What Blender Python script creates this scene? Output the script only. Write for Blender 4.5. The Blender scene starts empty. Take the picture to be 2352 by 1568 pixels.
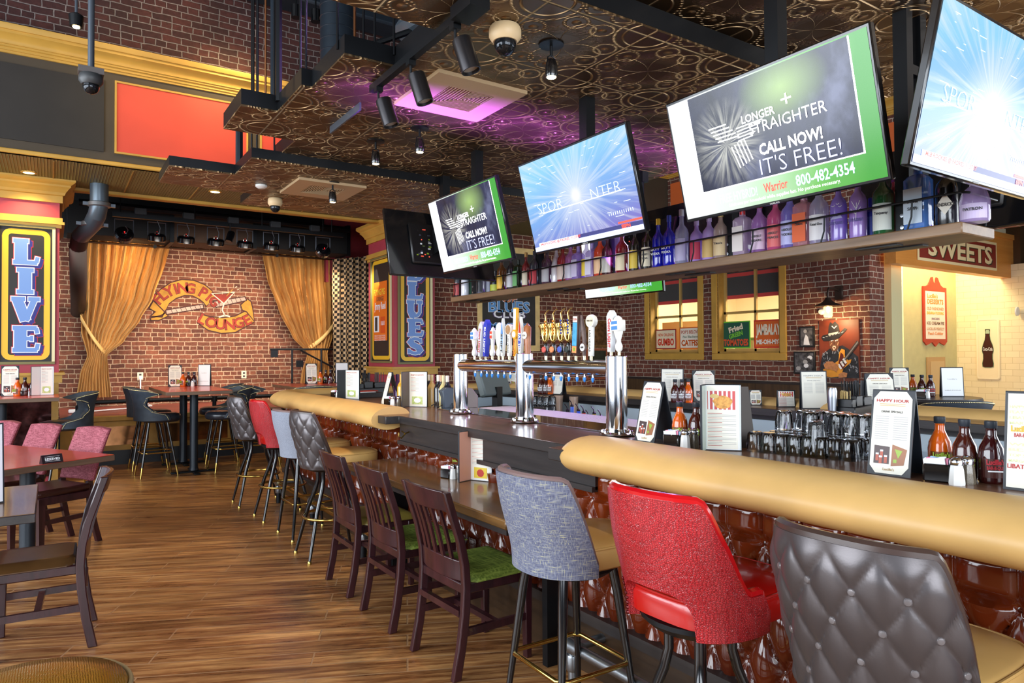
import bpy, bmesh, math, random
from math import sin, cos, pi, radians, sqrt, exp, atan2
from mathutils import Vector, Matrix

scene = bpy.context.scene
COL = scene.collection
random.seed(7)

# ---------------------------------------------------------------- camera
F_PX, CAM_H = 1586.6, 1.5
_yaw, _pitch, _roll = radians(33.68), radians(1.026), radians(-0.321)
_fw = Vector((sin(_yaw) * cos(_pitch), cos(_yaw) * cos(_pitch), sin(_pitch)))
_rt = Vector((cos(_yaw), -sin(_yaw), 0))
_up = _rt.cross(_fw)
R2 = _rt * cos(_roll) + _up * sin(_roll)
U2 = -_rt * sin(_roll) + _up * cos(_roll)
CAM = Vector((0, 0, CAM_H))
cd = bpy.data.cameras.new('camera')
cd.sensor_width = 36.0
cd.lens = 36.0 * F_PX / 2352.0
cd.clip_start, cd.clip_end = 0.05, 100
cam = bpy.data.objects.new('camera', cd)
COL.objects.link(cam)
cam.matrix_world = Matrix(((R2.x, U2.x, -_fw.x, 0), (R2.y, U2.y, -_fw.y, 0), (R2.z, U2.z, -_fw.z, CAM_H), (0, 0, 0, 1)))
scene.camera = cam


def hit(px, py, axis, val):
    d = _fw * F_PX + R2 * (px - 1176) - U2 * (py - 784)
    i = 'xyz'.index(axis)
    return CAM + d * ((val - CAM[i]) / d[i])


# ---------------------------------------------------------------- world, view, main lights
vs = scene.view_settings
vs.view_transform, vs.look, vs.gamma, vs.exposure = 'Standard', 'None', 1.0, 0.62
vs.use_curve_mapping = False
scene.cycles.max_bounces = 8
scene.cycles.transparent_max_bounces = 12
scene.cycles.sample_clamp_indirect = 4.0
scene.cycles.caustics_reflective = False
scene.cycles.caustics_refractive = False
w = bpy.data.worlds.new('daylight')
scene.world = w
w.use_nodes = True
w.node_tree.nodes['Background'].inputs[0].default_value = (0.72, 0.82, 1.0, 1)
w.node_tree.nodes['Background'].inputs[1].default_value = 0.6


def light(kind, name, loc, target, power, color, size=None, size_y=None, spot=None, blend=0.5, radius=0.05, spread=None):
    L = bpy.data.lights.new(name, kind)
    L.energy, L.color = power, color
    if kind == 'AREA':
        L.shape, L.size, L.size_y = 'RECTANGLE', size, size_y or size
    else:
        L.shadow_soft_size = radius
    if kind == 'SPOT':
        L.spot_size, L.spot_blend = radians(spot), blend
    o = bpy.data.objects.new(name, L)
    COL.objects.link(o)
    o.location = loc
    if target is not None:
        o.rotation_euler = (Vector(target) - Vector(loc)).to_track_quat('-Z', 'Y').to_euler()
    if spread:
        L.spread = radians(spread)
    return o


DAY = (0.86, 0.93, 1.0)
WARM = (1.0, 0.72, 0.42)
# daylight through the shopfront windows beside and behind the camera, then other area lights
light('AREA', 'window_daylight_side', (-4.9, 4.2, 2.3), (2, 4.6, 1.2), 520, DAY, 9.0, 3.0)
light('AREA', 'window_daylight_rear', (1.0, -3.9, 2.3), (1.8, 3, 1.3), 300, DAY, 6.5, 2.8)
light('AREA', 'window_daylight_high', (-4.8, 4.0, 5.2), (3, 7, 3.6), 60, DAY, 8.0, 1.2)  # added fill area light high up, not a known window
light('AREA', 'window_daylight_far_right', (8.9, -0.5, 2.0), (4.5, 4, 1.4), 130, DAY, 4.5, 2.4)  # cool area light at the far right, without a window there
# warm room light inside the kitchen, dessert counter and over the stage, plus an added stage fill
light('AREA', 'dessert_lamp', (11.6, 5.3, 3.35), (11.6, 5.35, 0), 48, (1, .83, .5), 2.2, 0.7)
light('AREA', 'kitchen_lamp', (10.4, 7.3, 3.3), (10.4, 7.3, 0), 190, (1, .9, .7), 1.2, 3.2)
light('SPOT', 'stage_lamp_curtain', (1.1, 12.25, 3.25), (1.0, 13.2, 2.75), 30, (1, .62, .25), spot=130, blend=1)
light('SPOT', 'stage_lamp_mural', (2.5, 11.6, 3.0), (2.2, 13.3, 2.2), 62, (1, .74, .5), spot=100, blend=.9)
light('SPOT', 'stage_lamp_curtain_far', (4.1, 11.7, 3.0), (4.0, 13.2, 2.1), 48, (1, .74, .46), spot=90, blend=.9)
light('AREA', 'stage_daylight', (2.4, 10.4, 2.75), (2.4, 13.2, 1.3), 50, (1, .93, .85), 4.5, 0.3, spread=110)  # added fill area light facing the stage back wall


# ---------------------------------------------------------------- materials
def lin(c):
    return tuple(((v / 255) / 12.92 if v / 255 <= 0.04045 else ((v / 255 + 0.055) / 1.055) ** 2.4) for v in c) + (1.0,)


class NT:
    """small wrapper to write node trees briefly"""
    def __init__(s, m):
        s.t = m.node_tree
        s.b = s.t.nodes.get('Principled BSDF')

    def n(s, kind, **kw):
        nd = s.t.nodes.new('ShaderNode' + kind)
        for k, v in kw.items():
            if k == 'ins':
                for kk, vv in v.items():
                    if isinstance(vv, bpy.types.NodeSocket):
                        s.t.links.new(vv, nd.inputs[kk])
                    else:
                        nd.inputs[kk].default_value = vv
            else:
                setattr(nd, k, v)
        return nd

    def math(s, op, a, b=None, c=None):
        nd = s.t.nodes.new('ShaderNodeMath')
        nd.operation = op
        for i, v in enumerate((a, b, c)):
            if v is None:
                continue
            if isinstance(v, bpy.types.NodeSocket):
                s.t.links.new(v, nd.inputs[i])
            else:
                nd.inputs[i].default_value = v
        return nd.outputs[0]

    def mix(s, fac, a, b, mode='MIX'):
        nd = s.t.nodes.new('ShaderNodeMix')
        nd.data_type, nd.blend_type = 'RGBA', mode
        for i, v in ((0, fac), (6, a), (7, b)):
            if isinstance(v, bpy.types.NodeSocket):
                s.t.links.new(v, nd.inputs[i])
            else:
                nd.inputs[i].default_value = v
        return nd.outputs[2]

    def ramp(s, fac, stops):
        nd = s.t.nodes.new('ShaderNodeValToRGB')
        s.t.links.new(fac, nd.inputs[0])
        el = nd.color_ramp.elements
        while len(el) < len(stops):
            el.new(0.5)
        for e, (p, c) in zip(el, stops):
            e.position, e.color = p, c
        return nd.outputs[0]

    def link(s, a, b):
        s.t.links.new(a, b)

    def pos(s):
        return s.n('NewGeometry').outputs['Position']

    def obj(s):
        return s.n('TexCoord').outputs['Object']

    def noise(s, vec, scale, detail=3, rough=.5, out=0):
        return s.n('TexNoise', ins={'Vector': vec, 'Scale': scale, 'Detail': detail, 'Roughness': rough}).outputs[out]

    def scaled(s, vec, sx, sy, sz, rz=0):
        return s.n('Mapping', ins={'Vector': vec, 'Scale': (sx, sy, sz), 'Rotation': (0, 0, rz)}).outputs[0]

    def bump(s, h, strength=.3, dist=.01):
        b = s.n('Bump', ins={'Height': h, 'Strength': strength, 'Distance': dist})
        s.link(b.outputs[0], s.b.inputs['Normal'])


MATS = {}


def mat(name, col=(128, 128, 128), rough=.5, metal=0.0, emit=None, es=1.0, trans=0.0, spec=None, coat=0.0, alpha=None, ior=None, vary=0.0, vscale=8.0):
    if name in MATS:
        return MATS[name]
    m = bpy.data.materials.new(name)
    m.use_nodes = True
    b = m.node_tree.nodes['Principled BSDF']
    b.inputs['Base Color'].default_value = lin(col)
    b.inputs['Roughness'].default_value = rough
    b.inputs['Metallic'].default_value = metal
    if emit:
        b.inputs['Emission Color'].default_value = lin(emit)
        b.inputs['Emission Strength'].default_value = es
    if trans:
        b.inputs['Transmission Weight'].default_value = trans
    if spec is not None:
        b.inputs['Specular IOR Level'].default_value = spec
    if coat:
        b.inputs['Coat Weight'].default_value = coat
        b.inputs['Coat Roughness'].default_value = .08
    if ior:
        b.inputs['IOR'].default_value = ior
    if alpha is not None:
        b.inputs['Alpha'].default_value = alpha
    if vary:
        t = NT(m)
        nz = t.noise(t.obj(), vscale, 3)
        dark = tuple(c * (1 - vary) for c in lin(col)[:3]) + (1,)
        lite = tuple(min(1, c * (1 + vary)) for c in lin(col)[:3]) + (1,)
        t.link(t.ramp(nz, [(.3, dark), (.7, lite)]), b.inputs['Base Color'])
    MATS[name] = m
    return m


def brick_mat(name, axis, c1, c2, mortar, seed=0.0, warm=0):
    m = mat(name, c1, .85)
    t = NT(m)
    sep = t.n('SeparateXYZ', ins={0: t.pos()}).outputs
    v = t.n('CombineXYZ', ins={0: sep[axis], 1: sep[2], 2: seed}).outputs[0]
    wob = t.n('TexNoise', ins={'Vector': v, 'Scale': 6.0, 'Detail': 3.0}).outputs['Color']
    off = t.n('VectorMath', operation='SCALE', ins={0: t.n('VectorMath', operation='SUBTRACT', ins={0: wob, 1: (.5, .5, .5)}).outputs[0], 'Scale': .031}).outputs[0]
    v2 = t.n('VectorMath', operation='ADD', ins={0: v, 1: off}).outputs[0]
    br = t.n('TexBrick', ins={'Vector': v2, 'Color1': lin(c1), 'Color2': lin(c2), 'Mortar': lin(mortar), 'Scale': 1.0, 'Mortar Size': .0085,
                              'Mortar Smooth': .5, 'Bias': 0.0, 'Brick Width': .205, 'Row Height': .076})
    br.offset, br.squash, br.squash_frequency = .5, .55, 3
    n1 = t.noise(v, 22, 5, .7)
    n2 = t.noise(v, 2.2, 3)
    dirt = t.ramp(n1, [(.25, (.55, .5, .48, 1)), (.7, (1.15, 1.1, 1.05, 1))])
    big = t.ramp(n2, [(.3, (.8, .8, .8, 1)), (.7, (1.15, 1.12, 1.1, 1))])
    c = t.mix(1.0, t.mix(1.0, br.outputs[0], dirt, 'MULTIPLY'), big, 'MULTIPLY')
    t.link(c, t.b.inputs['Base Color'])
    h = t.math('ADD', t.math('MULTIPLY', br.outputs[1], -1.0), t.math('MULTIPLY', n1, .35))
    t.bump(h, .9, .012)
    return m


def wood_mat(name, c1, c2, rough=.4, axis='y', scale=1.0, coat=.15, bump=.08):
    m = mat(name, c1, rough, coat=coat)
    t = NT(m)
    s = {'x': (1.2, 14, 14), 'y': (14, 1.2, 14), 'z': (14, 14, 1.2)}[axis]
    v = t.scaled(t.obj(), *[k * scale for k in s])
    n1 = t.noise(v, 2.0, 6, .65)
    n2 = t.noise(t.scaled(t.obj(), *[k * scale * .35 for k in s]), 2.0, 3)
    f = t.math('ADD', t.math('MULTIPLY', n1, .6), t.math('MULTIPLY', n2, .4))
    t.link(t.ramp(f, [(.35, lin(c1)), (.65, lin(c2))]), t.b.inputs['Base Color'])
    t.bump(n1, bump, .01)
    return m


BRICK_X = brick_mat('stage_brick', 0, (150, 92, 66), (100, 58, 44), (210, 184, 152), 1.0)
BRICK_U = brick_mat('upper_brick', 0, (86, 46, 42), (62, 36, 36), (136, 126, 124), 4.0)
BRICK_M = brick_mat('mural_brick', 0, (132, 74, 54), (92, 52, 42), (206, 184, 158), 2.0)
BRICK_Y = brick_mat('window_brick', 1, (138, 82, 66), (98, 58, 50), (204, 190, 172), 3.0)

GOLD = mat('gold_paint', (196, 152, 66), .5, vary=.12, vscale=3)
GOLD_D = mat('dark_gold_paint', (168, 130, 58), .55, vary=.15)
GOLD_Y = mat('yellow_gold', (238, 188, 40), .45)
PINK = mat('rose_paint', (168, 60, 74), .55, vary=.06)
RED = mat('red_paint', (205, 52, 46), .5)
REDPANEL = mat('red_panel', (214, 74, 56), .55, vary=.1, vscale=1.5)
BLACK = mat('black_paint', (24, 24, 25), .5)
BLACKM = mat('black_metal', (30, 32, 35), .38, metal=.6)
BLACKG = mat('gloss_black', (14, 15, 18), .16, coat=.6)
PLASTIC = mat('black_plastic', (20, 20, 22), .35)
OLIVE = mat('olive_fascia', (70, 60, 46), .7, vary=.2, vscale=1.2)
DARKW = mat('dark_panel', (46, 42, 38), .75, vary=.15, vscale=2)
SLATE = mat('grey_steel', (96, 104, 114), .35, metal=.5)
DUCT = mat('duct_steel', (38, 48, 58), .45, metal=.4, vary=.15, vscale=4)
DUCTB = mat('duct_tan', (74, 52, 34), .7)
CHROME = mat('chrome', (225, 226, 230), .07, metal=1)
STEEL = mat('brushed_steel', (185, 190, 198), .28, metal=1)
BRASS = mat('brass', (206, 176, 96), .2, metal=1)
NAIL = mat('nailhead', (232, 222, 176), .25, metal=.9)
WHITE = mat('white_paint', (236, 236, 232), .5)
REDV = mat('red_vinyl', (196, 16, 24), .18, coat=.5)
CREAM = mat('cream_paper', (240, 236, 222), .6)
PAPER = mat('white_paper', (244, 246, 248), .55)
INK = mat('dark_ink', (60, 56, 54), .6)
INKG = mat('pale_ink', (176, 174, 172), .6)
INKR = mat('red_ink', (176, 38, 40), .6)
TAN = mat('tan_leather', (220, 176, 108), .42, vary=.08, vscale=5)
t_ = NT(TAN)
t_.bump(t_.noise(t_.obj(), 90, 3), .06, .004)
WOODC = wood_mat('bar_top_wood', (74, 48, 34), (118, 80, 56), .34, 'y', .8, .3)
WOODT = wood_mat('table_wood', (78, 54, 28), (132, 96, 52), .26, 'y', .6, .35)
WOODS = wood_mat('shelf_wood', (106, 80, 56), (146, 114, 82), .45, 'y', .8, .1)
WOODK = wood_mat('dark_bar_wood', (34, 30, 30), (56, 50, 48), .4, 'y', .8, .1)
MAHOG = wood_mat('mahogany', (34, 14, 20), (64, 29, 34), .3, 'z', 1.2, .35)
LAMR = mat('red_laminate', (204, 62, 44), .28, coat=.3, vary=.05)
EDGE = wood_mat('table_edge', (88, 66, 48), (120, 92, 70), .5, 'x', 1, .1)


def floor_mat():
    m = mat('plank_floor', (140, 84, 44), .34, coat=.05)
    t = NT(m)
    v = t.scaled(t.pos(), 1, 1, 1, radians(25))
    br = t.n('TexBrick', ins={'Vector': v, 'Color1': (0, 0, 0, 1), 'Color2': (1, 1, 1, 1), 'Mortar': (.5, .5, .5, 1), 'Scale': 1.0, 'Mortar Size': .0048,
                              'Mortar Smooth': .2, 'Brick Width': 1.25, 'Row Height': .145})
    br.offset = .37
    sep = t.n('SeparateXYZ', ins={0: v}).outputs
    row = t.math('FLOOR', t.math('DIVIDE', sep[1], .145))
    v2 = t.n('CombineXYZ', ins={0: t.math('MULTIPLY', t.math('ADD', sep[0], t.math('MULTIPLY', row, 7.3)), 1.3), 1: t.math('MULTIPLY', sep[1], 16.0), 2: row}).outputs[0]
    g = t.noise(v2, 1.4, 8, .72)
    g2 = t.noise(t.n('CombineXYZ', ins={0: t.math('MULTIPLY', sep[0], .9), 1: t.math('MULTIPLY', sep[1], 4.0), 2: row}).outputs[0], 1.8, 3)
    c = t.ramp(g, [(.3, lin((70, 40, 20))), (.45, lin((142, 92, 52))), (.6, lin((200, 150, 94))), (.78, lin((232, 188, 132)))])
    per = t.ramp(br.outputs[0], [(.0, (.68, .64, .62, 1)), (1, (1.12, 1.1, 1.06, 1))])
    c = t.mix(.75, c, per, 'MULTIPLY')
    blot = t.ramp(g2, [(.35, (.5, .44, .4, 1)), (.58, (1.12, 1.1, 1.06, 1))])
    c = t.mix(.7, c, blot, 'MULTIPLY')
    c = t.mix(br.outputs[1], c, lin((168, 128, 90)))
    t.link(c, t.b.inputs['Base Color'])
    t.link(t.ramp(g, [(.3, (.24, .24, .24, 1)), (.8, (.44, .44, .44, 1))]), t.b.inputs['Roughness'])
    t.bump(t.math('ADD', t.math('MULTIPLY', br.outputs[1], -1.2), t.math('MULTIPLY', g, .5)), .5, .006)
    return m


def tin_mat():
    """stamped tin: beaded rings, four petals and corner ovals in every 0.62 m tile"""
    m = mat('stamped_tin', (120, 92, 64), .34, metal=.85)
    t = NT(m)
    T = .62
    sep = t.n('SeparateXYZ', ins={0: t.pos()}).outputs
    u = t.math('SUBTRACT', t.math('FRACT', t.math('DIVIDE', sep[0], T)), .5)
    v = t.math('SUBTRACT', t.math('FRACT', t.math('DIVIDE', sep[1], T)), .5)
    r = t.math('SQRT', t.math('ADD', t.math('MULTIPLY', u, u), t.math('MULTIPLY', v, v)))
    a = t.math('ARCTAN2', v, u)

    def ring(val, at_, wd):
        return t.math('SUBTRACT', 1.0, t.math('MINIMUM', 1.0, t.math('DIVIDE', t.math('ABSOLUTE', t.math('SUBTRACT', val, at_)), wd)))
    petal = ring(r, t.math('MULTIPLY', t.math('ABSOLUTE', t.math('COSINE', t.math('MULTIPLY', a, 2.0))), .42), .03) 
    petal = t.math('MAXIMUM', ring(t.math('SUBTRACT', r, t.math('MULTIPLY', t.math('ABSOLUTE', t.math('COSINE', t.math('MULTIPLY', a, 2.0))), .4)), 0.0, .022), 0.0)
    au, av = t.math('ABSOLUTE', u), t.math('ABSOLUTE', v)

    def circ(cx, cy, rad, wd, x=au, y=av):
        dx, dy = t.math('SUBTRACT', x, cx), t.math('SUBTRACT', y, cy)
        rr = t.math('SQRT', t.math('ADD', t.math('MULTIPLY', dx, dx), t.math('MULTIPLY', dy, dy)))
        return ring(rr, rad, wd), rr
    c1, rr1 = circ(.37, .13, .095, .018)
    c2, rr2 = circ(.13, .37, .095, .018)
    d1, _ = circ(.37, .13, .0, .04)
    d2, _ = circ(.13, .37, .0, .04)
    arc, _ = circ(.5, .5, .27, .02)
    arc2, _ = circ(.5, .5, .2, .014)
    edge = t.math('MAXIMUM', ring(au, .5, .016), ring(av, .5, .016))
    bead = t.math('ADD', .6, t.math('MULTIPLY', .4, t.math('SINE', t.math('MULTIPLY', t.math('ADD', t.math('ADD', sep[0], sep[1]), t.math('MULTIPLY', a, .12)), 260.0))))
    h = c1
    for k in (c2, arc, petal):
        h = t.math('MAXIMUM', h, k)
    h = t.math('MULTIPLY', h, bead)
    for k in (d1, d2, arc2, edge):
        h = t.math('MAXIMUM', h, k)
    nz = t.noise(t.pos(), 60, 3)
    fill = t.math('MULTIPLY', t.math('MULTIPLY', nz, .5), ring(r, .28, .1))
    h = t.math('ADD', h, fill)
    t.bump(h, 1.0, .02)
    t.link(t.mix(t.math('MINIMUM', h, 1.0), lin((104, 82, 58)), lin((178, 146, 104))), t.b.inputs['Base Color'])
    t.link(t.math('ADD', .3, t.math('MULTIPLY', t.noise(t.pos(), 3, 2), .16)), t.b.inputs['Roughness'])
    return m


FLOORM, TIN = floor_mat(), tin_mat()

# ---------------------------------------------------------------- mesh building
ZV = Vector((0, 0, 1))


def TR(loc=(0, 0, 0), rz=0, rx=0, ry=0, s=1):
    return Matrix.Translation(loc) @ Matrix.Rotation(rz, 4, 'Z') @ Matrix.Rotation(ry, 4, 'Y') @ Matrix.Rotation(rx, 4, 'X') @ Matrix.Scale(s, 4)


TEXT_CACHE = {}


def text_geo(s, bold):
    k = (s, bold)
    if k not in TEXT_CACHE:
        c = bpy.data.curves.new('lettering', 'FONT')
        c.body, c.align_x, c.align_y, c.resolution_u, c.offset = s, 'CENTER', 'CENTER', 2, bold
        o = bpy.data.objects.new('lettering', c)
        COL.objects.link(o)
        me = bpy.data.meshes.new_from_object(o.evaluated_get(bpy.context.evaluated_depsgraph_get()))
        vs_, fs_ = [v.co.copy() for v in me.vertices], [tuple(p.vertices) for p in me.polygons]
        bpy.data.objects.remove(o)
        bpy.data.curves.remove(c)
        bpy.data.meshes.remove(me)
        if vs_:
            x0, x1 = min(v.x for v in vs_), max(v.x for v in vs_)
            y0, y1 = min(v.y for v in vs_), max(v.y for v in vs_)
        else:
            x0, x1, y0, y1 = 0, 1, 0, 1
        TEXT_CACHE[k] = (vs_, fs_, x0, x1, y0, y1)
    return TEXT_CACHE[k]


class MB:
    def __init__(s):
        s.v, s.f, s.mi, s.mats = [], [], [], []

    def add(s, vs_, fs_, m, M=None):
        if m not in s.mats:
            s.mats.append(m)
        i, n = s.mats.index(m), len(s.v)
        s.v += [(M @ Vector(v)) if M else Vector(v) for v in vs_]
        s.f += [tuple(n + k for k in f) for f in fs_]
        s.mi += [i] * len(fs_)
        return s

    def box(s, x0, y0, z0, x1, y1, z1, m, M=None, b=0.0):
        if b <= 0:
            vs_ = [(x, y, z) for z in (z0, z1) for y in (y0, y1) for x in (x0, x1)]
            return s.add(vs_, [(0, 2, 3, 1), (4, 5, 7, 6), (0, 1, 5, 4), (2, 6, 7, 3), (0, 4, 6, 2), (1, 3, 7, 5)], m, M)
        X, Y, Z = (x0, x1), (y0, y1), (z0, z1)
        vs_, idx = [], {}
        for i in (0, 1):
            for j in (0, 1):
                for k in (0, 1):
                    bx, by, bz = (b, -b)[i], (b, -b)[j], (b, -b)[k]
                    for a, p in enumerate(((X[i], Y[j] + by, Z[k] + bz), (X[i] + bx, Y[j], Z[k] + bz), (X[i] + bx, Y[j] + by, Z[k]))):
                        idx[i, j, k, a] = len(vs_)
                        vs_.append(p)
        fs_ = []
        for i in (0, 1):
            fs_.append([idx[i, j, k, 0] for j, k in ((0, 0), (1, 0), (1, 1), (0, 1))])
            fs_.append([idx[j, i, k, 1] for j, k in ((0, 0), (1, 0), (1, 1), (0, 1))])
            fs_.append([idx[j, k, i, 2] for j, k in ((0, 0), (1, 0), (1, 1), (0, 1))])
            for j in (0, 1):
                fs_.append([idx[i, j, 0, 0], idx[i, j, 1, 0], idx[i, j, 1, 1], idx[i, j, 0, 1]])
                fs_.append([idx[i, 0, j, 0], idx[i, 1, j, 0], idx[i, 1, j, 2], idx[i, 0, j, 2]])
                fs_.append([idx[0, i, j, 1], idx[1, i, j, 1], idx[1, i, j, 2], idx[0, i, j, 2]])
                for k in (0, 1):
                    fs_.append([idx[i, j, k, 0], idx[i, j, k, 1], idx[i, j, k, 2]])
        return s.add(vs_, fs_, m, M)

    def lathe(s, prof, m, n=16, M=None, sx=1.0, sy=1.0, sq=0, cap=True):
        """sq > 0 squares the section off"""
        vs_, fs_ = [], []
        for r, z in prof:
            for k in range(n):
                a = 2 * pi * k / n + (pi / n if sq else 0)
                q = 1.0
                if sq:
                    q = 1 / (abs(cos(a)) ** sq + abs(sin(a)) ** sq) ** (1 / sq)
                vs_.append((r * q * cos(a) * sx, r * q * sin(a) * sy, z))
        for i in range(len(prof) - 1):
            for k in range(n):
                k2 = (k + 1) % n
                fs_.append((i * n + k, i * n + k2, (i + 1) * n + k2, (i + 1) * n + k))
        flat_ = not cap or len(prof) == 2 and abs(prof[0][1] - prof[1][1]) < .012 and min(prof[0][0], prof[1][0]) < 1e-4
        if prof[0][0] > 1e-4 and not flat_:
            fs_.append(tuple(range(n))[::-1])
        if prof[-1][0] > 1e-4 and not flat_:
            fs_.append(tuple((len(prof) - 1) * n + k for k in range(n)))
        return s.add(vs_, fs_, m, M)

    def tube(s, path, r, m, n=8, M=None, closed=False):
        P = [Vector(p) for p in path]
        R = r if isinstance(r, (list, tuple)) else [r] * len(P)
        vs_, fs_, prev = [], [], None
        N = len(P)
        for i, p in enumerate(P):
            a = P[(i - 1) % N] if (closed or i > 0) else p
            b = P[(i + 1) % N] if (closed or i < N - 1) else p
            d = (b - a).normalized()
            if prev is None:
                ref = Vector((0, 0, 1)) if abs(d.z) < .9 else Vector((1, 0, 0))
                u = d.cross(ref).normalized()
            else:
                u = (prev - d * prev.dot(d)).normalized()
            prev = u
            w_ = d.cross(u)
            for k in range(n):
                t = 2 * pi * k / n
                vs_.append(p + (u * cos(t) + w_ * sin(t)) * R[i])
        for i in range(N if closed else N - 1):
            j = (i + 1) % N
            for k in range(n):
                k2 = (k + 1) % n
                fs_.append((i * n + k, i * n + k2, j * n + k2, j * n + k))
        if not closed:
            fs_ += [tuple(range(n))[::-1], tuple((N - 1) * n + k for k in range(n))]
        return s.add(vs_, fs_, m, M)

    def prism(s, poly, a, b, m, axis='z', M=None, mcap=None):
        """poly in the two other axes (x,y)/(x,z)/(y,z), extruded a..b along axis"""
        def p3(p, h):
            return {'z': (p[0], p[1], h), 'y': (p[0], h, p[1]), 'x': (h, p[0], p[1])}[axis]
        n = len(poly)
        vs_ = [p3(p, a) for p in poly] + [p3(p, b) for p in poly]
        s.add(vs_, [(i, (i + 1) % n, n + (i + 1) % n, n + i) for i in range(n)], m, M)
        return s.add(vs_, [tuple(range(n))[::-1], tuple(range(n, 2 * n))], mcap or m, M)

    def flat(s, poly, h, m, axis='y', M=None):
        def p3(p):
            return {'z': (p[0], p[1], h), 'y': (p[0], h, p[1]), 'x': (h, p[0], p[1])}[axis]
        return s.add([p3(p) for p in poly], [tuple(range(len(poly)))], m, M)

    def grid(s, fn, nu, nv, m, M=None, wrap=False):
        vs_ = [fn(i / nu, j / nv) for i in range(nu + (0 if wrap else 1)) for j in range(nv + 1)]
        K = nu if wrap else nu + 1
        fs_ = []
        for i in range(nu):
            i2 = (i + 1) % K
            for j in range(nv):
                fs_.append((i * (nv + 1) + j, i2 * (nv + 1) + j, i2 * (nv + 1) + j + 1, i * (nv + 1) + j + 1))
        return s.add(vs_, fs_, m, M)

    def slab(s, fo, fi, nu, nv, m, M=None):
        """closed sheet between two surfaces"""
        W = nv + 1
        vo = [fo(i / nu, j / nv) for i in range(nu + 1) for j in range(W)]
        vi = [fi(i / nu, j / nv) for i in range(nu + 1) for j in range(W)]
        n = len(vo)
        fs_ = []
        for i in range(nu):
            for j in range(nv):
                q = (i * W + j, (i + 1) * W + j, (i + 1) * W + j + 1, i * W + j + 1)
                fs_ += [q, tuple(n + k for k in q[::-1])]
        rim = [i * W for i in range(nu + 1)] + [nu * W + j for j in range(1, W)] + [i * W + nv for i in range(nu - 1, -1, -1)] + [j for j in range(nv - 1, 0, -1)]
        for a in range(len(rim)):
            b = (a + 1) % len(rim)
            fs_.append((rim[a], rim[b], n + rim[b], n + rim[a]))
        return s.add(vo + vi, fs_, m, M)

    def text(s, string, size, m, M, bold=0.0, width=None, warp=None):
        """flat lettering in the XZ plane facing -Y, centred; size = cap height; width fits the line"""
        vs_, fs_, x0, x1, y0, y1 = text_geo(string, bold)
        k = size / .73
        kx = (width / max(x1 - x0, .01)) if width else k
        cx, cy = (x0 + x1) / 2, .36 - .35 + (y0 + y1) / 2 * 1.0
        pts = [((v.x - cx) * kx, (v.y - cy) * k) for v in vs_]
        if warp:
            pts = [warp(*p) for p in pts]
        return s.add([(x, 0, z) for x, z in pts], fs_, m, M)

    def build(s, name, parent=None, bev=None, smooth=38, loc=None):
        me = bpy.data.meshes.new(name)
        me.from_pydata([tuple(v) for v in s.v], [], s.f)
        for m in s.mats:
            me.materials.append(m)
        me.polygons.foreach_set('material_index', s.mi)
        bm = bmesh.new()
        bm.from_mesh(me)
        if smooth:
            bmesh.ops.remove_doubles(bm, verts=bm.verts, dist=1e-5)
        bmesh.ops.recalc_face_normals(bm, faces=bm.faces)
        bm.to_mesh(me)
        bm.free()
        if smooth:
            me.polygons.foreach_set('use_smooth', [True] * len(me.polygons))
            me.set_sharp_from_angle(angle=radians(smooth))
        me.update()
        o = bpy.data.objects.new(name, me)
        COL.objects.link(o)
        if parent:
            o.parent = parent
        if loc:
            o.location = loc
        if bev:
            md = o.modifiers.new('soft_edges', 'BEVEL')
            md.width, md.segments, md.limit_method = bev, 2, 'ANGLE'
        return o


def tag(o, label=None, cat=None, group=None, kind=None):
    for k, v in (('label', label), ('category', cat), ('group', group), ('kind', kind)):
        if v:
            o[k] = v
    return o


def thing(name, label, cat, loc=(0, 0, 0), rz=0, group=None):
    o = bpy.data.objects.new(name, None)
    COL.objects.link(o)
    o.empty_display_size = .1
    o.location, o.rotation_euler = loc, (0, 0, rz)
    return tag(o, label, cat, group)


def struct(mb, name, parent=None, **kw):
    o = mb.build(name, parent, **kw)
    if not parent:
        o['kind'] = 'structure'
    return o


KIDS = {}


def copy_tree(o, parent=None):
    c = o.copy()
    COL.objects.link(c)
    if parent:
        c.parent = parent
    for ch in [k for k in bpy.data.objects if k.parent == o]:
        copy_tree(ch, c)
    return c


def rect(x0, z0, x1, z1):
    return [(x0, z0), (x1, z0), (x1, z1), (x0, z1)]


def stroke(mb, pts, wd, y, m, M=None, closed=False):
    """flat thick line in the XZ plane"""
    P = [Vector((p[0], 0, p[1])) for p in pts]
    N = len(P)
    L, Rr = [], []
    for i, p in enumerate(P):
        a = P[(i - 1) % N] if (closed or i) else None
        b = P[(i + 1) % N] if (closed or i < N - 1) else None
        d1 = (p - a).normalized() if a is not None else None
        d2 = (b - p).normalized() if b is not None else None
        if d1 is None:
            d1 = d2
        if d2 is None:
            d2 = d1
        d = (d1 + d2)
        d = d.normalized() if d.length > 1e-6 else d1
        nrm = Vector((-d.z, 0, d.x))
        n1 = Vector((-d1.z, 0, d1.x))
        k = wd / 2 / max(.5, nrm.dot(n1))
        L.append(p + nrm * k)
        Rr.append(p - nrm * k)
    vs_ = [(q.x, y, q.z) for q in L + Rr]
    fs_ = [(i, (i + 1) % N, N + (i + 1) % N, N + i) for i in range(N if closed else N - 1)]
    mb.add(vs_, fs_, m, M)

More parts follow.
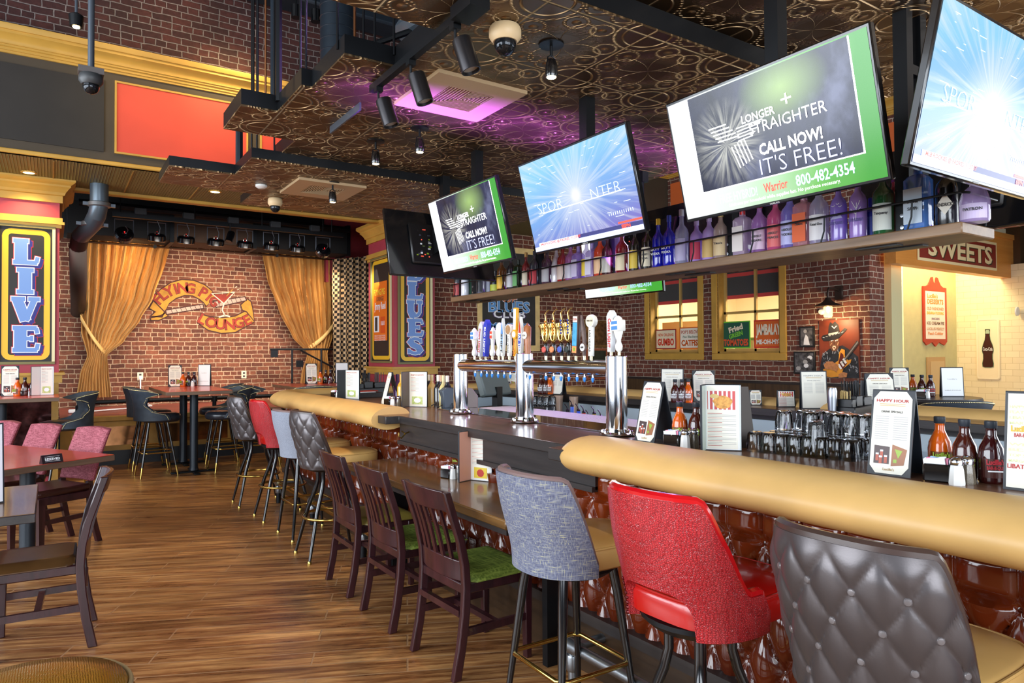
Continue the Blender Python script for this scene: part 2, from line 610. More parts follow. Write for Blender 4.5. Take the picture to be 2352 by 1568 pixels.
# ================================================================ THE ROOM
mb = MB(); mb.box(-5.2, -4.2, -.1, 14.2, 16, 0, FLOORM); struct(mb, 'floor')
mb = MB(); mb.box(-5.2, -4.2, 6.4, 14.2, 16, 6.5, BLACK); struct(mb, 'ceiling')
WR = 9.15      # brick wall with the two kitchen windows
YF, ZS, YB = 8.68, 3.6, 10.1   # fascia over the stage, soffit height, back edge of the soffit
YC, YM = 9.8, 9.95             # column faces, mural wall
YS = 13.3

mb = MB(); mb.box(-3, YS, 0, 9, YS + .2, 3.42, BRICK_X); struct(mb, 'wall_stage')
mb = MB(); mb.box(-3, YS - .02, 3.42, 9, YS + .2, 4.3, BLACK); struct(mb, 'wall_stage_upper')
mb = MB(); mb.box(-3, 10.15, 4.2, 9, YS, 4.3, BLACK); struct(mb, 'ceiling_stage')
mb = MB(); mb.box(-5.2, YF, ZS, WR, YF + .2, 4.63, OLIVE); struct(mb, 'wall_fascia')
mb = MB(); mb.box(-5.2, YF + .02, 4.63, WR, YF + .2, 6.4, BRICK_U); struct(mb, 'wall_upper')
prof = [(0, 4.6), (-.02, 4.6), (-.02, 4.625), (-.035, 4.625), (-.035, 4.65), (-.055, 4.655), (-.055, 4.675), (-.07, 4.675), (-.07, 4.7), (-.085, 4.72), (-.115, 4.745), (-.15, 4.76), (-.15, 4.79), (-.17, 4.79), (-.185, 4.83), (-.185, 4.845), (0, 4.845)]
mb = MB(); mb.prism([(YF + y, z) for y, z in prof], -5.2, WR, GOLD, 'x'); struct(mb, 'trim_1')
mb = MB(); mb.prism([(WR + y, z) for y, z in prof], -2, YF, GOLD, 'y'); struct(mb, 'trim_2')
# soffit with ribbed panels
RIB = mat('ribbed_soffit', (104, 98, 52), .5)
t_ = NT(RIB)
sp_ = t_.n('SeparateXYZ', ins={0: t_.pos()}).outputs
t_.bump(t_.math('MAXIMUM', t_.math('SINE', t_.math('MULTIPLY', sp_[0], 210.0)), t_.math('MULTIPLY', t_.math('GREATER_THAN', t_.math('ABSOLUTE', t_.math('SUBTRACT', t_.math('FRACT', t_.math('MULTIPLY', sp_[0], 1.64)), .5)), .49), 2.0)), .6, .01)
mb = MB()
mb.box(-5.2, YF, ZS - .02, WR, YB, ZS, RIB)
for x in range(-4, 9):
    mb.box(x * .75, YF + .12, ZS - .026, x * .75 + .012, YB - .06, ZS - .02, GOLD_D)
struct(mb, 'ceiling_soffit')
mb = MB(); mb.box(-5.2, YF - .03, ZS - .02, WR, YF + .06, ZS + .025, GOLD, b=.01); struct(mb, 'trim_3')
mb = MB(); mb.box(-5.2, YB - .07, ZS - .06, WR, YB + .07, ZS + .06, GOLD, b=.012); mb.box(-5.2, YB + .07, ZS + .06, WR, YB + .15, 4.2, BLACK); struct(mb, 'trim_4')


def gold_panel(name, x0, x1, z0, z1, m):
    mb = MB(); mb.box(x0, YF - .012, z0, x1, YF, z1, m); p = struct(mb, name)
    fr = MB()
    for a, b, c, d in ((x0 - .02, z0 - .02, x1 + .02, z0), (x0 - .02, z1, x1 + .02, z1 + .02), (x0 - .02, z0, x0, z1), (x1, z0, x1 + .02, z1)):
        fr.box(a, YF - .025, b, c, YF, d, GOLD)
    fr.build('frame', p)
    return p


gold_panel('wall_panel_red', .58, 1.94, 3.74, 4.5, REDPANEL)
gold_panel('wall_panel_red_wide', 2.12, 4.2, 3.74, 4.5, REDPANEL)
gold_panel('wall_panel_red_far', 4.5, 7.4, 3.74, 4.5, REDPANEL)
mb = MB(); mb.box(-4.0, YF - .015, 3.72, .46, YF, 4.5, DARKW); struct(mb, 'wall_panel_dark')
ORG = mat('orange_wall', (224, 108, 48), .6)
mb = MB(); mb.box(WR - .02, 1, 3.9, WR, 8.6, 4.5, ORG); struct(mb, 'wall_panel_orange')

# rear wall of the lounge beside the column, with the painted sign on brick
mb = MB(); mb.box(5.0, YM, 0, WR + .1, YM + .2, ZS, BRICK_M); struct(mb, 'wall_mural')
# window wall: brick with two openings
Y1a, Y1b, Y2a, Y2b = 8.0, 9.16, 6.42, 7.6
SILL, HEAD = 1.49, 2.82
mb = MB()
mb.box(WR, 5.06, 0, WR + .22, YM, SILL, BRICK_Y)
mb.box(WR, 5.06, HEAD, WR + .22, YM, 4.62, BRICK_Y)
for a, b in ((5.06, Y2a), (Y2b, Y1a), (Y1b, YM)):
    mb.box(WR, a, SILL, WR + .22, b, HEAD, BRICK_Y)
struct(mb, 'wall_right')
BRICK_R = brick_mat('corner_brick', 0, (128, 76, 62), (94, 54, 48), (196, 180, 164), 5.0)
mb = MB(); mb.box(WR + .001, 5.05, 0, WR + .37, 5.062, 2.96, BRICK_R); mb.box(WR + .22, 5.06, 0, WR + .37, 5.4, 2.96, BRICK_R); struct(mb, 'wall_corner')
mb = MB(); mb.box(WR, -4, 2.95, WR + .22, 5.06, 4.62, BRICK_Y)
struct(mb, 'wall_header')
mb = MB(); mb.box(WR + .02, -4.2, 4.6, WR + .22, YM, 6.4, BLACK); struct(mb, 'wall_right_upper')
mb = MB(); mb.box(WR - .04, 4.9, 1.02, WR, YM, 1.06, WOODK); mb.box(WR - .025, 4.9, .1, WR, YM, 1.02, wood_mat('wainscot', (62, 44, 26), (92, 68, 42), .5, 'z')); struct(mb, 'trim_5')

# unseen sides of the room with their shop windows
for nm, x0, y0, x1, y1 in (('wall_left', -5.2, -4.2, -5.0, 16), ('wall_front', -5.2, -4.2, 14.2, -4.0)):
    mb = MB()
    hz = y1 - y0 > 1
    mb.box(x0, y0, 0, x1, y1, .7, BLACK); mb.box(x0, y0, 5.9, x1, y1, 6.4, BLACK); mb.box(x0, y0, 3.9, x1, y1, 4.5, BLACK)
    L = (y1 - y0) if hz else (x1 - x0)
    for k in range(int(L / 2.4) + 1):
        if hz:
            mb.box(x0, y0 + k * 2.4, .7, x1, y0 + k * 2.4 + .25, 5.9, BLACK)
        else:
            mb.box(x0 + k * 2.4, y0, .7, x0 + k * 2.4 + .25, y1, 5.9, BLACK)
    struct(mb, nm)
mb = MB(); mb.box(14.0, -4.2, 0, 14.2, 16, 6.4, BLACK); struct(mb, 'wall_far_right')


# ---- columns
def column(name, x0, x1, y0, y1, cap=True):
    mb = MB()
    mb.box(x0, y0, 0, x1, y1, 3.35, PINK)
    c = struct(mb, name)
    m2 = MB()
    # stacked capital
    steps = [(0.02, 3.02, 3.06), (.05, 3.06, 3.09), (.03, 3.09, 3.14)]
    for e, a, b in steps:
        m2.box(x0 - e, y0 - e, a, x1 + e, y1 + e, b, GOLD)
    pr = [(.03, 3.32), (.03, 3.4), (.05, 3.41), (.06, 3.44), (.09, 3.48), (.11, 3.5), (.11, 3.52), (.14, 3.54), (.16, 3.56), (.16, 3.6)]
    vs_, fs_ = [], []
    for e, z in pr:
        vs_ += [(x0 - e, y0 - e, z), (x1 + e, y0 - e, z), (x1 + e, y1 + e, z), (x0 - e, y1 + e, z)]
    for i in range(len(pr) - 1):
        for k in range(4):
            fs_.append((i * 4 + k, i * 4 + (k + 1) % 4, i * 4 + 4 + (k + 1) % 4, i * 4 + 4 + k))
    fs_.append((0, 3, 2, 1)); fs_.append(tuple(len(vs_) - 4 + k for k in range(4)))
    m2.add(vs_, fs_, GOLD)
    for e, a, b in ((.06, 1.28, 1.31), (.035, 1.19, 1.28)):
        m2.box(x0 - e, y0 - e, a, x1 + e, y1 + e, b, GOLD)
    m2.build('capital', c, smooth=0)
    return c


colL = column('wall_column_live', -.68, .07, YC, 10.8)
colR = column('wall_column_blues', 4.364, 5.06, YC, 10.82)

LET = {
    'L': [(.05, [(.04, .97), (.62, .97)]), (.12, [(.33, 1), (.33, 0)]), (.05, [(.04, .05), (.95, .05)]), (.04, [(.92, .05), (.97, .3)])],
    'I': [(.05, [(.18, .97), (.82, .97)]), (.12, [(.5, 1), (.5, 0)]), (.05, [(.18, .03), (.82, .03)])],
    'V': [(.05, [(-.02, .97), (.5, .97)]), (.05, [(.62, .97), (1.06, .97)]), (.105, [(.2, .97), (.52, .04)]), (.06, [(.86, .97), (.52, .04)])],
    'E': [(.05, [(.04, .97), (.95, .97)]), (.04, [(.93, .97), (.97, .74)]), (.12, [(.33, 1), (.33, 0)]), (.045, [(.33, .52), (.74, .52)]), (.03, [(.76, .4), (.76, .64)]), (.05, [(.04, .03), (.97, .03)]), (.04, [(.95, .03), (1.0, .3)])],
    'U': [(.05, [(.0, .97), (.5, .97)]), (.05, [(.62, .97), (1.0, .97)]), (.11, [(.25, .97), (.25, .34), (.34, .12), (.52, .05)]), (.05, [(.5, .04), (.7, .1), (.82, .3), (.83, .97)])],
    'B': [(.11, [(.31, 1), (.31, 0)]), (.05, [(.04, .97), (.62, .97), (.78, .9)]), (.085, [(.7, .93), (.82, .76), (.7, .6)]), (.045, [(.74, .58), (.56, .52), (.31, .52)]), (.095, [(.68, .5), (.86, .28), (.7, .1)]), (.05, [(.78, .08), (.6, .03), (.04, .03)])],
    'S': [(.04, [(.86, 1.0), (.88, .7)]), (.05, [(.86, .84), (.7, .95), (.48, .98), (.3, .93)]), (.09, [(.34, .92), (.22, .76), (.34, .6), (.56, .5), (.76, .4), (.84, .24), (.7, .08)]), (.05, [(.74, .07), (.54, .02), (.34, .05), (.16, .18)]), (.04, [(.12, .32), (.12, 0)])],
}
LB, LW, LR_, LN = mat('letter_blue', (112, 150, 214), .5), mat('letter_white', (236, 240, 244), .5), mat('letter_red', (196, 40, 60), .5), mat('letter_navy', (38, 40, 128), .5)


def sign_letters(mb, word, cx, ztop, lh, pitch, lw, M, y=0):
    for i, ch in enumerate(word):
        zt = ztop - i * pitch
        for li, (dx, dz, grow, m_) in enumerate(((.03, -.03, .03, LR_), (.0, .0, .03, LR_), (.03, -.03, .016, LN), (.015, -.015, .018, LN), (0, 0, .018, LW), (0, 0, 0, LB))):
            for k, (w0, st) in enumerate(LET[ch]):
                e = grow * .5
                pts = [(cx - lw / 2 + p[0] * lw + dx, zt - lh + p[1] * lh + dz) for p in st]
                (ax, az), (bx, bz) = pts[0], pts[1]
                n = sqrt((bx - ax) ** 2 + (bz - az) ** 2); pts[0] = (ax - (bx - ax) / n * e, az - (bz - az) / n * e)
                (ax, az), (bx, bz) = pts[-1], pts[-2]
                n = sqrt((bx - ax) ** 2 + (bz - az) ** 2); pts[-1] = (ax - (bx - ax) / n * e, az - (bz - az) / n * e)
                stroke(mb, pts, w0 * .96 + grow, y - .001 - li * .0012 - k * .00013, m_, M)


def rounded(x0, z0, x1, z1, r, n=5):
    pts = []
    for cx, cz, a0 in ((x1 - r, z1 - r, 0), (x0 + r, z1 - r, 90), (x0 + r, z0 + r, 180), (x1 - r, z0 + r, 270)):
        for k in range(n + 1):
            a = radians(a0 + 90 * k / n)
            pts.append((cx + r * cos(a), cz + r * sin(a)))
    return pts


def sign_panel(mb, x0, x1, z0, z1, M, poster=False):
    # recessed black board with a yellow rounded line, frame bead light on one side
    mb.box(x0, 0, z0, x1, .004, z1, mat('sign_black', (34, 32, 32), .55), M)
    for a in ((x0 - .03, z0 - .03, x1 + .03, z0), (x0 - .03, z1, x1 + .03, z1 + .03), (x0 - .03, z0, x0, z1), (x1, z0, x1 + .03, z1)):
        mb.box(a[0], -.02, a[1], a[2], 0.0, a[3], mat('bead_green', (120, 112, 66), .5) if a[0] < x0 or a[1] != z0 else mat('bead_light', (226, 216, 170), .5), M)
    rr = rounded(x0 + .05, z0 + .05, x1 - .05, z1 - .05, .06)
    stroke(mb, rr, .06, -.001, GOLD_Y, M, closed=True)


mb = MB()
M = TR((0, YC - .004, 0))
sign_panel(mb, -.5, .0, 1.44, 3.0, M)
sign_letters(mb, 'LIVE', -.26, 2.85, .27, .337, .25, M)
tag(mb.build('live_sign', smooth=0), 'black painted sign board spelling LIVE in blue letters down its column', 'sign')
mb = MB()
M = TR((0, YC - .004, 0))
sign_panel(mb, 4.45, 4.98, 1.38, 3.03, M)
sign_letters(mb, 'BLUES', 4.705, 2.9, .235, .288, .27, M)
tag(mb.build('blues_sign', smooth=0), 'black painted sign board spelling BLUES in blue letters down its column', 'sign')
# left face of the column: panel with the orange gig poster
PL = TR((4.36, 10.31, 0), rz=-pi / 2)
mb = MB()
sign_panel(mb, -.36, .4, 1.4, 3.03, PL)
tag(mb.build('narrow_sign_panel'), 'black panel with yellow rounded line on the side face of the BLUES column', 'sign')
mb = MB()
PO = mat('poster_orange', (240, 118, 24), .6)
mb.box(-.27, -.012, 1.72, .27, -.006, 2.66, PO, PL)
Mp = PL @ TR((0, -.013, 0))
mb.text('FLYING PIG', .1, mat('poster_yellow', (250, 214, 60), .6), Mp @ TR((-.02, -.0005, 2.5)), .02, .42)
mb.text('LOUNGE', .07, INK, Mp @ TR((0, -.0005, 2.39)), .01, .28)
mb.text('Jimmy Reed', .12, PAPER, Mp @ TR((0, -.0005, 2.26)), .02, .44)
mb.box(-.24, -.001, 1.86, -.04, 0, 2.12, PAPER, Mp)
mb.box(-.2, -.002, 1.88, -.1, -.001, 2.1, INK, Mp)
mb.box(.02, -.001, 1.84, .2, 0, 2.1, mat('poster_red', (222, 84, 20), .6), Mp)
mb.text('8 & 8', .07, PAPER, Mp @ TR((.11, -.002, 2.0)), .02, .14)
for k in range(3):
    mb.text('FRIDAY NIGHT MUSIC', .025, PAPER, Mp @ TR((0, -.0005, 1.8 - k * .035)), 0, .44)
tag(mb.build('gig_poster', smooth=0), 'orange concert poster stuck on the black panel beside the checked curtain', 'poster')

# ---- stage
mb = MB()
STG = mat('stage_floor', (150, 70, 56), .35, vary=.35, vscale=1.3)
mb.box(.1, 11.02, .62, 8.8, YS, .67, STG)
mb.box(.1, 11.06, .0, 8.8, 11.1, .62, BLACK)
mb.box(.1, 11.0, 0, 8.8, 11.06, .2, mat('stage_base', (24, 28, 34), .5))
mb.box(.1, 10.98, .6, 8.8, 11.06, .675, GOLD_D, b=.01)
st = struct(mb, 'floor_stage')
mb = MB()
MIR = mat('antique_mirror', (150, 104, 66), .12, metal=.85, vary=.3, vscale=9)
mb.box(.1, 10.99, .2, 8.8, 11.0, .27, GOLD_D)
mb.box(.1, 10.99, .53, 8.8, 11.0, .6, GOLD_D)
for k in range(9):
    x = .1 + k * 1.05
    mb.box(x, 10.985, .2, x + .13, 11.0, .6, GOLD_D)
for k in range(8):
    x = .23 + k * 1.05
    mb.box(x, 10.998, .27, x + .92, 11.004, .53, MIR)
mb.build('panel', st)
mb = MB(); mb.box(-3, 11.0, 0, .1, 11.06, .67, BLACK); struct(mb, 'wall_stage_side')
# mirror panel at the foot of the LIVE column
mb = MB(); mb.box(-1.6, YC - .03, .1, .0, YC - .02, 1.12, mat('dark_mirror', (70, 40, 40), .1, metal=.8, vary=.6, vscale=22)); mb.box(.0, YC - .035, 0, .07, YC - .01, 1.19, GOLD_D); struct(mb, 'trim_6')
# pink wall behind the checked drape
mb = MB(); mb.box(4.36, 12.95, 2.9, 6.2, 13.05, 4.2, PINK); struct(mb, 'wall_rose')

# dessert alcove, far side of the brick corner
TILE = mat('cream_tile', (240, 226, 188), .22)
t_ = NT(TILE)
s_ = t_.n('SeparateXYZ', ins={0: t_.pos()}).outputs
b_ = t_.n('TexBrick', ins={'Vector': t_.n('CombineXYZ', ins={0: s_[1], 1: s_[2], 2: 0.0}).outputs[0], 'Scale': 1.0, 'Color1': lin((244, 230, 192)), 'Color2': lin((238, 222, 182)), 'Mortar': lin((214, 196, 150)), 'Mortar Size': .003, 'Brick Width': .2, 'Row Height': .1})
t_.link(b_.outputs[0], t_.b.inputs['Base Color'])
CRM = mat('cream_wall', (246, 232, 192), .7)
GRN = mat('sage_panel', (196, 196, 146), .55, vary=.05)
XD = 12.9
mb = MB(); mb.box(XD, 2.0, 0, XD + .1, 5.75, 2.9, TILE); struct(mb, 'wall_tile')
mb = MB(); mb.box(11.15, 5.62, 0, XD, 5.72, 3.3, GRN); struct(mb, 'wall_sage')
mb = MB(); mb.box(9.8, 5.1, 0, 10.08, 5.3, 2.9, mat('sage_post', (208, 206, 160), .55)); struct(mb, 'wall_post')
mb = MB(); mb.box(9.3, 10.2, 0, 13, 10.3, 3.4, CRM); mb.box(9.38, 5.72, 3.4, 13.0, 10.3, 3.5, CRM); mb.box(12.9, 5.72, 0, 13.0, 10.3, 3.4, CRM); struct(mb, 'wall_kitchen')
mb = MB(); mb.box(WR + .1, 4.9, 3.4, 13.0, 5.72, 3.5, CRM); struct(mb, 'ceiling_dessert')
mb = MB()
ORW = wood_mat('honey_wood', (206, 132, 54), (222, 152, 72), .45, 'x', .5, .1)
mb.box(WR + .2, 4.8, 2.68, XD + .1, 4.95, 3.35, ORW)
mb.box(WR + .2, 4.78, 3.3, XD + .12, 4.95, 3.38, ORW)
sw = struct(mb, 'wall_sweets_beam')
mb = MB(); mb.box(XD + .1, 4.7, 0, XD + .35, 5.0, 4.6, mat('brown_post', (84, 58, 30), .6)); mb.box(XD + .36, 4.2, 0, XD + .9, 4.3, 4.6, mat('wine_cloth', (70, 22, 44), .8)); struct(mb, 'wall_brown_post')
mb = MB(); mb.box(WR + .2, 4.96, 3.36, 14, 5.0, 6.4, BLACK); struct(mb, 'wall_above_sweets')
mb = MB()
M = TR((0, 4.795, 0))
MAR = mat('sign_maroon', (136, 44, 30), .5)
mb.box(9.9, -.012, 2.76, 12.35, 0, 3.2, mat('sign_cream', (246, 222, 166), .5), M)
mb.box(9.94, -.016, 2.8, 12.31, -.012, 3.16, MAR, M)
mb.text('SWEETS', .26, mat('sign_shadow', (60, 50, 24), .6), M @ TR((11.2, -.017, 2.965)), .03, 2.0)
mb.text('SWEETS', .26, mat('sign_cream', (246, 222, 166), .5), M @ TR((11.17, -.019, 2.98)), .03, 2.0)
tag(mb.build('sweets_sign', smooth=0), 'long maroon SWEETS sign with cream letters on the honey wood beam', 'sign')

# ---- windows in the brick wall
SHADEB, SHADER = mat('shade_black', (30, 28, 28), .7), mat('shade_red', (200, 36, 28), .6)
GLASS = mat('window_glass', (255, 255, 255), .0, alpha=.02, spec=.05)


def window(n, ya, yb):
    mb = MB()
    t = .11
    for a in ((ya - t, SILL - t, yb + t, SILL), (ya - t, HEAD, yb + t, HEAD + t), (ya - t, SILL, ya, HEAD), (yb, SILL, yb + t, HEAD)):
        mb.box(WR - .03, a[0], a[1], WR, a[2], a[3], GOLD, b=.006)
    mb.box(WR, yb - .03, SILL, WR + .2, yb, HEAD, GOLD_D); mb.box(WR, ya, SILL, WR + .2, ya + .03, HEAD, GOLD_D)
    mb.box(WR, ya, SILL, WR + .2, yb, SILL + .03, GOLD_D)
    w_ = struct(mb, 'window_%d' % n)
    m2 = MB()
    ym, zm = (ya + yb) / 2 - .05, SILL + .66
    for a in ((ya, SILL, yb, SILL + .07), (ya, SILL, ya + .05, HEAD), (yb - .07, SILL, yb, HEAD), (ym - .02, SILL, ym + .02, HEAD), (ya, zm - .02, yb, zm + .02)):
        m2.box(WR + .12, a[0], a[1], WR + .16, a[2], a[3], mat('sash_gold', (186, 152, 84), .5))
    m2.build('sash', w_)
    m3 = MB(); m3.box(WR + .135, ya, SILL, WR + .139, yb, HEAD, GLASS); m3.build('pane', w_)
    m4 = MB()
    m4.box(WR + .17, ya, HEAD - .38, WR + .175, yb, HEAD, SHADEB); m4.box(WR + .168, ya, HEAD - .44, WR + .176, yb, HEAD - .38, SHADER); m4.box(WR + .168, ya, HEAD - .08, WR + .176, yb, HEAD - .02, SHADER)
    m4.build('shade', w_)
    return ym


ym1 = window(1, Y1a, Y1b)
ym2 = window(2, Y2a, Y2b)
PW = TR((WR + .11, 0, 0), rz=-pi / 2)


def placard(label, yc, wd, h, bg, border, lines, z0=SILL + .08):
    mb = MB()
    M = PW @ TR((-yc, 0, z0))
    mb.box(-wd / 2, 0, 0, wd / 2, .006, h, mat('bd_' + str(border), border, .5), M)
    mb.box(-wd / 2 + .02, -.001, .02, wd / 2 - .02, 0, h - .02, mat('bg_' + str(bg), bg, .55), M)
    for s_, z, sz, c, wf, rot in lines:
        mb.text(s_, sz, mat('ink_' + str(c), c, .5), M @ TR((0, -.003, h * z)) @ Matrix.Rotation(rot, 4, 'Y'), .045 if sz > .06 else .02, wd * wf)
    return tag(mb.build('food_sign', smooth=0), label, 'sign')


placard('cream NEW ORLEANS GUMBO sign with dark red border in the window pane', 8.87, .5, .36, (238, 222, 188), (150, 30, 26), [('NEW ORLEANS', .72, .05, (220, 90, 40), .76, 0), ('GUMBO', .36, .12, (216, 52, 24), .8, 0)])
placard('cream POPS BELOVED CATFISH sign with orange border in the window', 8.27, .54, .38, (246, 238, 220), (226, 110, 30), [("POP'S BELOVED", .78, .06, (190, 80, 40), .84, 0), ('Pan Blackened', .56, .04, (110, 130, 110), .7, 0), ('CATFISH', .28, .1, (206, 92, 20), .84, 0)])
placard('green FRIED GREEN TOMATOES sign in the window nearer the painting', 7.33, .56, .44, (24, 88, 66), (110, 196, 54), [('Fried', .74, .09, (240, 226, 196), .5, -.25), ('GREEN', .5, .07, (120, 196, 60), .5, -.25), ('TOMATOES', .22, .1, (224, 84, 44), .86, 0)])
placard('orange JAMBALAYA sign with red border in the window nearer the painting', 6.69, .58, .44, (230, 106, 36), (206, 40, 28), [('JAMBALAYA', .6, .16, (250, 240, 214), .86, 0), ('ME-OH-MY-A', .22, .07, (250, 244, 230), .84, 0)])
# things inside the kitchen seen through the windows
mb = MB(); mb.box(0, 0, 0, .6, 1.0, .68, mat('cardboard', (206, 158, 76), .7), TR((10.2, 8.75, 1.42), rz=.12)); mb.box(.1, .2, .681, .5, .8, .69, mat('tape', (190, 142, 66), .4), TR((10.2, 8.75, 1.42), rz=.12))
tag(mb.build('cardboard_box'), 'large brown cardboard box on the kitchen shelf behind the gumbo window', 'box')
for i, (y, z, s_, lb) in enumerate(((8.3, 1.72, .5, 'clear storage tub with green lid behind the tomatoes sign'), (7.75, 1.72, .44, 'smaller clear tub with green lid beside the taller tub'))):
    b = thing('storage_tub', lb, 'tub', (10.0, y, 1.42), 0, 'tubs on the kitchen shelf')
    m2 = MB(); m2.box(0, -.22, 0, .3, .2, s_ * .7, mat('clear_tub', (196, 196, 160), .3), b=.02); m2.build('body', b)
    m2 = MB(); m2.box(-.01, -.23, s_ * .7, .31, .21, s_ * .7 + .03, mat('green_lid', (110, 150, 50), .5)); m2.build('lid', b)
mb = MB(); mb.box(9.9, 6.75, 1.42, 10.3, 7.35, 2.0, mat('white_carton', (226, 222, 208), .6))
for k in range(3):
    mb.box(9.895, 6.78, 1.5 + k * .15, 9.9, 7.2, 1.6 + k * .15, mat('carton_grey', (176, 166, 140), .6))
tag(mb.build('takeout_cartons'), 'white carton crate on the kitchen shelf behind the jambalaya sign', 'box')
mb = MB(); mb.box(9.6, 5.8, 1.34, 10.9, 9.8, 1.42, STEEL); tag(mb.build('kitchen_shelf'), 'long steel shelf inside the kitchen behind the windows', 'shelf')

# ================================================================ TIN CEILING CLOUDS AND WHAT HANGS THERE
k_ = 1.6 / 1.56


def cloud(poly, z, th, name, label):
    t = thing(name, label, 'ceiling panel', (poly[0][0], poly[0][1], z))
    off = TR((-poly[0][0], -poly[0][1], 0))
    mb = MB(); mb.prism(poly, 0.0, th, BLACKM, 'z', off); mb.build('edge_frame', t)
    mb = MB(); mb.prism(poly, -.012, -.001, TIN, 'z', off); mb.build('tin_sheet', t, smooth=0)
    return t


main = [(.9, 2.35), (.9, 2.92), (1.53, 2.92), (1.53, 3.42), (1.25, 3.42), (1.25, 3.96), (1.19, 3.96), (1.19, 4.47), (.97, 4.47), (.97, 5.0), (1.46, 5.0), (1.46, 5.55), (4.45, 5.55), (4.45, 2.35)]
ZM = 3.1
cloudA = cloud([(x * k_, y * k_) for x, y in main], ZM, .1, 'tin_ceiling_cloud', 'large stepped stamped tin ceiling cloud hanging over the bar with black rim')
k2 = 1.52 / 1.56
c2 = [(1.3, 5.63), (1.3, 6.22), (.79, 6.22), (.79, 6.86), (1.6, 6.86), (1.6, 7.4), (4.6, 7.4), (4.6, 5.63)]
cloudB = cloud([(x * k2, y * k2) for x, y in c2], 3.02, .075, 'tin_ceiling_cloud', 'farther stamped tin ceiling cloud nearest the gold soffit')
cloudC = cloud([(.95, -2.5), (.95, 2.52), (4.75, 2.52), (4.75, -2.5)], 3.25, .1, 'tin_ceiling_cloud', 'high stamped tin ceiling cloud above the big angled television')
mb = MB(); mb.box(0, 0, 0, .012, .56, .07, SLATE, TR((1.6 - .92, 4.12 - 2.41, -.06)))
mb.build('rim_strip', cloudA)
for i, (px, py, z0, y) in enumerate(((582, 240, 3.2, 4.62), (592, 240, 3.2, 4.75), (610, 240, 3.2, 4.6), (640, 240, 3.2, 4.55), (690, 185, 3.2, 4.3), (703, 185, 3.2, 4.1), (775, 115, 3.2, 3.6), (815, 125, 3.2, 3.52), (835, 128, 3.2, 3.52), (861, 130, 3.2, 3.52), (905, 140, 3.2, 3.5), (578, 345, 3.1, 5.6), (590, 345, 3.1, 5.6), (630, 350, 3.1, 5.6))):
    p = hit(px, py, 'y', y)
    par, b0 = (cloudA, ZM) if z0 > 3.15 else (cloudB, 3.02)
    mb = MB(); mb.tube([(p.x, p.y, z0 - .05), (p.x, p.y, 6.38)], .007 if i != 3 else .022, mat('copper_rod', (150, 96, 60), .3, metal=.8) if i in (2, 7) else BLACKM, 6, TR(-Vector(par.location)))
    mb.build('hanger_rod', par)
# bent sprinkler pipe
mb = MB(); mb.tube([(1.62, 6.2, 6.3), (1.62, 6.2, 3.62), (1.6, 6.2, 3.58), (1.36, 6.2, 3.72), (1.33, 6.2, 3.7), (1.33, 6.2, 3.1)], .03, DUCT, 8); tag(mb.build('sprinkler_pipe'), 'bent dark pipe dropping between the tin clouds by the red panel', 'pipe')


def diffuser(x, y, z, s_, lb):
    t = thing('air_vent', lb, 'vent', (x, y, z), 0, 'square vents in the tin ceiling')
    BG = mat('vent_beige', (198, 168, 128), .45)
    mb = MB()
    h, q = s_ / 2, s_ * .26
    for a in ((-h, -h, h, -q), (-h, q, h, h), (-h, -q, -q, q), (q, -q, h, q)):
        mb.box(a[0], a[1], -.022, a[2], a[3], 0, BG)
    mb.build('frame', t)
    mb = MB(); mb.box(-q, -q, -.001, q, q, 0, mat('vent_dark', (22, 18, 15), .8)); mb.build('backing', t)
    mb = MB()
    n = 8
    for i in range(n):
        e = q * (i + .5) / n
        mb.box(-e - .002, -q, -.022, -e + .002, 0, -.004, BG); mb.box(0, -e, -.022, e, -e + .004, -.012, BG); mb.box(e, -e, -.022, e + .004, 0, -.012, BG)
        mb.box(-e, e, -.022, 0, e + .002, -.01, BG); mb.box(-e - .002, 0, -.022, -e, e, -.01, BG); mb.box(0, e, -.022, q, e + .002, -.006, BG)
    mb.build('louvre', t)


diffuser(2.03 * k_, 3.6 * k_, ZM - .012, .6, 'square beige air vent beside the track of black spotlights')
diffuser(2.09 * k2, 6.3 * k2, 3.02 - .012, .6, 'square beige air vent in the farther tin cloud')


def dome(loc, lb, body, r=.075, up=.0):
    t = thing('security_camera', lb, 'security camera', loc)
    mb = MB(); mb.lathe([(r * .95, 0), (r * 1.05, -.015), (r * 1.05, -.05), (r * .8, -.075)], body, 20); mb.build('housing', t)
    mb = MB(); mb.lathe([(r * .72, -.072)] + [(r * .72 * cos(a * pi / 16), -.085 - r * .75 * sin(a * pi / 16)) for a in range(0, 9)], mat('smoked_dome', (40, 42, 46), .05, metal=.6), 20); mb.build('dome', t)
    return t


BEI = mat('camera_beige', (226, 196, 150), .45)
p = hit(1160, 62, 'z', ZM - .014); dome(p, 'beige dome camera under the tin ceiling above the beige vent', BEI)
p = hit(632, 456, 'z', 3.006); dome(p, 'beige dome camera beside the gold soffit trim', BEI, .065)
cp = hit(209, 172, 'y', 5.85)
t = dome(cp, 'black dome camera hanging from a long grey pole', mat('camera_dark', (58, 60, 62), .45))
mb = MB(); mb.tube([(0, 0, .02), (0, 0, 6.39 - cp.z)], .022, SLATE, 10); mb.build('pole', t)
mb = MB(); mb.box(-.08, -.05, -.0, .08, .05, .045, mat('camera_plate', (96, 90, 88), .5)); mb.build('bracket', t)
sp = hit(600, 425, 'z', 3.006)
mb = MB(); mb.lathe([(.05, 0), (.05, -.015), (.03, -.03)], WHITE, 16, TR(sp)); tag(mb.build('smoke_detector'), 'small round white smoke detector on the farther tin cloud', 'smoke detector')

BULB = mat('lit_bulb', (255, 214, 150), .3, emit=(255, 214, 150), es=22)


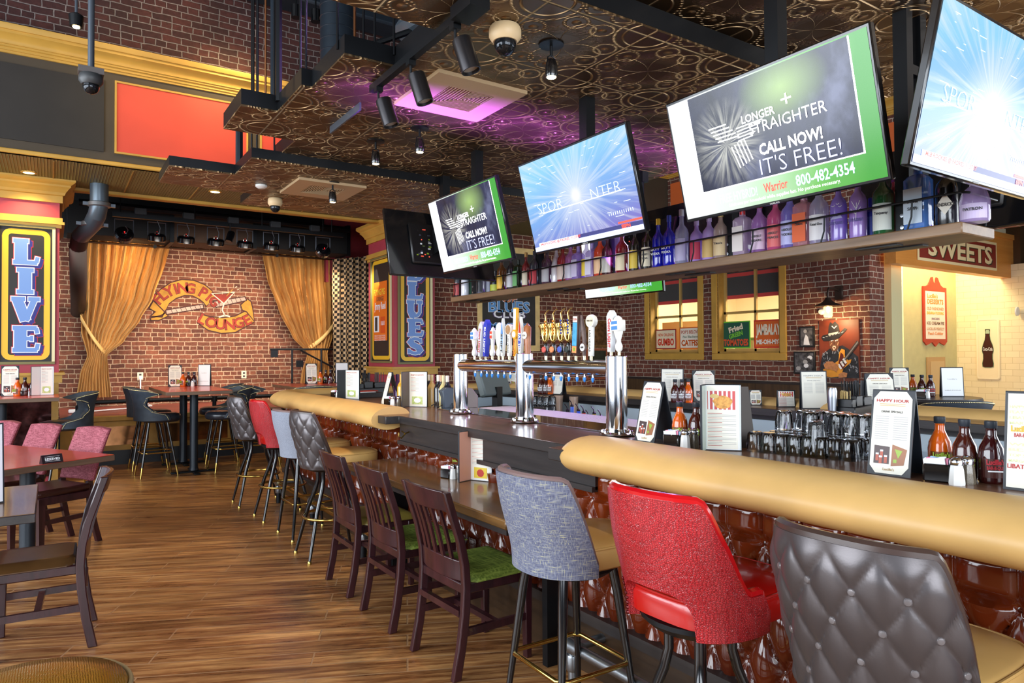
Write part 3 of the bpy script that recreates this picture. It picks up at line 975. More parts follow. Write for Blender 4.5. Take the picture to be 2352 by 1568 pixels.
def pendant(px, py, z, lb, aim=(0, 0, -1), pw=26):
    p = hit(px, py, 'z', z)
    t = thing('ceiling_spot', lb, 'ceiling lamp', p, 0, 'small black spots under the tin ceiling')
    mb = MB(); mb.lathe([(.065, 0), (.065, -.006), (.02, -.01)], BLACKM, 18); mb.tube([(0, 0, 0), (0, 0, -.06)], .008, BLACKM); mb.build('canopy', t)
    mb = MB()
    for s_ in (-1, 1):
        mb.tube([(0, 0, -.055), (s_ * .022, 0, -.07), (s_ * .032, 0, -.13)], .004, BLACKM, 6)
    mb.build('yoke', t)
    mb = MB(); mb.lathe([(.004, -.075), (.022, -.08), (.032, -.11), (.034, -.16), (.03, -.172), (.026, -.168)], BLACKG, 16); mb.build('lamp_head', t)
    mb = MB(); mb.lathe([(.0, -.166), (.024, -.166), (.024, -.172), (.0, -.174)], BULB, 12); mb.build('bulb', t)
    light('SPOT', 'spot_beam', (p.x, p.y, p.z - .19), (p.x + aim[0], p.y + aim[1], 0), pw, WARM, spot=80, blend=.7, radius=.03)


pendant(1266, 102, ZM - .014, 'small black ceiling spot with blue lit round plate near the dome camera')
pendant(964, 294, ZM - .014, 'small black ceiling spot just past the large beige vent')
pendant(863, 324, ZM - .014, 'small black ceiling spot over the dark edge of the nearer tin cloud')
pendant(764, 420, 3.006, 'small black ceiling spot hanging in front of the farther vent')

a0, a1 = hit(1085, 12, 'z', ZM - .05), hit(856, 206, 'z', ZM - .05)
t = thing('track_light', 'black track light bar with three black cylinder heads', 'track light', (a0 + a1) / 2)
d = (a1 - a0)
mb = MB(); mb.box(-.018, -d.length / 2, -.02, .018, d.length / 2, .02, BLACKM); mb.build('track', t)
mb = MB(); mb.box(-.05, -d.length / 2 - .06, -.03, .05, -d.length / 2 + .12, .03, BLACKM); mb.build('driver_box', t)
for px, py in ((1052, 78), (944, 158), (872, 218)):
    h = hit(px, py, 'z', ZM - .11) - t.location
    h.x = 0
    Mh = TR((0, h.y, 0)) @ Matrix.Rotation(radians(-14), 4, 'Y') @ Matrix.Rotation(radians(-10), 4, 'X')
    mb = MB(); mb.box(-.02, h.y - .02, -.045, .02, h.y + .02, -.02, BLACKM); mb.tube([(0, h.y, -.04), (0, h.y, -.1)], .007, BLACKM); mb.lathe([(.03, -.09), (.044, -.095), (.046, -.11), (.046, -.25), (.04, -.25), (.038, -.235)], mat('satin_black', (52, 50, 52), .3, metal=.7), 24, Mh)
    c_ = mb.build('lamp_head', t)
    m2 = MB(); m2.lathe([(0, -.236), (.038, -.236)], mat('lens', (220, 214, 200), .15, metal=.4), 20, Mh); m2.build('lens', c_)
# big loudspeaker in the opening
sp = hit(1010, 70, 'z', 3.5)
t = thing('loudspeaker', 'dark grey loudspeaker hanging in the opening of the tin ceiling', 'speaker', sp)
mb = MB(); mb.box(-.2, -.28, -.12, .26, .3, .14, mat('speaker_grey', (56, 66, 74), .5, vary=.1), TR((0, 0, 0), rx=.25, ry=.5), b=.04); mb.build('cabinet', t)
mb = MB(); mb.tube([(0, 0, .1), (0, 0, 2.7)], .02, BLACKM); mb.tube([(-.1, 0, 0), (-.5, .2, -.18)], .02, BLACKM); mb.build('bracket', t)
# spiral duct
mb = MB(); mb.lathe([(.175, 0), (.175, 2.9)], DUCT, 28)
for k in range(24):
    mb.lathe([(.176, k * .12), (.181, k * .12 + .006), (.176, k * .12 + .012)], DUCT, 28)
tag(mb.build('ventilation_duct', loc=(2.48, 7.0, 3.45)), 'thick dark vertical duct rising in front of the upper brick wall', 'duct')
mb = MB(); mb.box(1.6, 8.2, 5.75, 8.5, 8.6, 6.2, DUCT, b=.03); mb.tube([(-4, 8.3, 5.9), (8, 8.3, 5.9)], .05, BLACKM); tag(mb.build('ceiling_duct'), 'long black duct along the top of the upper brick wall', 'duct')
for i, (px, py) in enumerate(((680, 25), (725, 35))):
    p = hit(px, py, 'y', 7.9)
    mb = MB(); mb.lathe([(.02, .08), (.055, .06), (.055, -.08), (.045, -.08)], BLACKG, 16); mb.lathe([(0, -.07), (.045, -.07)], mat('lens', (220, 214, 200)), 12); mb.tube([(0, 0, .07), (0, 0, 6.35 - p.z)], .01, BLACKM)
    tag(mb.build('stage_spotlight', loc=p), ('black spotlight high against brick, the one nearer the copper rod' if i == 0 else 'black spotlight high against brick, the one beside the thick duct'), 'spotlight', 'high spotlights by the duct')
p = hit(175, 62, 'y', 7.2)
t = thing('ceiling_spot', 'lit small spotlight glaring in front of the upper brick wall', 'ceiling lamp', p)
mb = MB(); mb.lathe([(.03, .12), (.06, .1), (.05, .0)], BLACKM, 16); mb.tube([(0, 0, .1), (0, 0, 6.35 - p.z)], .012, SLATE); mb.build('lamp_head', t)
mb = MB(); mb.lathe([(0, -.012), (.025, -.006), (.035, .01)], mat('flare_bulb', (255, 222, 170), .3, emit=(255, 214, 150), es=60), 14); mb.build('bulb', t)
light('SPOT', 'upper_spot', (1.9, 7.9, 5.2), (1.75, 8.7, 4.3), 55, (1, .74, .36), spot=110, blend=1, radius=.05)
light('SPOT', 'cornice_spot', (.9, 6.6, 5.8), (1.2, 8.7, 4.6), 90, (1, .7, .3), spot=70, blend=1, radius=.1)

# recessed downlights in the soffit
for i, (px, py, lb) in enumerate(((66, 396, 'round recessed downlight glowing above the LIVE column'), (494, 440, 'round recessed downlight glowing in the gold soffit beside the tin cloud'))):
    p = hit(px, py, 'z', ZS - .021)
    t = thing('downlight', lb, 'ceiling lamp', p, 0, 'downlights in the gold soffit')
    mb = MB(); mb.lathe([(.055, -.006), (.075, -.004), (.078, 0)], GOLD, 20, cap=False); mb.build('trim_ring', t)
    mb = MB(); mb.lathe([(0, -.004), (.057, -.004)], mat('downlight_glow', (255, 222, 140), .3, emit=(255, 214, 120), es=14), 20); mb.build('lens', t)
    light('SPOT', 'downlight_beam', (p.x, p.y, p.z - .03), (p.x, p.y + .12, 0), 60, (1, .72, .3), spot=120, blend=.8, radius=.05)

# drain pipe from the soffit
p = hit(228, 420, 'z', ZS)
t = thing('drain_pipe', 'thick grey drain pipe bending down beside the LIVE column', 'pipe', (0, 0, 0))
q = hit(228, 470, 'y', p.y)
e1, e2 = hit(212, 515, 'y', p.y + .25), hit(185, 542, 'y', p.y + .6)
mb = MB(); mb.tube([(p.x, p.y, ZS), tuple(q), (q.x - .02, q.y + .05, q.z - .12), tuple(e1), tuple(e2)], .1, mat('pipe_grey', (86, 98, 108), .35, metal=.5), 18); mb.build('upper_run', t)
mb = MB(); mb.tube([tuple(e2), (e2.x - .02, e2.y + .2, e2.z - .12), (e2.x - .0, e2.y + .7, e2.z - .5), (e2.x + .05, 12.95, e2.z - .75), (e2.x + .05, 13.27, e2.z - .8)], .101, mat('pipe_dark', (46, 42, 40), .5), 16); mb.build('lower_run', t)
for c_ in (q, e1):
    mb = MB(); mb.lathe([(.11, -.03), (.125, -.02), (.125, .02), (.11, .03)], mat('pipe_clamp', (110, 112, 114), .4, metal=.5), 18, TR(c_)); mb.box(-.17, -.02, -.02, -.1, .02, .02, SLATE, TR(c_)); mb.box(.1, -.02, -.02, .17, .02, .02, SLATE, TR(c_)); mb.build('clamp', t)

# ---- stage lighting rig and ducts
YR = 11.5
bL, bR = hit(258, 492, 'y', YR), hit(788, 540, 'y', YR)
bL.z = bR.z = (bL.z + bR.z) / 2
t = thing('stage_lighting_rig', 'black steel stage lighting bar with cable boxes above the curtains', 'lighting rig', tuple(bL))
Lr = bR.x - bL.x
mb = MB(); mb.box(0, -.03, -.035, Lr, .03, .035, BLACKM); mb.tube([(-.4, .5, .22), (Lr + .3, .5, .2)], .05, BLACKM); mb.tube([(-.4, .3, .38), (Lr + .4, .3, .38)], .022, BLACKM); mb.build('bar', t)
for x in (.1, 1.1, 2.1, 3.1, Lr - .2):
    mb = MB(); mb.tube([(x, 0, .03), (x, 0, .75)], .008, BLACKM, 6); mb.build('hanger_rod', t)
for k in range(5):
    mb = MB(); x = .28 + k * (Lr - .6) / 4.4; mb.box(x, -.06, .02, x + .16, .04, .12, mat('junction_box', (52, 56, 60), .5), b=.008); mb.build('junction_box', t)
LBL = ['hung closest to the drain pipe', 'second along from the drain pipe', 'third along, in front of the tan duct', 'just before the small cylinder spot', 'just after the small cylinder spot', 'over the bare brick before the far curtain', 'over the edge of the far curtain', 'at the rig end beside the rose wall']
for i, px in enumerate((285, 360, 427, 495, 562, 622, 682, 741)):
    p = hit(px, 500, 'y', YR)
    t = thing('stage_par_light', 'round black stage light with loop bracket, ' + LBL[i], 'stage light', (p.x, YR - .02, bL.z - .05), 0, 'stage lights on the rig')
    hh = .24
    mb = MB(); mb.tube([(-.12, 0, -hh), (-.12, 0, -.02), (.12, 0, -.02), (.12, 0, -hh)], .008, SLATE, 6); mb.build('bracket', t)
    mb = MB()
    if i in (0, 7):
        Ml = TR((0, 0, -hh), rx=1.2)
    else:
        Ml = TR((0, 0, -hh), rx=.25)
    mb.lathe([(.02, .06), (.1, .05), (.125, .02), (.125, -.05), (.11, -.06)], BLACKG, 22, Ml); mb.build('lamp_head', t)
    mb = MB(); mb.tube([(.03, 0, .05), (.04, 0, .14), (.0, .0, .24)], .005, SLATE, 5, Ml)
    for sx in (-.025, .02):
        mb.lathe([(.01, .05), (.01, .075)], CHROME, 8, Ml @ TR((sx, 0, 0)))
    mb.lathe([(.0, .082), (.008, .082)], mat('red_led', (255, 30, 30), .4, emit=(255, 30, 30), es=4), 6, Ml @ TR((0, 0, 0))); mb.build('connector', t)
p = hit(527, 512, 'y', YR)
mb = MB(); mb.tube([(0, 0, .1), (0, 0, -.08)], .01, BLACKM); mb.lathe([(.05, .09), (.055, .07), (.055, -.09), (.048, -.09)], BLACKG, 18, TR((0, 0, -.15), rx=-.3, ry=.35)); tag(mb.build('track_spot', loc=(p.x, YR - .05, bL.z - .05)), 'small black cylinder spot hanging in the middle of the stage rig', 'spotlight')
# rectangular ducts behind
zt = hit(480, 500, 'y', 12.3).z
a, b, c, d_ = (hit(x, 500, 'y', 12.2).x for x in (150, 395, 585, 800))
t = thing('stage_duct', 'long rectangular duct under the stage ceiling with tan middle length', 'duct', (a, 12.2, 0))
zb = hit(480, 562, 'y', 12.2).z
for x0, x1, m_, nm in ((a, b, mat('soot_black', (11, 11, 12), .8), 'dark_section'), (b, c, DUCTB, 'tan_section'), (c, d_, mat('soot_black'), 'dark_section')):  # near-black matt end lengths around the tan one
    mb = MB(); mb.box(x0 - a + .02, 0, zb + .02, x1 - a, .6, zb + .52, m_, b=.01); mb.box(x1 - a - .03, -.03, zb - .01, x1 - a + .03, .62, zb + .55, BLACKM); mb.build(nm, t)
ra, rb = hit(160, 552, 'y', 12.9), hit(835, 590, 'y', 12.9)

# ================================================================ CURTAINS, PAINTED LOGO, RAILS
t = thing('curtain_rod', 'dark bronze curtain rod across the brick stage wall', 'curtain rod', tuple(ra))
mb = MB(); mb.tube([(0, 0, 0), (rb.x - ra.x, 0, 0)], .018, mat('bronze', (84, 60, 44), .35, metal=.8), 8); mb.build('rod', t)
for x in (1.2, 3.2):
    mb = MB(); mb.tube([(x, 0, 0), (x, .35, .02)], .012, BLACKM); mb.lathe([(.03, -.02), (.03, .02)], BLACKM, 10, TR((x, 0, 0), rx=pi / 2)); mb.build('bracket', t)

VEL = mat('gold_velvet', (206, 146, 66), .62)
VEL.node_tree.nodes['Principled BSDF'].inputs['Sheen Weight'].default_value = .5
VEL.node_tree.nodes['Principled BSDF'].inputs['Sheen Tint'].default_value = lin((255, 226, 160))
t_ = NT(VEL)
n_ = t_.noise(t_.scaled(t_.pos(), 5, 5, .9), 2, 3)
t_.link(t_.ramp(n_, [(.3, lin((160, 102, 38))), (.7, lin((212, 158, 82)))]), t_.b.inputs['Base Color'])


def interp(tab, v):
    for (a, b), (c, d) in zip(tab, tab[1:]):
        if v <= c:
            k = (v - a) / (c - a)
            k = k * k * (3 - 2 * k) * .4 + k * .6
            return b + (d - b) * k
    return tab[-1][1]


def curtain(name, label, Y, ztop, zbot, left, right, nf, tie, amp=.095, flip=1):
    """left/right: tables of (v, x) with v 0 at the top"""
    t = thing(name, label, 'curtain', (0, Y, 0))

    def fn(u, v):
        xl, xr = interp(left, v), interp(right, v)
        x = xl + (xr - xl) * u
        wd = max(.15, xr - xl)
        a = amp * min(1.0, wd / .9)
        ph = 2 * pi * nf * (u + .018 * sin(5 * v + 9 * u))
        yy = a * (abs(sin(ph / 2)) ** .7 * 2 - 1) + .3 * a * sin(2.3 * ph + 4 * v) - .06
        z = ztop + (zbot - ztop) * v
        sag = .16 * sin(pi * min(1, max(0, v / .74))) * (u if flip > 0 else 1 - u) ** 2 * (1 if v < .74 else 0)
        return (x, yy - .1 * exp(-((v - .72) / .12) ** 2), z - sag * .3)
    mb = MB(); mb.grid(fn, nf * 14, 60, VEL)
    mb.build('drape', t, smooth=70)
    mb = MB()
    P = [Vector(q) for q in tie]
    path = [(P[0].lerp(P[1], k / 10) + Vector((0, -.14 * sin(pi * (.25 + .75 * k / 10)), -.05 * sin(pi * k / 10)))) for k in range(11)]
    vs_, fs_ = [], []
    for q in path:
        vs_ += [tuple(q + Vector((0, 0, .045))), tuple(q + Vector((0, -.02, .02))), tuple(q + Vector((0, -.02, -.03))), tuple(q + Vector((0, 0, -.05)))]
    for i in range(10):
        for k in range(3):
            fs_.append((i * 4 + k, i * 4 + k + 1, i * 4 + 5 + k, i * 4 + 4 + k))
    mb.add(vs_, fs_, mat('tie_cloth', (222, 180, 108), .55)); mb.build('tieback', t, smooth=60)
    return t


YV = 13.05
X = lambda px, py=700: hit(px, py, 'y', YV).x
Z = lambda px, py: hit(px, py, 'y', YV).z
curtain('stage_curtain', 'gold velvet curtain tied back beside the LIVE column', YV, Z(290, 548), Z(230, 912),
        [(0, X(190)), (.3, X(188)), (.6, X(186)), (.74, X(200)), (.85, X(184)), (1, X(176))],
        [(0, X(392)), (.12, X(380)), (.35, X(352)), (.5, X(322)), (.64, X(285)), (.74, X(245)), (.85, X(250)), (1, X(257))], 11,
        [(X(184), -.02, Z(184, 728)), (X(245), -.1, Z(245, 815))])
curtain('stage_curtain', 'gold velvet curtain tied back beside the checked drape', YV, Z(680, 572), Z(700, 905),
        [(0, X(596)), (.2, X(612)), (.4, X(638)), (.6, X(668)), (.72, X(700)), (.85, X(690)), (1, X(686))],
        [(0, X(770)), (.4, X(766)), (.6, X(760)), (.72, X(744)), (.85, X(752)), (1, X(758))], 10,
        [(X(766), -.02, Z(766, 738)), (X(704), -.1, Z(704, 800))], flip=-1)
# checked drape
CHK = mat('checked_cloth', (200, 170, 130), .8)
t_ = NT(CHK)
ck = t_.n('TexChecker', ins={'Vector': t_.n('TexCoord').outputs['UV'], 'Color1': lin((26, 22, 22)), 'Color2': lin((190, 158, 118)), 'Scale': 1.0})
t_.link(ck.outputs[0], t_.b.inputs['Base Color'])
YK = 12.1
xa, xb = hit(764, 700, 'y', YK).x, hit(862, 700, 'y', YK).x
za, zb_ = hit(800, 590, 'y', YK).z, hit(800, 900, 'y', YK).z
NU, NV = 120, 10
mb = MB()
mb.grid(lambda u, v: (xa + (xb - xa) * u, YK + .085 * sin(u * 2 * pi * 6.5 + .5 * sin(7 * v)) + .02 * sin(u * 60 + 3), za + (zb_ - za) * v + .12 * (u - .5)), NU, NV, CHK)
o = mb.build('checked_curtain', smooth=70)
uvl = o.data.uv_layers.new(name='UVMap')
for poly in o.data.polygons:
    for li in poly.loop_indices:
        co = o.data.vertices[o.data.loops[li].vertex_index].co
        uvl.data[li].uv = ((co.x - xa) / (xb - xa) * 34, (co.z - zb_) / (za - zb_) * 50)
tag(o, 'black and tan checked curtain hanging between gold curtain and BLUES column', 'curtain')

# painted lounge logo on the brick
YL = YS - .012
gx = lambda px, py=700: hit(px, py, 'y', YS).x
gz = lambda px, py: hit(px, py, 'y', YS).z
LG, LGD, LGR = mat('logo_gold', (186, 134, 46), .8, vary=.25, vscale=9), mat('logo_dark', (70, 34, 28), .8), mat('logo_red', (150, 52, 36), .8, vary=.2, vscale=9)
LGW, LGP = mat('logo_white', (186, 160, 142), .8, vary=.15, vscale=9), mat('logo_cream', (228, 208, 180), .8)
mb = MB()
PX = lambda pts: [(gx(a, b), gz(a, b)) for a, b in pts]


def ribbon(top, bot, m, y):
    A, B = PX(top), PX(bot)
    vs_ = [(p[0], y, p[1]) for p in A + B]
    n = len(A)
    mb.add(vs_, [(i, i + 1, n + i + 1, n + i) for i in range(n - 1)], m)


arcT = [(352, 690), (368, 666), (392, 650), (418, 643), (445, 645), (470, 655), (486, 668), (494, 680)]
arcB = [(378, 716), (388, 696), (404, 684), (424, 677), (442, 678), (458, 686), (468, 694), (474, 702)]
lowT = [(452, 728), (470, 742), (500, 748), (530, 746), (556, 736), (572, 722)]
lowB = [(456, 736), (478, 754), (504, 761), (536, 760), (566, 750), (588, 736)]
ribbon([(a, b - 3) for a, b in arcT], [(a, b + 3) for a, b in arcB], LGD, YL + .004)
ribbon(arcT, arcB, LG, YL + .002)
lowT2, lowB2 = [(460, 722), (480, 728), (510, 731), (540, 727), (566, 714)], [(456, 742), (478, 757), (508, 764), (540, 762), (584, 738)]
ribbon([(a, b - 3) for a, b in lowT2], [(a, b + 3) for a, b in lowB2], LGD, YL + .004)
ribbon(lowT2, lowB2, LG, YL + .002)
for pts in ([(352, 690), (378, 716), (372, 728), (345, 726), (356, 716), (342, 708)], [(345, 730), (370, 724), (384, 716), (386, 726), (364, 736), (346, 736)], [(552, 700), (568, 686), (576, 692), (580, 706), (584, 738), (566, 716), (556, 712)]):
    mb.flat(PX(pts), YL + .001, LG)
    stroke(mb, PX(pts), .02, YL, LGD, closed=True)
for pts in ([(380, 712), (466, 698), (468, 708), (382, 722)], [(490, 692), (562, 681), (566, 690), (496, 706)]):
    mb.flat(PX(pts), YL - .001, LGW)
    stroke(mb, PX(pts), .018, YL - .002, LGD, closed=True)
for k in range(8):
    x = 392 + k * 11
    stroke(mb, PX([(x, 710 - k * 1.6), (x + 5, 720 - k * 1.5)]), .008, YL - .003, LGD)
for k in range(6):
    x = 500 + k * 10
    stroke(mb, PX([(x, 691 - k * 1.5), (x + 4, 702 - k * 2)]), .008, YL - .003, LGD)
mb.flat(PX([(488, 677), (537, 675), (514, 696)]), YL - .004, LGR)
stroke(mb, PX([(486, 674), (538, 671), (514, 697)]), .018, YL - .005, LGP, closed=True)
stroke(mb, PX([(514, 697), (510, 712), (516, 724)]), .022, YL - .005, LGP)
stroke(mb, PX([(502, 728), (516, 724), (528, 727)]), .026, YL - .005, LGP)
stroke(mb, PX([(520, 680), (534, 664)]), .016, YL - .006, LG)
for (a, b) in ((540, 660), (544, 666)):
    stroke(mb, PX([(a, b), (a + 4, b - 2)]), .014, YL - .006, LGP)


def arc_text(s, cx, cz, rad, span, size, m, m2, up=1):
    for i, ch in enumerate(s):
        if ch == ' ':
            continue
        a = -span / 2 + span * i / (len(s) - 1)
        x, z = (cx + rad * sin(a), cz + rad * cos(a)) if up > 0 else (cx + rad * sin(a), cz - rad * cos(a))
        rot = Matrix.Rotation(a if up > 0 else -a, 4, 'Y')
        mb.text(ch, size * 1.08, m2, TR((x, YL - .001, z)) @ rot, .035)
        mb.text(ch, size, m, TR((x, YL - .003, z)) @ rot, .03)


arc_text('FLYING PIG', gx(428), gz(428, 738), gz(428, 661) - gz(428, 738), 1.78, .17, LGR, LGD)
arc_text('LOUNGE', gx(517), gz(517, 640), gz(517, 640) - gz(517, 745), .95, .18, LGR, LGD, -1)
tag(mb.build('wall_logo', smooth=0), 'FLYING PIG LOUNGE banner painted on the brick stage wall', 'painted sign')

for px, py, lb in ((322, 864, 'cream wall socket with a plug near the tied curtain'), (560, 860, 'cream wall socket above the far tall table')):
    mb = MB(); mb.box(-.045, -.012, -.07, .045, 0, .07, mat('socket_cream', (238, 226, 196), .4), b=.004)
    for dz in (.03, -.03):
        mb.box(-.018, -.014, dz - .016, .018, -.012, dz + .016, INK)
    q = hit(px, py, 'y', YS)
    tag(mb.build('wall_socket', loc=q), lb, 'socket')
q = hit(322, 866, 'y', YS)
mb = MB(); mb.box(-.02, -.06, -.03, .03, -.016, .02, PAPER, TR(q)); e = hit(322, 915, 'y', YS - .1)
mb.tube([(q.x, q.y - .05, q.z), (q.x, q.y - .05, .95), (q.x + .05, 13.1, .72), (q.x + .1, 12.6, .69), (q.x - .3, 12.2, .69), (q.x - .8, 11.9, .69)], .012, PAPER, 6); mb.box(q.x - 1.05, 11.83, .68, q.x - .8, 11.95, .73, PAPER, b=.01)
tag(mb.build('power_strip'), 'white power strip and cord lying on the stage floor', 'power strip')

# pipe rail along the stage edge
zr = hit(560, 911, 'y', 11.2).z
t = thing('stage_pipe_rail', 'black iron pipe rail along the front edge of the stage', 'railing', (.3, 11.2, .67))
mb = MB(); mb.tube([(0, 0, 0), (0, 0, zr - .67 - .05), (.05, 0, zr - .67), (6.5, 0, zr - .67)], .03, BLACKM, 10); mb.build('top_pipe', t)
for x in (1.75, 3.6, 5.4):
    mb = MB(); mb.tube([(x, 0, 0), (x, 0, zr - .67)], .03, BLACKM, 10); mb.lathe([(.045, zr - .72), (.045, zr - .64)], BLACKM, 12, TR((x, 0, 0))); mb.build('post', t)
# stair handrail at the right of the stage
yh = 12.4
hp = lambda px, py: tuple(hit(px, py, 'y', yh))
t = thing('stair_handrail', 'thin black metal stair handrail in front of the tied gold curtain', 'railing')
mb = MB(); mb.tube([hp(620, 802), hp(803, 802)], .018, BLACKM, 8); mb.tube([hp(690, 804), hp(768, 845), hp(800, 870)], .016, BLACKM, 8); mb.build('rail', t)
for px in (671, 738, 803):
    a, b = hp(px, 802), hp(px, 905)
    mb = MB(); mb.tube([a, (a[0], a[1], .67)], .018, BLACKM, 8); mb.build('post', t)
for px, py in ((630, 812), (688, 835)):
    mb = MB(); a = hp(px, py); mb.box(a[0] - .06, a[1] - .02, a[2] - .06, a[0] + .06, a[1] + .02, a[2] + .06, BLACKM); mb.build('mounting_plate', t)

# mural on the far brick wall: BLUES CLUB
YMu = YM - .006
mx = lambda a, b: (hit(a, b, 'y', YM).x, hit(a, b, 'y', YM).z)
mb = MB()
x0, z1 = mx(1095, 560)
x1, z0 = mx(1240, 806)
mb.flat(rect(x0, z0, x1, z1), YMu, mat('mural_border', (226, 196, 132), .8, vary=.15, vscale=7))
mb.flat(rect(x0 + .1, z0 + .1, x1 - .1, z1 - .1), YMu - .001, mat('mural_black', (50, 48, 46), .8, vary=.2))
cx = (x0 + x1) / 2
MBL = mat('mural_blue', (92, 150, 206), .7, vary=.12)
for s_, py, m_, sz, wd in (('BLUES', 704, MBL, .19, .84), ('CLUB', 721, PAPER, .14, .66), ('MEMPHIS', 748, MBL, .1, .8), ('OF', 686, mat('mural_copper', (206, 120, 70), .7), .13, .3), ('HOUSE', 655, MBL, .18, .8)):
    zc = mx(1165, py)[1]
    mb.text(s_, sz, mat('mural_rim', (214, 222, 236), .7) if m_ != PAPER else mat('mural_violet', (86, 60, 120), .7), TR((cx, YMu - .002, zc)), .05, wd + .03)
    mb.text(s_, sz, m_, TR((cx, YMu - .004, zc)), .02, wd)
tag(mb.build('club_mural', smooth=0), 'BLUES CLUB sign painted on the brick behind the beer taps', 'painted sign')
# framed picture and small shelf right of the taps
mb = MB()
a, b = mx(1345, 800), mx(1393, 870)
mb.box(a[0], YM - .03, b[1], b[0], YM, a[1], mat('ornate_frame', (150, 80, 52), .4, vary=.4, vscale=60)); mb.box(a[0] + .04, YM - .034, b[1] + .04, b[0] - .04, YM - .03, a[1] - .04, mat('dark_picture', (40, 46, 36), .3, vary=.5))
tag(mb.build('framed_picture'), 'copper framed dark picture low on the brick behind the beer handles', 'picture')
mb = MB()
a, b = mx(1338, 735), mx(1393, 798)
mb.box(a[0], YM - .03, b[1], b[0] + .2, YM, a[1], WOODT); mb.box(a[0] + .05, YM - .035, b[1] + .05, b[0] + .15, YM - .03, a[1] - .05, mat('bronze_relief', (112, 84, 56), .25, metal=.6, vary=.6, vscale=12))
tag(mb.build('framed_relief'), 'brown framed bronze picture half hidden behind the round topped beer handle', 'picture')

# ================================================================ PICTURES ON THE WINDOW WALL
WP = TR((WR - .002, 0, 0), rz=-pi / 2)
wy = lambda a, b: (-hit(a, b, 'x', WR).y, hit(a, b, 'x', WR).z)
mb = MB()
(x0, z1), (x1, z0) = wy(1884, 737), wy(1977, 868)
W_, H_ = x1 - x0, z1 - z0
M = WP @ TR((x0, 0, z0))
PB = mat('paint_brown', (112, 48, 26), .5, vary=.45, vscale=3)
mb.box(0, -.03, 0, W_, 0, H_, PB, M)
q = lambda pts: [(u * W_, v * H_) for u, v in pts]
HAT, FACE, JK, GT, GTD, SKN = mat('paint_hat', (34, 34, 38), .5, vary=.3, vscale=9), mat('paint_face', (112, 74, 54), .5, vary=.25, vscale=14), mat('paint_jacket', (38, 42, 48), .5, vary=.6, vscale=20), mat('paint_guitar', (228, 156, 52), .45, vary=.12), mat('paint_guard', (96, 34, 22), .45), mat('paint_hand', (190, 130, 84), .5, vary=.2, vscale=30)
mb.flat(q([(.02, 0), (.02, .2), (.08, .4), (.26, .5), (.36, .52), (.6, .56), (.74, .5), (.98, .36), (1, .0)]), -.031, JK, M=M)
mb.flat(q([(.26, .62), (.28, .52), (.34, .46), (.44, .46), (.5, .52), (.52, .62), (.5, .72), (.28, .72)]), -.032, FACE, M=M)
mb.flat(q([(.34, .52), (.38, .47), (.44, .52), (.42, .555), (.36, .555)]), -.033, LGP, M=M)
mb.flat(q([(.36, .53), (.42, .53), (.4, .5)]), -.034, mat('paint_mouth', (120, 30, 34), .5), M=M)
for u in (.31, .42):
    mb.flat(q([(u, .63), (u + .06, .64), (u + .06, .655), (u, .65)]), -.034, PAPER, M=M)
mb.flat(q([(.37, .58), (.41, .58), (.4, .63), (.38, .63)]), -.034, mat('paint_nose', (86, 54, 40), .5), M=M)
mb.flat(q([(.06, .7), (.12, .64), (.26, .64), (.5, .68), (.68, .8), (.72, .84), (.66, .86), (.54, .78), (.5, .92), (.42, .98), (.36, .94), (.3, .97), (.26, .9), (.24, .76), (.1, .74)]), -.035, HAT, M=M)
mb.flat(q([(.25, .74), (.5, .77), (.5, .8), (.25, .77)]), -.036, INKG, M=M)
mb.flat(q([(.14, .02), (.1, .14), (.3, .2), (.5, .3), (.52, .44), (.58, .5), (.66, .48), (.66, .38), (.74, .3), (.82, .32), (.8, .26), (.62, .16), (.56, .02), (.3, 0)]), -.037, GT, M=M)
mb.flat(q([(.5, .26), (.56, .44), (.62, .4), (.64, .3), (.72, .26), (.6, .14), (.52, .2)]), -.038, GTD, M=M)
stroke(mb, q([(.6, .26), (.99, .62)]), .045, -.039, INK, M)
for u, v in ((.52, .2), (.58, .25), (.64, .3)):
    stroke(mb, q([(u - .02, v + .03), (u + .05, v - .05)]), .03, -.04, PAPER, M)
mb.flat(q([(.12, .22), (.2, .28), (.36, .28), (.46, .2), (.5, .14), (.4, .12), (.3, .14), (.16, .14)]), -.041, SKN, M=M)
for k in range(4):
    stroke(mb, q([(.3 + .02 * k, .2 + .02 * k), (.46 + .015 * k, .1 + .035 * k)]), .018, -.042, SKN, M)
mb.flat(q([(.5, .06), (.62, .1), (.72, .08), (.7, .01), (.5, .0)]), -.041, SKN, M=M)
rnd = random.Random(4)
HL = mat('paint_highlight', (170, 178, 190), .5)
for k in range(46):      # light folds on the leather jacket
    u, v = rnd.choice(((rnd.uniform(.04, .26), rnd.uniform(.2, .44)), (rnd.uniform(.66, .96), rnd.uniform(.06, .3)), (rnd.uniform(.3, .5), rnd.uniform(.4, .48)), (rnd.uniform(.74, .95), rnd.uniform(.1, .34))))
    a = rnd.uniform(.3, 1.9)
    l = rnd.uniform(.02, .06)
    stroke(mb, q([(u, v), (u + l * cos(a) * .6, v + l * sin(a) * .5), (u + l * cos(a + .5), v + l * sin(a + .5))]), rnd.uniform(.004, .009), -.0315, HL, M)
for k in range(7):       # brim and crown highlights
    stroke(mb, q([(.1 + .08 * k, .705 + .012 * k), (.15 + .08 * k, .7 + .016 * k)]), .008, -.0365, HL, M)
stroke(mb, q([(.34, .9), (.4, .86), (.46, .9)]), .012, -.0365, HL, M)
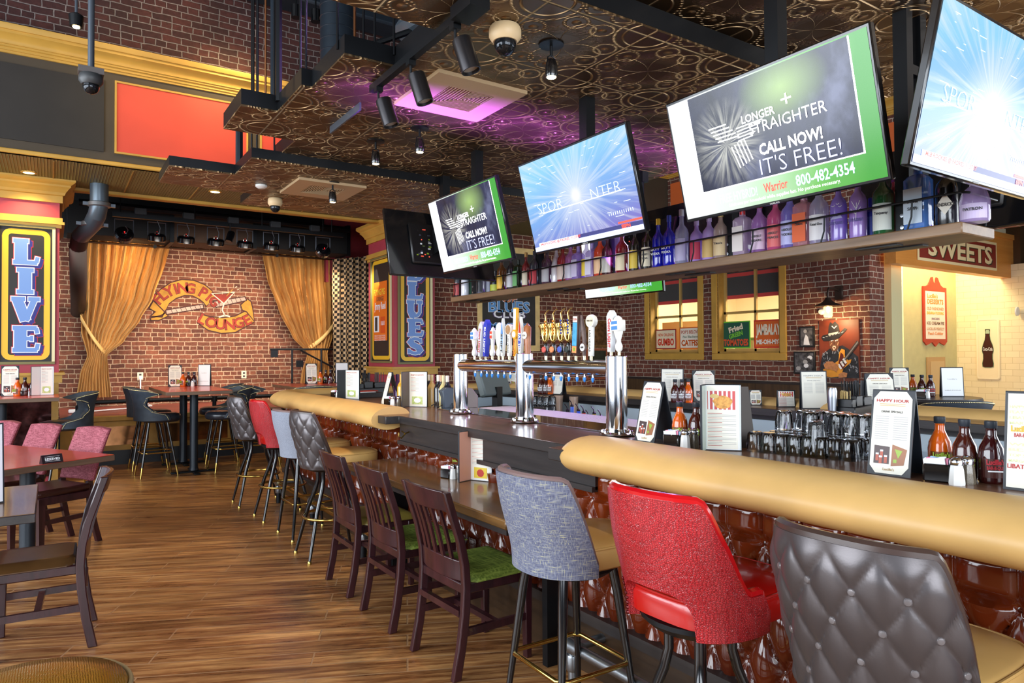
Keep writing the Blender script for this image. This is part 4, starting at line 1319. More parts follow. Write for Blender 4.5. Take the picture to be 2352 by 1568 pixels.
for (u0, v0, u1, v1) in ((.29, .56, .33, .6), (.47, .56, .5, .62), (.33, .68, .46, .69), (.3, .645, .36, .665), (.42, .645, .49, .665)):
    stroke(mb, q([(u0, v0), (u1, v1)]), .01, -.0335, mat('paint_skin_light', (196, 150, 110), .5), M)
for u in (.335, .445):
    mb.flat(q([(u, .632), (u + .014, .632), (u + .014, .652), (u, .652)]), -.0345, INK, M=M)
for k in range(6):       # strings and frets
    stroke(mb, q([(.56 + .004 * k, .22 + .008 * k), (.985, .6 + .006 * k)]), .0015, -.0405, INKG, M)
tag(mb.build('guitarist_painting', smooth=0), 'canvas painting of a man in black cowboy hat playing a yellow guitar', 'painting')


def photo(a, b, lb, seed):
    (x0, z1), (x1, z0) = wy(*a), wy(*b)
    t = thing('framed_photo', lb, 'picture', (WR, -x0, z0), -pi / 2)
    mb = MB(); mb.box(0, -.03, 0, x1 - x0, 0, z1 - z0, BLACK, b=.004); mb.build('frame', t)
    mb = MB()
    W_, H_ = x1 - x0, z1 - z0
    mb.flat(rect(.025, .025, W_ - .025, H_ - .025), -.031, mat('photo_bw%d' % seed, (90, 90, 92), .3, vary=.9, vscale=9 + seed * 4))
    rnd = random.Random(seed)
    if seed == 1:
        mb.flat([(W_ * u, H_ * v) for u, v in ((.3, .12), (.72, .1), (.6, .5), (.45, .62), (.34, .4))], -.033, PAPER)
        mb.flat([(W_ * (.42 + .12 * cos(k)), H_ * (.76 + .1 * sin(k))) for k in [i * .785 for i in range(8)]], -.034, INKG)
    else:
        for k in range(5):
            u, v = rnd.uniform(.2, .8), rnd.uniform(.2, .75)
            mb.flat([(W_ * (u + .12 * cos(j)), H_ * (v + .1 * sin(j))) for j in [i * .9 for i in range(7)]], -.033 - k * .0005, (PAPER, INKG, INK)[k % 3])
    mb.build('picture', t)


photo((1838, 750), (1873, 797), 'small black and white portrait photo, the upper of two beside the painting', 1)
photo((1825, 807), (1875, 859), 'larger black and white group photo, the lower of two beside the painting', 2)
# wall sconce
p = hit(1928, 672, 'x', WR)
t = thing('wall_sconce', 'bronze barn style wall lamp with lit jar bulb above the painting', 'wall lamp', p, -pi / 2)
BRZ = mat('dark_bronze', (66, 52, 44), .45, metal=.6)
mb = MB(); mb.box(-.06, -.03, -.1, .06, 0, .1, BRZ, b=.01); mb.tube([(0, -.02, .03), (0, -.12, .05), (-.0, -.26, .05), (0, -.28, 0), (0, -.28, -.08)], .016, BRZ, 8); mb.build('arm', t)
mb = MB(); mb.lathe([(.03, -.08), (.05, -.12), (.09, -.15), (.2, -.2), (.19, -.2), (.04, -.14)], BRZ, 24, TR((0, -.28, 0))); mb.build('shade', t)
mb = MB(); mb.lathe([(.055, -.2), (.06, -.22), (.06, -.33), (.05, -.35)], mat('jar_glass', (255, 236, 200), .05, alpha=.35), 16, TR((0, -.28, 0))); mb.build('jar', t)
mb = MB(); mb.lathe([(.0, -.2), (.02, -.21), (.026, -.26), (.0, -.29)], BULB, 12, TR((0, -.28, 0))); mb.build('bulb', t)
L_ = light('POINT', 'sconce_glow', (p.x - .28, p.y, p.z - .4), None, 10, (1, .66, .32), radius=.05)
p = hit(1888, 716, 'x', WR)
mb = MB(); mb.lathe([(.0, -.05), (.03, -.045), (.045, -.02), (.045, 0)], WHITE, 16, TR(p, ry=-pi / 2) @ Matrix.Rotation(pi, 4, 'X')); tag(mb.build('wall_sensor'), 'small round white sensor on the brick beside the wall lamp', 'sensor')
p = hit(2335, 715, 'y', 4.7)
mb = MB(); mb.lathe([(.0, -.03), (.07, -.02), (.075, 0)], WHITE, 20, TR(p, rx=pi / 2) @ Matrix.Rotation(pi, 4, 'X')); tag(mb.build('door_sensor'), 'round white sensor disc on the brown post by the dessert alcove', 'sensor')

# dessert board on the sage wall and bottle sign on the tile
YD = 5.615
mb = MB()
q0, q1 = hit(2117, 645, 'y', YD), hit(2173, 793, 'y', YD)
W_, H_ = q1.x - q0.x, q0.z - q1.z
M = TR((q0.x, YD, q1.z))
mb.prism([(0, .06 * H_), (.12 * W_, 0), (.35 * W_, .05 * H_), (.5 * W_, -.02 * H_), (.65 * W_, .05 * H_), (.88 * W_, 0), (W_, .06 * H_), (W_, .92 * H_), (.86 * W_, .925 * H_), (.76 * W_, .955 * H_), (.68 * W_, 1.02 * H_), (.64 * W_, 1.07 * H_), (.58 * W_, 1.08 * H_), (.55 * W_, 1.0 * H_), (.5 * W_, .975 * H_), (.45 * W_, 1.0 * H_), (.42 * W_, 1.08 * H_), (.36 * W_, 1.07 * H_), (.32 * W_, 1.02 * H_), (.24 * W_, .955 * H_), (.14 * W_, .925 * H_), (0, .92 * H_)], -.02, 0, mat('board_red', (176, 50, 34), .5), 'y', M)
mb.flat(rect(.08 * W_, .1 * H_, .92 * W_, .85 * H_), -.021, CREAM, M=M)
for s_, z, sz, c, wf in (("Lucille's", .78, .07, (226, 160, 20), .44), ('DESSERTS', .69, .08, (232, 140, 20), .68), ('OLD FASHIONED', .58, .05, (206, 160, 110), .72), ('BANANA PUDDING', .51, .05, (236, 190, 30), .72), ('SNICKERS', .42, .035, (120, 90, 120), .34), ('ICE CREAM PIE', .35, .05, (120, 84, 60), .74), ('LUCILLES PERFECT', .26, .045, (200, 150, 110), .74), ('Peach Cobbler', .19, .05, (230, 140, 70), .64)):
    mb.text(s_, sz, mat('ink_' + str(c), c, .6), M @ TR((W_ * (.5 if s_ != "Lucille's" else .38), -.024, H_ * z)), .02, W_ * wf)
tag(mb.build('dessert_board', smooth=0), 'tall red framed dessert menu board with scrolled top on the sage wall', 'menu board')
PT = TR((XD - .003, 0, 0), rz=-pi / 2)
ty = lambda a, b: (-hit(a, b, 'x', XD).y, hit(a, b, 'x', XD).z)
(x0, z1), (x1, z0) = ty(2242, 732), ty(2299, 872)
W_, H_ = x1 - x0, z1 - z0
M = PT @ TR((x0, 0, z0))
mb = MB()
PLQ = mat('plaque_cream', (244, 228, 190), .3)
mb.prism(rounded(0, 0, W_, H_, .05), -.015, 0, PLQ, 'y', M)
stroke(mb, rounded(.02, .02, W_ - .02, H_ - .02, .04), .018, -.02, mat('plaque_rim', (250, 236, 202), .3), M, closed=True)
BO = [(.11, 0), (.19, .02), (.2, .1), (.165, .22), (.165, .34), (.2, .42), (.2, .5), (.165, .6), (.1, .72), (.075, .84), (.08, .88), (.07, .89), (.07, .95), (.085, .96), (.08, 1.0)]
out = [(W_ * .5 + r * W_ * 1.15, H_ * (.2 + .62 * z)) for r, z in BO] + [(W_ * .5 - r * W_ * 1.15, H_ * (.2 + .62 * z)) for r, z in BO[::-1]]
mb.flat(out, -.022, mat('cola_brown', (62, 22, 16), .2), M=M)
stroke(mb, out, .012, -.0215, mat('cola_green', (110, 150, 110), .3), M, closed=True)
mb.flat(rect(W_ * .43, H_ * .75, W_ * .57, H_ * .81), -.023, mat('cola_neck', (170, 190, 160), .2), M=M)
mb.text('Coca-Cola', .06, PAPER, M @ TR((W_ * .5, -.024, H_ * .5)), .01, W_ * .4)
tag(mb.build('cola_sign', smooth=0), 'embossed cream plaque showing a dark cola bottle on the tiled wall', 'sign')
a = hit(2127, 820, 'y', YD); b = hit(2170, 935, 'y', YD)
mb = MB(); mb.box(a.x, YD - .02, b.z, b.x, YD, a.z, mat('switch_bronze', (190, 156, 106), .4)); mb.box(a.x + .1, YD - .03, b.z + .0, b.x - .05, YD - .02, a.z - .07, mat('switch_door', (206, 180, 130), .4))
mb.text('EXIT', .05, INK, TR(((a.x + b.x) / 2 + .03, YD - .032, a.z - .2)), .0, .1) if False else None
tag(mb.build('wall_cabinet'), 'small bronze service cabinet set low in the sage wall', 'cabinet')
# kitchen rack glimpsed through the narrow gap
t = thing('kitchen_rack', 'white kitchen rack seen in the gap beside the brick corner', 'rack', (11.3, 5.9, 0))
for z in (1.0, 1.45, 1.9):
    mb = MB(); mb.box(0, 0, z, .6, .5, z + .04, WHITE); mb.build('shelf', t)
for k in range(4):
    mb = MB(); mb.box((k % 2) * .58, (k // 2) * .48, 0, (k % 2) * .58 + .03, (k // 2) * .48 + .03, 2.1, STEEL); mb.build('post', t)

# ================================================================ TABLES
def tall_table(label, x0, y0, x1, y1, poles, top=LAMR, zt=1.07, rz=0.0, base=True, cat='table', edge=EDGE, group=None):
    t = thing('tall_table' if zt > .9 else 'dining_table', label, cat, (x0, y0, 0), rz, group)
    w_, d_ = x1 - x0, y1 - y0
    mb = MB(); mb.box(0, 0, zt - .045, w_, d_, zt - .003, edge, b=.003); mb.box(.004, .004, zt - .003, w_ - .004, d_ - .004, zt, top); mb.build('tabletop', t)
    for x, y in poles:
        mb = MB(); mb.lathe([(.06, .03), (.055, .05), (.05, .07), (.05, zt - .07), (.09, zt - .06), (.09, zt - .045)], mat('table_pole', (34, 42, 50), .4, metal=.3), 20, TR((x, y, 0))); mb.build('pole', t)
        mb = MB()
        for k in range(4):
            mb.box(0, -.035, 0, .27, .035, .025, BLACKM, TR((x, y, 0), rz=k * pi / 2), b=.008)
        mb.build('base', t)
    return t


tall_table('tall red topped table standing in front of the LIVE column', -1.1, 8.75, .07, 9.5, [(.66, .35)])
tall_table('long tall red topped table in front of the stage pipe rail', 1.13, 9.1, 1.88, 10.85, [(.4, .6), (.4, 1.45)])
tall_table('tall red topped table behind the rounded end of the bar', 2.75, 9.3, 3.65, 10.6, [(.4, .65)])
ang = radians(-60)
tt = tall_table('low red laminate table with the RESERVED sign', .4, 6.0, .4 + .0, 6.0, [], zt=.76)
for ch in list(tt.children):
    bpy.data.objects.remove(ch)
U1, U2V = Vector((-cos(radians(30)), -sin(radians(30)), 0)), Vector((-.5, .866, 0))
tt.rotation_euler = (0, 0, radians(30 + 180))
# local +x runs along U1, local -y along U2
mb = MB(); mb.box(0, -1.35, .715, .95, 0, .757, EDGE, b=.003); mb.box(.004, -1.346, .757, .946, -.004, .76, LAMR); mb.build('tabletop', tt)
mb = MB(); mb.lathe([(.06, .03), (.05, .07), (.05, .69), (.09, .715)], mat('table_pole'), 20, TR((.42, -.35, 0))); mb.build('pole', tt)
mb = MB()
for k in range(4):
    mb.box(0, -.035, 0, .28, .035, .025, BLACKM, TR((.42, -.35, 0), rz=k * pi / 2), b=.008)
mb.build('base', tt)
tall_table('small dark wooden table at the left edge of the photo', -.95, 3.98, -.06, 4.88, [(.3, .45)], WOODT, .76, edge=WOODK)
rt = thing('round_table', 'dark round topped table beyond the far bar rail with menus and sauces', 'table', (6.75, 3.28, 0))
mb = MB(); mb.lathe([(0, 1.045), (.5, 1.045), (.51, 1.06), (.5, 1.08), (0, 1.08)], WOODK, 40); mb.build('tabletop', rt)
mb = MB(); mb.lathe([(.25, 0), (.05, .05), (.05, 1.045)], BLACKM, 18); mb.build('pole', rt)


# ================================================================ WOODEN SLAT CHAIRS (front faces +X)
def post_poly(pts, w0, w1):
    L, R_ = [], []
    for i, (x, z) in enumerate(pts):
        w_ = w0 + (w1 - w0) * i / (len(pts) - 1)
        L.append((x - w_ / 2, z)); R_.append((x + w_ / 2, z))
    return L + R_[::-1]


POSTX = [(-.235, 0), (-.205, .15), (-.185, .3), (-.178, .42), (-.185, .52), (-.21, .64), (-.25, .76), (-.285, .87)]


def px_at(z):
    for (a, b), (c, d) in zip(POSTX, POSTX[1:]):
        if z <= d:
            return a + (c - a) * (z - b) / (d - b)
    return POSTX[-1][0]


def board(z0, z1, th, bulge, half=.19, m=None, n=8):
    mb = MB()

    def f(off):
        def g(u, v):
            y = -half + 2 * half * u
            z = z0 + (z1 - z0) * v
            return (px_at(z) - bulge * (1 - (y / half) ** 2) + off, y, z + (.008 * cos(pi * (u - .5)) if v > .5 else 0))
        return g
    mb.slab(f(-th / 2), f(th / 2), n, 3, m or MAHOG)
    return mb


def slat_chair(label, seat_mat, loc, rz=0, group=None, slats=True, wide=1.0):
    t = thing('slat_back_chair', label, 'chair', loc, rz, group)
    for s_ in (-1, 1):
        mb = MB(); mb.prism(post_poly(POSTX, .044, .036), s_ * .205 - .016, s_ * .205 + .016, MAHOG, 'y'); mb.build('back_post', t, bev=.005)
        mb = MB(); mb.prism([(.17, 0), (.2, 0), (.205, .42), (.16, .42)], s_ * .19 - .018, s_ * .19 + .018, MAHOG, 'y'); mb.build('leg', t, bev=.004)
        mb = MB(); mb.box(-.2, s_ * .197 - .01, .19, .19, s_ * .197 + .01, .225, MAHOG); mb.build('stretcher', t)
    mb = MB(); mb.box(-.01, -.19, .195, .02, .19, .22, MAHOG); mb.box(-.21, -.19, .28, -.185, .19, .31, MAHOG); mb.build('stretcher', t)
    board(.775, .87, .022, .035).build('top_rail', t, bev=.004)
    board(.44, .535, .02, .03).build('lower_rail', t, bev=.004)
    if slats:
        for k in range(5):
            y = -.125 + k * .0625
            mb = MB()
            pts = [(px_at(z) - .032 * (1 - (y / .19) ** 2) * (.9 + .1), z) for z in (.53, .6, .68, .78)]
            mb.prism(post_poly(pts, .012, .012), y - .0125, y + .0125, MAHOG, 'y'); mb.build('slat', t)
    mb = MB(); mb.box(-.19, -.2, .38, .21, .2, .43, MAHOG, b=.006); mb.build('seat_frame', t)
    mb = MB()

    def top(u, v):
        x, y = -.2 + .43 * u, -.215 + .43 * v
        e = min(u, 1 - u, v, 1 - v)
        return (max(x, -.155), y * (.86 if x < -.13 else 1), .435 + .035 * min(1, e / .12) ** .5)
    mb.slab(top, lambda u, v: (max(-.2 + .43 * u, -.155), (-.215 + .43 * v) * (.86 if -.2 + .43 * u < -.13 else 1), .43), 16, 16, seat_mat); mb.build('seat_cushion', t)
    return t


def cloth_mat(name, c, c2, sc, rough=.7):
    m = mat(name, c, rough)
    t = NT(m)
    v1 = t.noise(t.scaled(t.obj(), sc, sc * .12, sc), 3, 4)
    v2 = t.noise(t.scaled(t.obj(), sc * .15, sc * 1.2, sc), 3, 4)
    f = t.math('MAXIMUM', v1, v2)
    t.link(t.ramp(f, [(.45, lin(c)), (.68, lin(c2))]), t.b.inputs['Base Color'])
    t.bump(f, .4, .003)
    return m


GREENS = cloth_mat('green_weave', (92, 112, 34), (150, 168, 70), 30)
OLVS = mat('olive_vinyl', (136, 118, 52), .35, vary=.1)
BRNS = mat('brown_vinyl', (86, 58, 30), .3, vary=.15, vscale=12)
slat_chair('slat back chair with green woven seat, closest to the tweed stool', GREENS, (1.78, 3.02, 0), .03, 'slat back chairs at the low counter')
slat_chair('slat back chair with green seat, middle one at the low counter', GREENS, (1.77, 3.69, 0), .0, 'slat back chairs at the low counter')
slat_chair('slat back chair with olive vinyl seat beside the buttoned stool', OLVS, (1.78, 4.34, 0), -.02, 'slat back chairs at the low counter')
slat_chair('dark wooden chair with brown seat facing the small dark table', BRNS, (-.04, 4.42, 0), pi - .05)

# upholstered rose chairs
ROSE = cloth_mat('rose_weave', (122, 42, 56), (178, 96, 108), 40)
DKBR = mat('dark_brown_vinyl', (56, 28, 22), .3)


def rose_chair(label, loc, rz):
    t = thing('upholstered_chair', label, 'chair', loc, rz, 'rose chairs around the red table')
    mb = MB()
    fo = lambda off: (lambda u, v: (-.2 - .14 * v ** 1.2 - .03 * sin(pi * u) + off * (1 if 0.02 < u < .98 else .4), -.215 + .43 * u, .5 + .4 * v + .012 * sin(pi * u) * v))
    mb.slab(fo(-.03), fo(.03), 12, 10, ROSE); mb.build('backrest', t, bev=.01)
    for s_ in (-1, 1):
        mb = MB(); mb.prism(post_poly([(-.27, 0), (-.23, .15), (-.2, .3), (-.19, .5)], .04, .04), s_ * .18 - .018, s_ * .18 + .018, MAHOG, 'y'); mb.build('leg', t)
        mb = MB(); mb.prism([(.17, 0), (.205, 0), (.21, .42), (.16, .42)], s_ * .19 - .02, s_ * .19 + .02, MAHOG, 'y'); mb.build('leg', t)
        mb = MB(); mb.box(-.2, s_ * .19 - .01, .22, .19, s_ * .19 + .01, .255, MAHOG); mb.build('stretcher', t)
    mb = MB(); mb.box(.17, -.19, .28, .19, .19, .31, MAHOG); mb.build('stretcher', t)
    mb = MB(); mb.box(-.2, -.21, .37, .21, .21, .43, MAHOG, b=.006); mb.build('seat_frame', t)
    mb = MB(); mb.box(-.19, -.22, .43, .22, .22, .485, DKBR, b=.02); mb.build('seat', t)


b0 = Vector((.21, 6.71, 0))
for k, lb in ((0, 'rose fabric chair at the red table corner by the RESERVED sign'), (1, 'second rose fabric chair along the red table'), (2, 'rose fabric chair farthest along the red table, cut by the photo edge')):
    s_ = (0, .66, 1.28)[k]
    c_ = b0 + U2V * s_ + U1 * .24
    rose_chair(lb, c_, radians(210))


# ================================================================ BAR STOOLS (front faces +X)
def shell_xy(th, r=1.0, off=0.0):
    """plan curve of the bucket back, th in degrees from the rear"""
    a = radians(th)
    x, y = -cos(a), sin(a)
    n = 2.25
    k = 1 / (abs(x) ** n + abs(y) ** n) ** (1 / n)
    return ((x * k * .235 * r + x * off), (y * k * .232 * r + y * off))


def smooth(a, b, x):
    t = max(0, min(1, (x - a) / (b - a)))
    return t * t * (3 - 2 * t)


def tuft(u, v, sx, sz, A):
    p, q_ = (u / sx + v / sz) / 2, (u / sx - v / sz) / 2
    f = abs(sin(pi * p)) * abs(sin(pi * q_))
    return A * (.45 * f ** .2 + .55 * f ** .6)


def bucket_stool(kind, label, loc, rz, back, inner, seat, group=None):
    t = thing('bar_stool', label, 'bar stool', loc, rz, group)
    TM = {'tufted': 76, 'tweed': 82, 'red': 104}[kind]
    zt0 = 1.08 if kind != 'tweed' else 1.045
    zs = .775 if kind != 'red' else .79

    def ztop(th):
        if kind == 'red':
            return zs + (zt0 - zs) * (1 - smooth(46, 80, abs(th)) ** .9) - .06 * smooth(92, 104, abs(th)) - .01 * (abs(th) / 60) ** 2 * (abs(th) < 60)
        return .70 + (zt0 - .70) * (1 - smooth(TM - 27, TM + 3, abs(th)) ** 1.1) - .012 * (abs(th) / 60) ** 2 * (abs(th) < 60)

    def zbot(th):
        b_ = .665
        if kind == 'red' and abs(th) < 37:
            b_ += .135 * (1 - (abs(th) / 37) ** 4) ** .35
        return b_
    NTH, NVZ = (150, 44) if kind == 'tufted' else (112, 24)

    def sf(outer):
        def g(u, v):
            th = -TM + 2 * TM * u
            zb, zt = zbot(th), ztop(th)
            z = zb + (zt - zb) * v
            r = .9 + .1 * smooth(.66, .95, z) - .05 * smooth(.98, 1.09, z) * 0
            off = 0.0
            if outer:
                off = .012
                if kind == 'tufted':
                    arc = radians(th) * .262
                    e = smooth(0, .16, 1 - v) * smooth(0, .08, v) * smooth(0, .08, 1 - abs(2 * u - 1))
                    off = .008 + (tuft(arc, z - .745, .056, .079, .015)) * max(0, e) ** .7
            else:
                off = -.028
            x, y = shell_xy(th, r, off)
            lean = -.05 * smooth(.7, 1.1, z)
            return (x + lean, y, z)
        return g
    mb = MB(); mb.slab(sf(True), sf(False), NTH, NVZ, back); sh = mb.build('backrest', t, smooth=60)
    # inner lining and piping
    mb = MB()
    fi = sf(False)
    mb.grid(lambda u, v: tuple(Vector(fi(.02 + .96 * u, .02 + .95 * v)) + Vector((.004 if abs(u - .5) < .4 else 0, 0, 0)) * 1.0 + Vector((-fi(u, v)[0] * .02, -fi(u, v)[1] * .02, 0))), 60, 10, inner); mb.build('lining', sh, smooth=60)
    fo = sf(True)
    mid = lambda u, v: (Vector(fo(u, v)) + Vector(sf(False)(u, v))) / 2
    pth = [mid(0, k / 8) for k in range(8)] + [mid(k / 60, 1) + Vector((0, 0, .004)) for k in range(61)] + [mid(1, 1 - k / 8) for k in range(1, 9)]
    mb = MB(); mb.tube(pth, .016 if kind != 'tweed' else .012, {'red': mat('red_vinyl', (196, 16, 24), .18, coat=.5), 'tufted': mat('pipe_brown', (66, 50, 44), .3), 'tweed': mat('pipe_taupe', (120, 96, 92), .5)}[kind], 8); mb.build('piping', sh)
    if kind == 'tufted':
        for i in range(-8, 9):
            for j in range(-2, 5):
                if (i + j) % 2:
                    continue
                arc, z = i * .056, .745 + j * .079
                th = math.degrees(arc / .262)
                if abs(th) > TM - 6 or z < .69 or z > ztop(th) - .035:
                    continue
                v = (z - zbot(th)) / (ztop(th) - zbot(th))
                p = Vector(fo((th + TM) / (2 * TM), v))
                n_ = Vector((p.x, p.y, 0)).normalized()
                mb = MB(); mb.lathe([(0, .009), (.007, .0075), (.011, .002), (.0105, -.006)], mat('back_button', (112, 106, 106), .3, metal=.3), 10, Matrix.Translation(p + n_ * .0) @ n_.to_track_quat('Z', 'Y').to_matrix().to_4x4())
                mb.build('button', sh)
    if kind == 'red':
        mb = MB()
        for k in range(8):
            th = 37.4
            p = Vector(fo((th + TM) / (2 * TM), .02 + .3 * k / 8 * 1.0))
            mb.lathe([(0, .008), (.006, .005), (.007, 0)], mat('dark_red_nail', (90, 10, 14), .2, metal=.5), 8, Matrix.Translation(p + Vector((-.003, -.004, 0))) @ Vector((-1, .3, 0)).to_track_quat('Z', 'Y').to_matrix().to_4x4())
        mb.build('nailhead_trim', sh)
    # seat cushion
    mb = MB()

    def sr(u, zz, r):
        a = 2 * pi * u
        n = 3.4
        k = 1 / (abs(cos(a)) ** n + abs(sin(a)) ** n) ** (1 / n)
        return (.075 + cos(a) * k * .262 * r, sin(a) * k * .212 * r, zz)
    prof_ = [(.93, .68), (1.0, .69), (1.01, .75), (.98, .765), (.9, .775), (.5, .785), (0.001, .79)]
    for (r0, z0), (r1, z1) in zip(prof_, prof_[1:]):
        mb.grid(lambda u, v: sr(u, z0 + (z1 - z0) * v, r0 + (r1 - r0) * v), 40, 1, seat, wrap=True)
    mb.build('seat', t, smooth=50)
    mb = MB(); mb.tube([sr(k / 40, .765, .99) for k in range(40)], .005, seat, 6, closed=True); mb.build('seat_piping', t)
    mb = MB(); mb.lathe([(.16, .64), (.19, .665), (.19, .68)], BLACKM, 24); mb.build('seat_plate', t)
    if kind == 'tweed':
        for a in (45, 135, 225, 315):
            ca, sa = cos(radians(a)), sin(radians(a))
            mb = MB(); mb.tube([(ca * .17, sa * .17, .66), (ca * .19, sa * .19, .56), (ca * .27, sa * .27, .02)], [.019, .019, .011], BLACKG, 12); lg = mb.build('leg', t)
            mb = MB(); mb.lathe([(.016, 0), (.016, .012), (.011, .022)], BRASS, 12, TR((ca * .272, sa * .272, 0))); mb.build('glide', lg)
        c_ = .172
        pts = []
        for sx, sy in ((1, 1), (-1, 1), (-1, -1), (1, -1)):
            for da in (-.25, .25):
                a = atan2(sy, sx) + da * (1)
                pts.append((sx * (c_ + .0) + (-.028 * sx if (da < 0) == (sx * sy > 0) else 0) * -0 + 0, sy * c_, .29))
        R4 = [(c_, c_ - .03), (c_ - .03, c_), (-c_ + .03, c_), (-c_, c_ - .03), (-c_, -c_ + .03), (-c_ + .03, -c_), (c_ - .03, -c_), (c_, -c_ + .03)]
        mb = MB(); mb.tube([(x, y, .29) for x, y in R4], .0095, BRASS, 10, closed=True); mb.build('footrest', t)
    else:
        for a in (38, 142, 218, 322):
            ca, sa = cos(radians(a)), sin(radians(a))
            mb = MB(); mb.tube([(ca * .1, sa * .1, .66), (ca * .1, sa * .1, .56), (ca * .115, sa * .115, .5), (ca * .18, sa * .18, .34), (ca * .27, sa * .27, .02)], [.016, .016, .017, .016, .011], BLACKG, 12); lg = mb.build('leg', t)
            mb = MB(); mb.lathe([(.016, 0), (.016, .012), (.011, .022)], BRASS, 12, TR((ca * .272, sa * .272, 0))); mb.build('glide', lg)
        mb = MB(); mb.tube([(.205 * cos(2 * pi * k / 40), .205 * sin(2 * pi * k / 40), .3) for k in range(40)], .0105, BRASS, 10, closed=True); mb.build('footrest', t)
    return t


PEW = mat('pewter_vinyl', (92, 87, 88), .34, metal=.6)
t_ = NT(PEW); t_.bump(t_.noise(t_.obj(), 240, 2), .06, .002)
LINB = mat('brown_lining', (92, 68, 50), .4)
TANS = mat('tan_vinyl', (206, 166, 100), .35, vary=.06)
TWEED = mat('tweed', (96, 104, 138), .85)
t_ = NT(TWEED)
a_ = t_.noise(t_.scaled(t_.obj(), 26, 26, 520), 1, 2)
b_ = t_.noise(t_.scaled(t_.obj(), 420, 420, 24), 1, 2)
f_ = t_.math('MAXIMUM', a_, b_)
t_.link(t_.ramp(f_, [(.48, lin((88, 92, 116))), (.62, lin((128, 134, 152))), (.72, lin((188, 184, 140)))]), t_.b.inputs['Base Color'])
t_.bump(f_, .5, .003)
GREYW = mat('grey_weave', (140, 146, 160), .8, vary=.15, vscale=120)
CROC = mat('red_croc', (206, 44, 50), .3, coat=.3)
t_ = NT(CROC)
vv = t_.n('TexVoronoi', feature='DISTANCE_TO_EDGE', ins={'Vector': t_.scaled(t_.obj(), 130, 130, 210), 'Scale': 1.0, 'Randomness': .62}).outputs[0]
pat = t_.ramp(vv, [(.02, (0, 0, 0, 1)), (.2, (1, 1, 1, 1))])
big = t_.ramp(t_.noise(t_.obj(), 6, 3), [(.3, lin((178, 34, 42))), (.7, lin((214, 58, 64)))])
t_.link(t_.mix(pat, lin((140, 16, 26)), big), t_.b.inputs['Base Color'])
t_.bump(pat, .55, .003)
REDS = mat('red_seat', (178, 20, 16), .22, coat=.4)

bucket_stool('tufted', 'dark pewter buttoned stool, largest in view, right of the red crocodile stool', (1.72, .895, 0), .0, PEW, LINB, TANS, 'buttoned stools along the bar')
bucket_stool('red', 'red crocodile stool between the tweed stool and the near buttoned stool', (1.73, 1.52, 0), 0.03, CROC, REDV, REDS, 'red crocodile stools')
bucket_stool('tweed', 'blue grey tweed stool with square brass footrest near the low counter', (1.73, 2.19, 0), -.02, TWEED, mat('taupe_lining', (140, 112, 108), .6), TANS, 'fabric stools with square footrests')
bucket_stool('tufted', 'pewter buttoned stool standing beside the olive seated slat chair', (1.76, 5.12, 0), .0, PEW, LINB, TANS, 'buttoned stools along the bar')
bucket_stool('tweed', 'pale grey fabric stool between far red stool and a buttoned stool', (1.8, 5.8, 0), .03, GREYW, TANS, TANS, 'fabric stools with square footrests')
bucket_stool('red', 'red crocodile stool at the far half of the bar', (1.8, 6.57, 0), 0.0, CROC, REDV, REDS, 'red crocodile stools')
bucket_stool('tufted', 'pewter buttoned stool at the far rounded end of the bar', (1.76, 7.32, 0), -.03, PEW, LINB, TANS, 'buttoned stools along the bar')

# gold round stool seat in the lower corner
t = thing('round_stool', 'round gold vinyl stool seat in the lower corner of the photo', 'bar stool', (-.05, 1.9, .145))
GLV = mat('gold_vinyl', (176, 128, 40), .25, metal=.55)
t_ = NT(GLV)
t_.bump(t_.n('TexWave', ins={'Vector': t_.obj(), 'Scale': 60.0, 'Distortion': 3.0, 'Detail': 2.0}).outputs[1], .3, .002)
mb = MB(); mb.lathe([(.19, .52), (.215, .53), (.225, .56), (.2, .6), (.14, .61), (0, .615)], GLV, 48); mb.build('seat', t, smooth=60)
mb = MB(); mb.tube([(.212 * cos(2 * pi * k / 48), .212 * sin(2 * pi * k / 48), .588) for k in range(48)], .006, mat('gold_piping', (160, 140, 100), .3), 6, closed=True); mb.build('piping', t)
for k in range(4):
    a = pi / 4 + k * pi / 2
    mb = MB(); mb.tube([(.12 * cos(a), .12 * sin(a), .53), (.2 * cos(a), .2 * sin(a), -.145)], .014, BLACKG, 10); mb.build('leg', t)

# ---- black wing-back stools with nailheads (front faces +X)
BLV = mat('black_vinyl', (34, 38, 46), .3, coat=.2, vary=.15, vscale=20)
CHAR = mat('charcoal_suede', (48, 58, 70), .6, vary=.2, vscale=14)


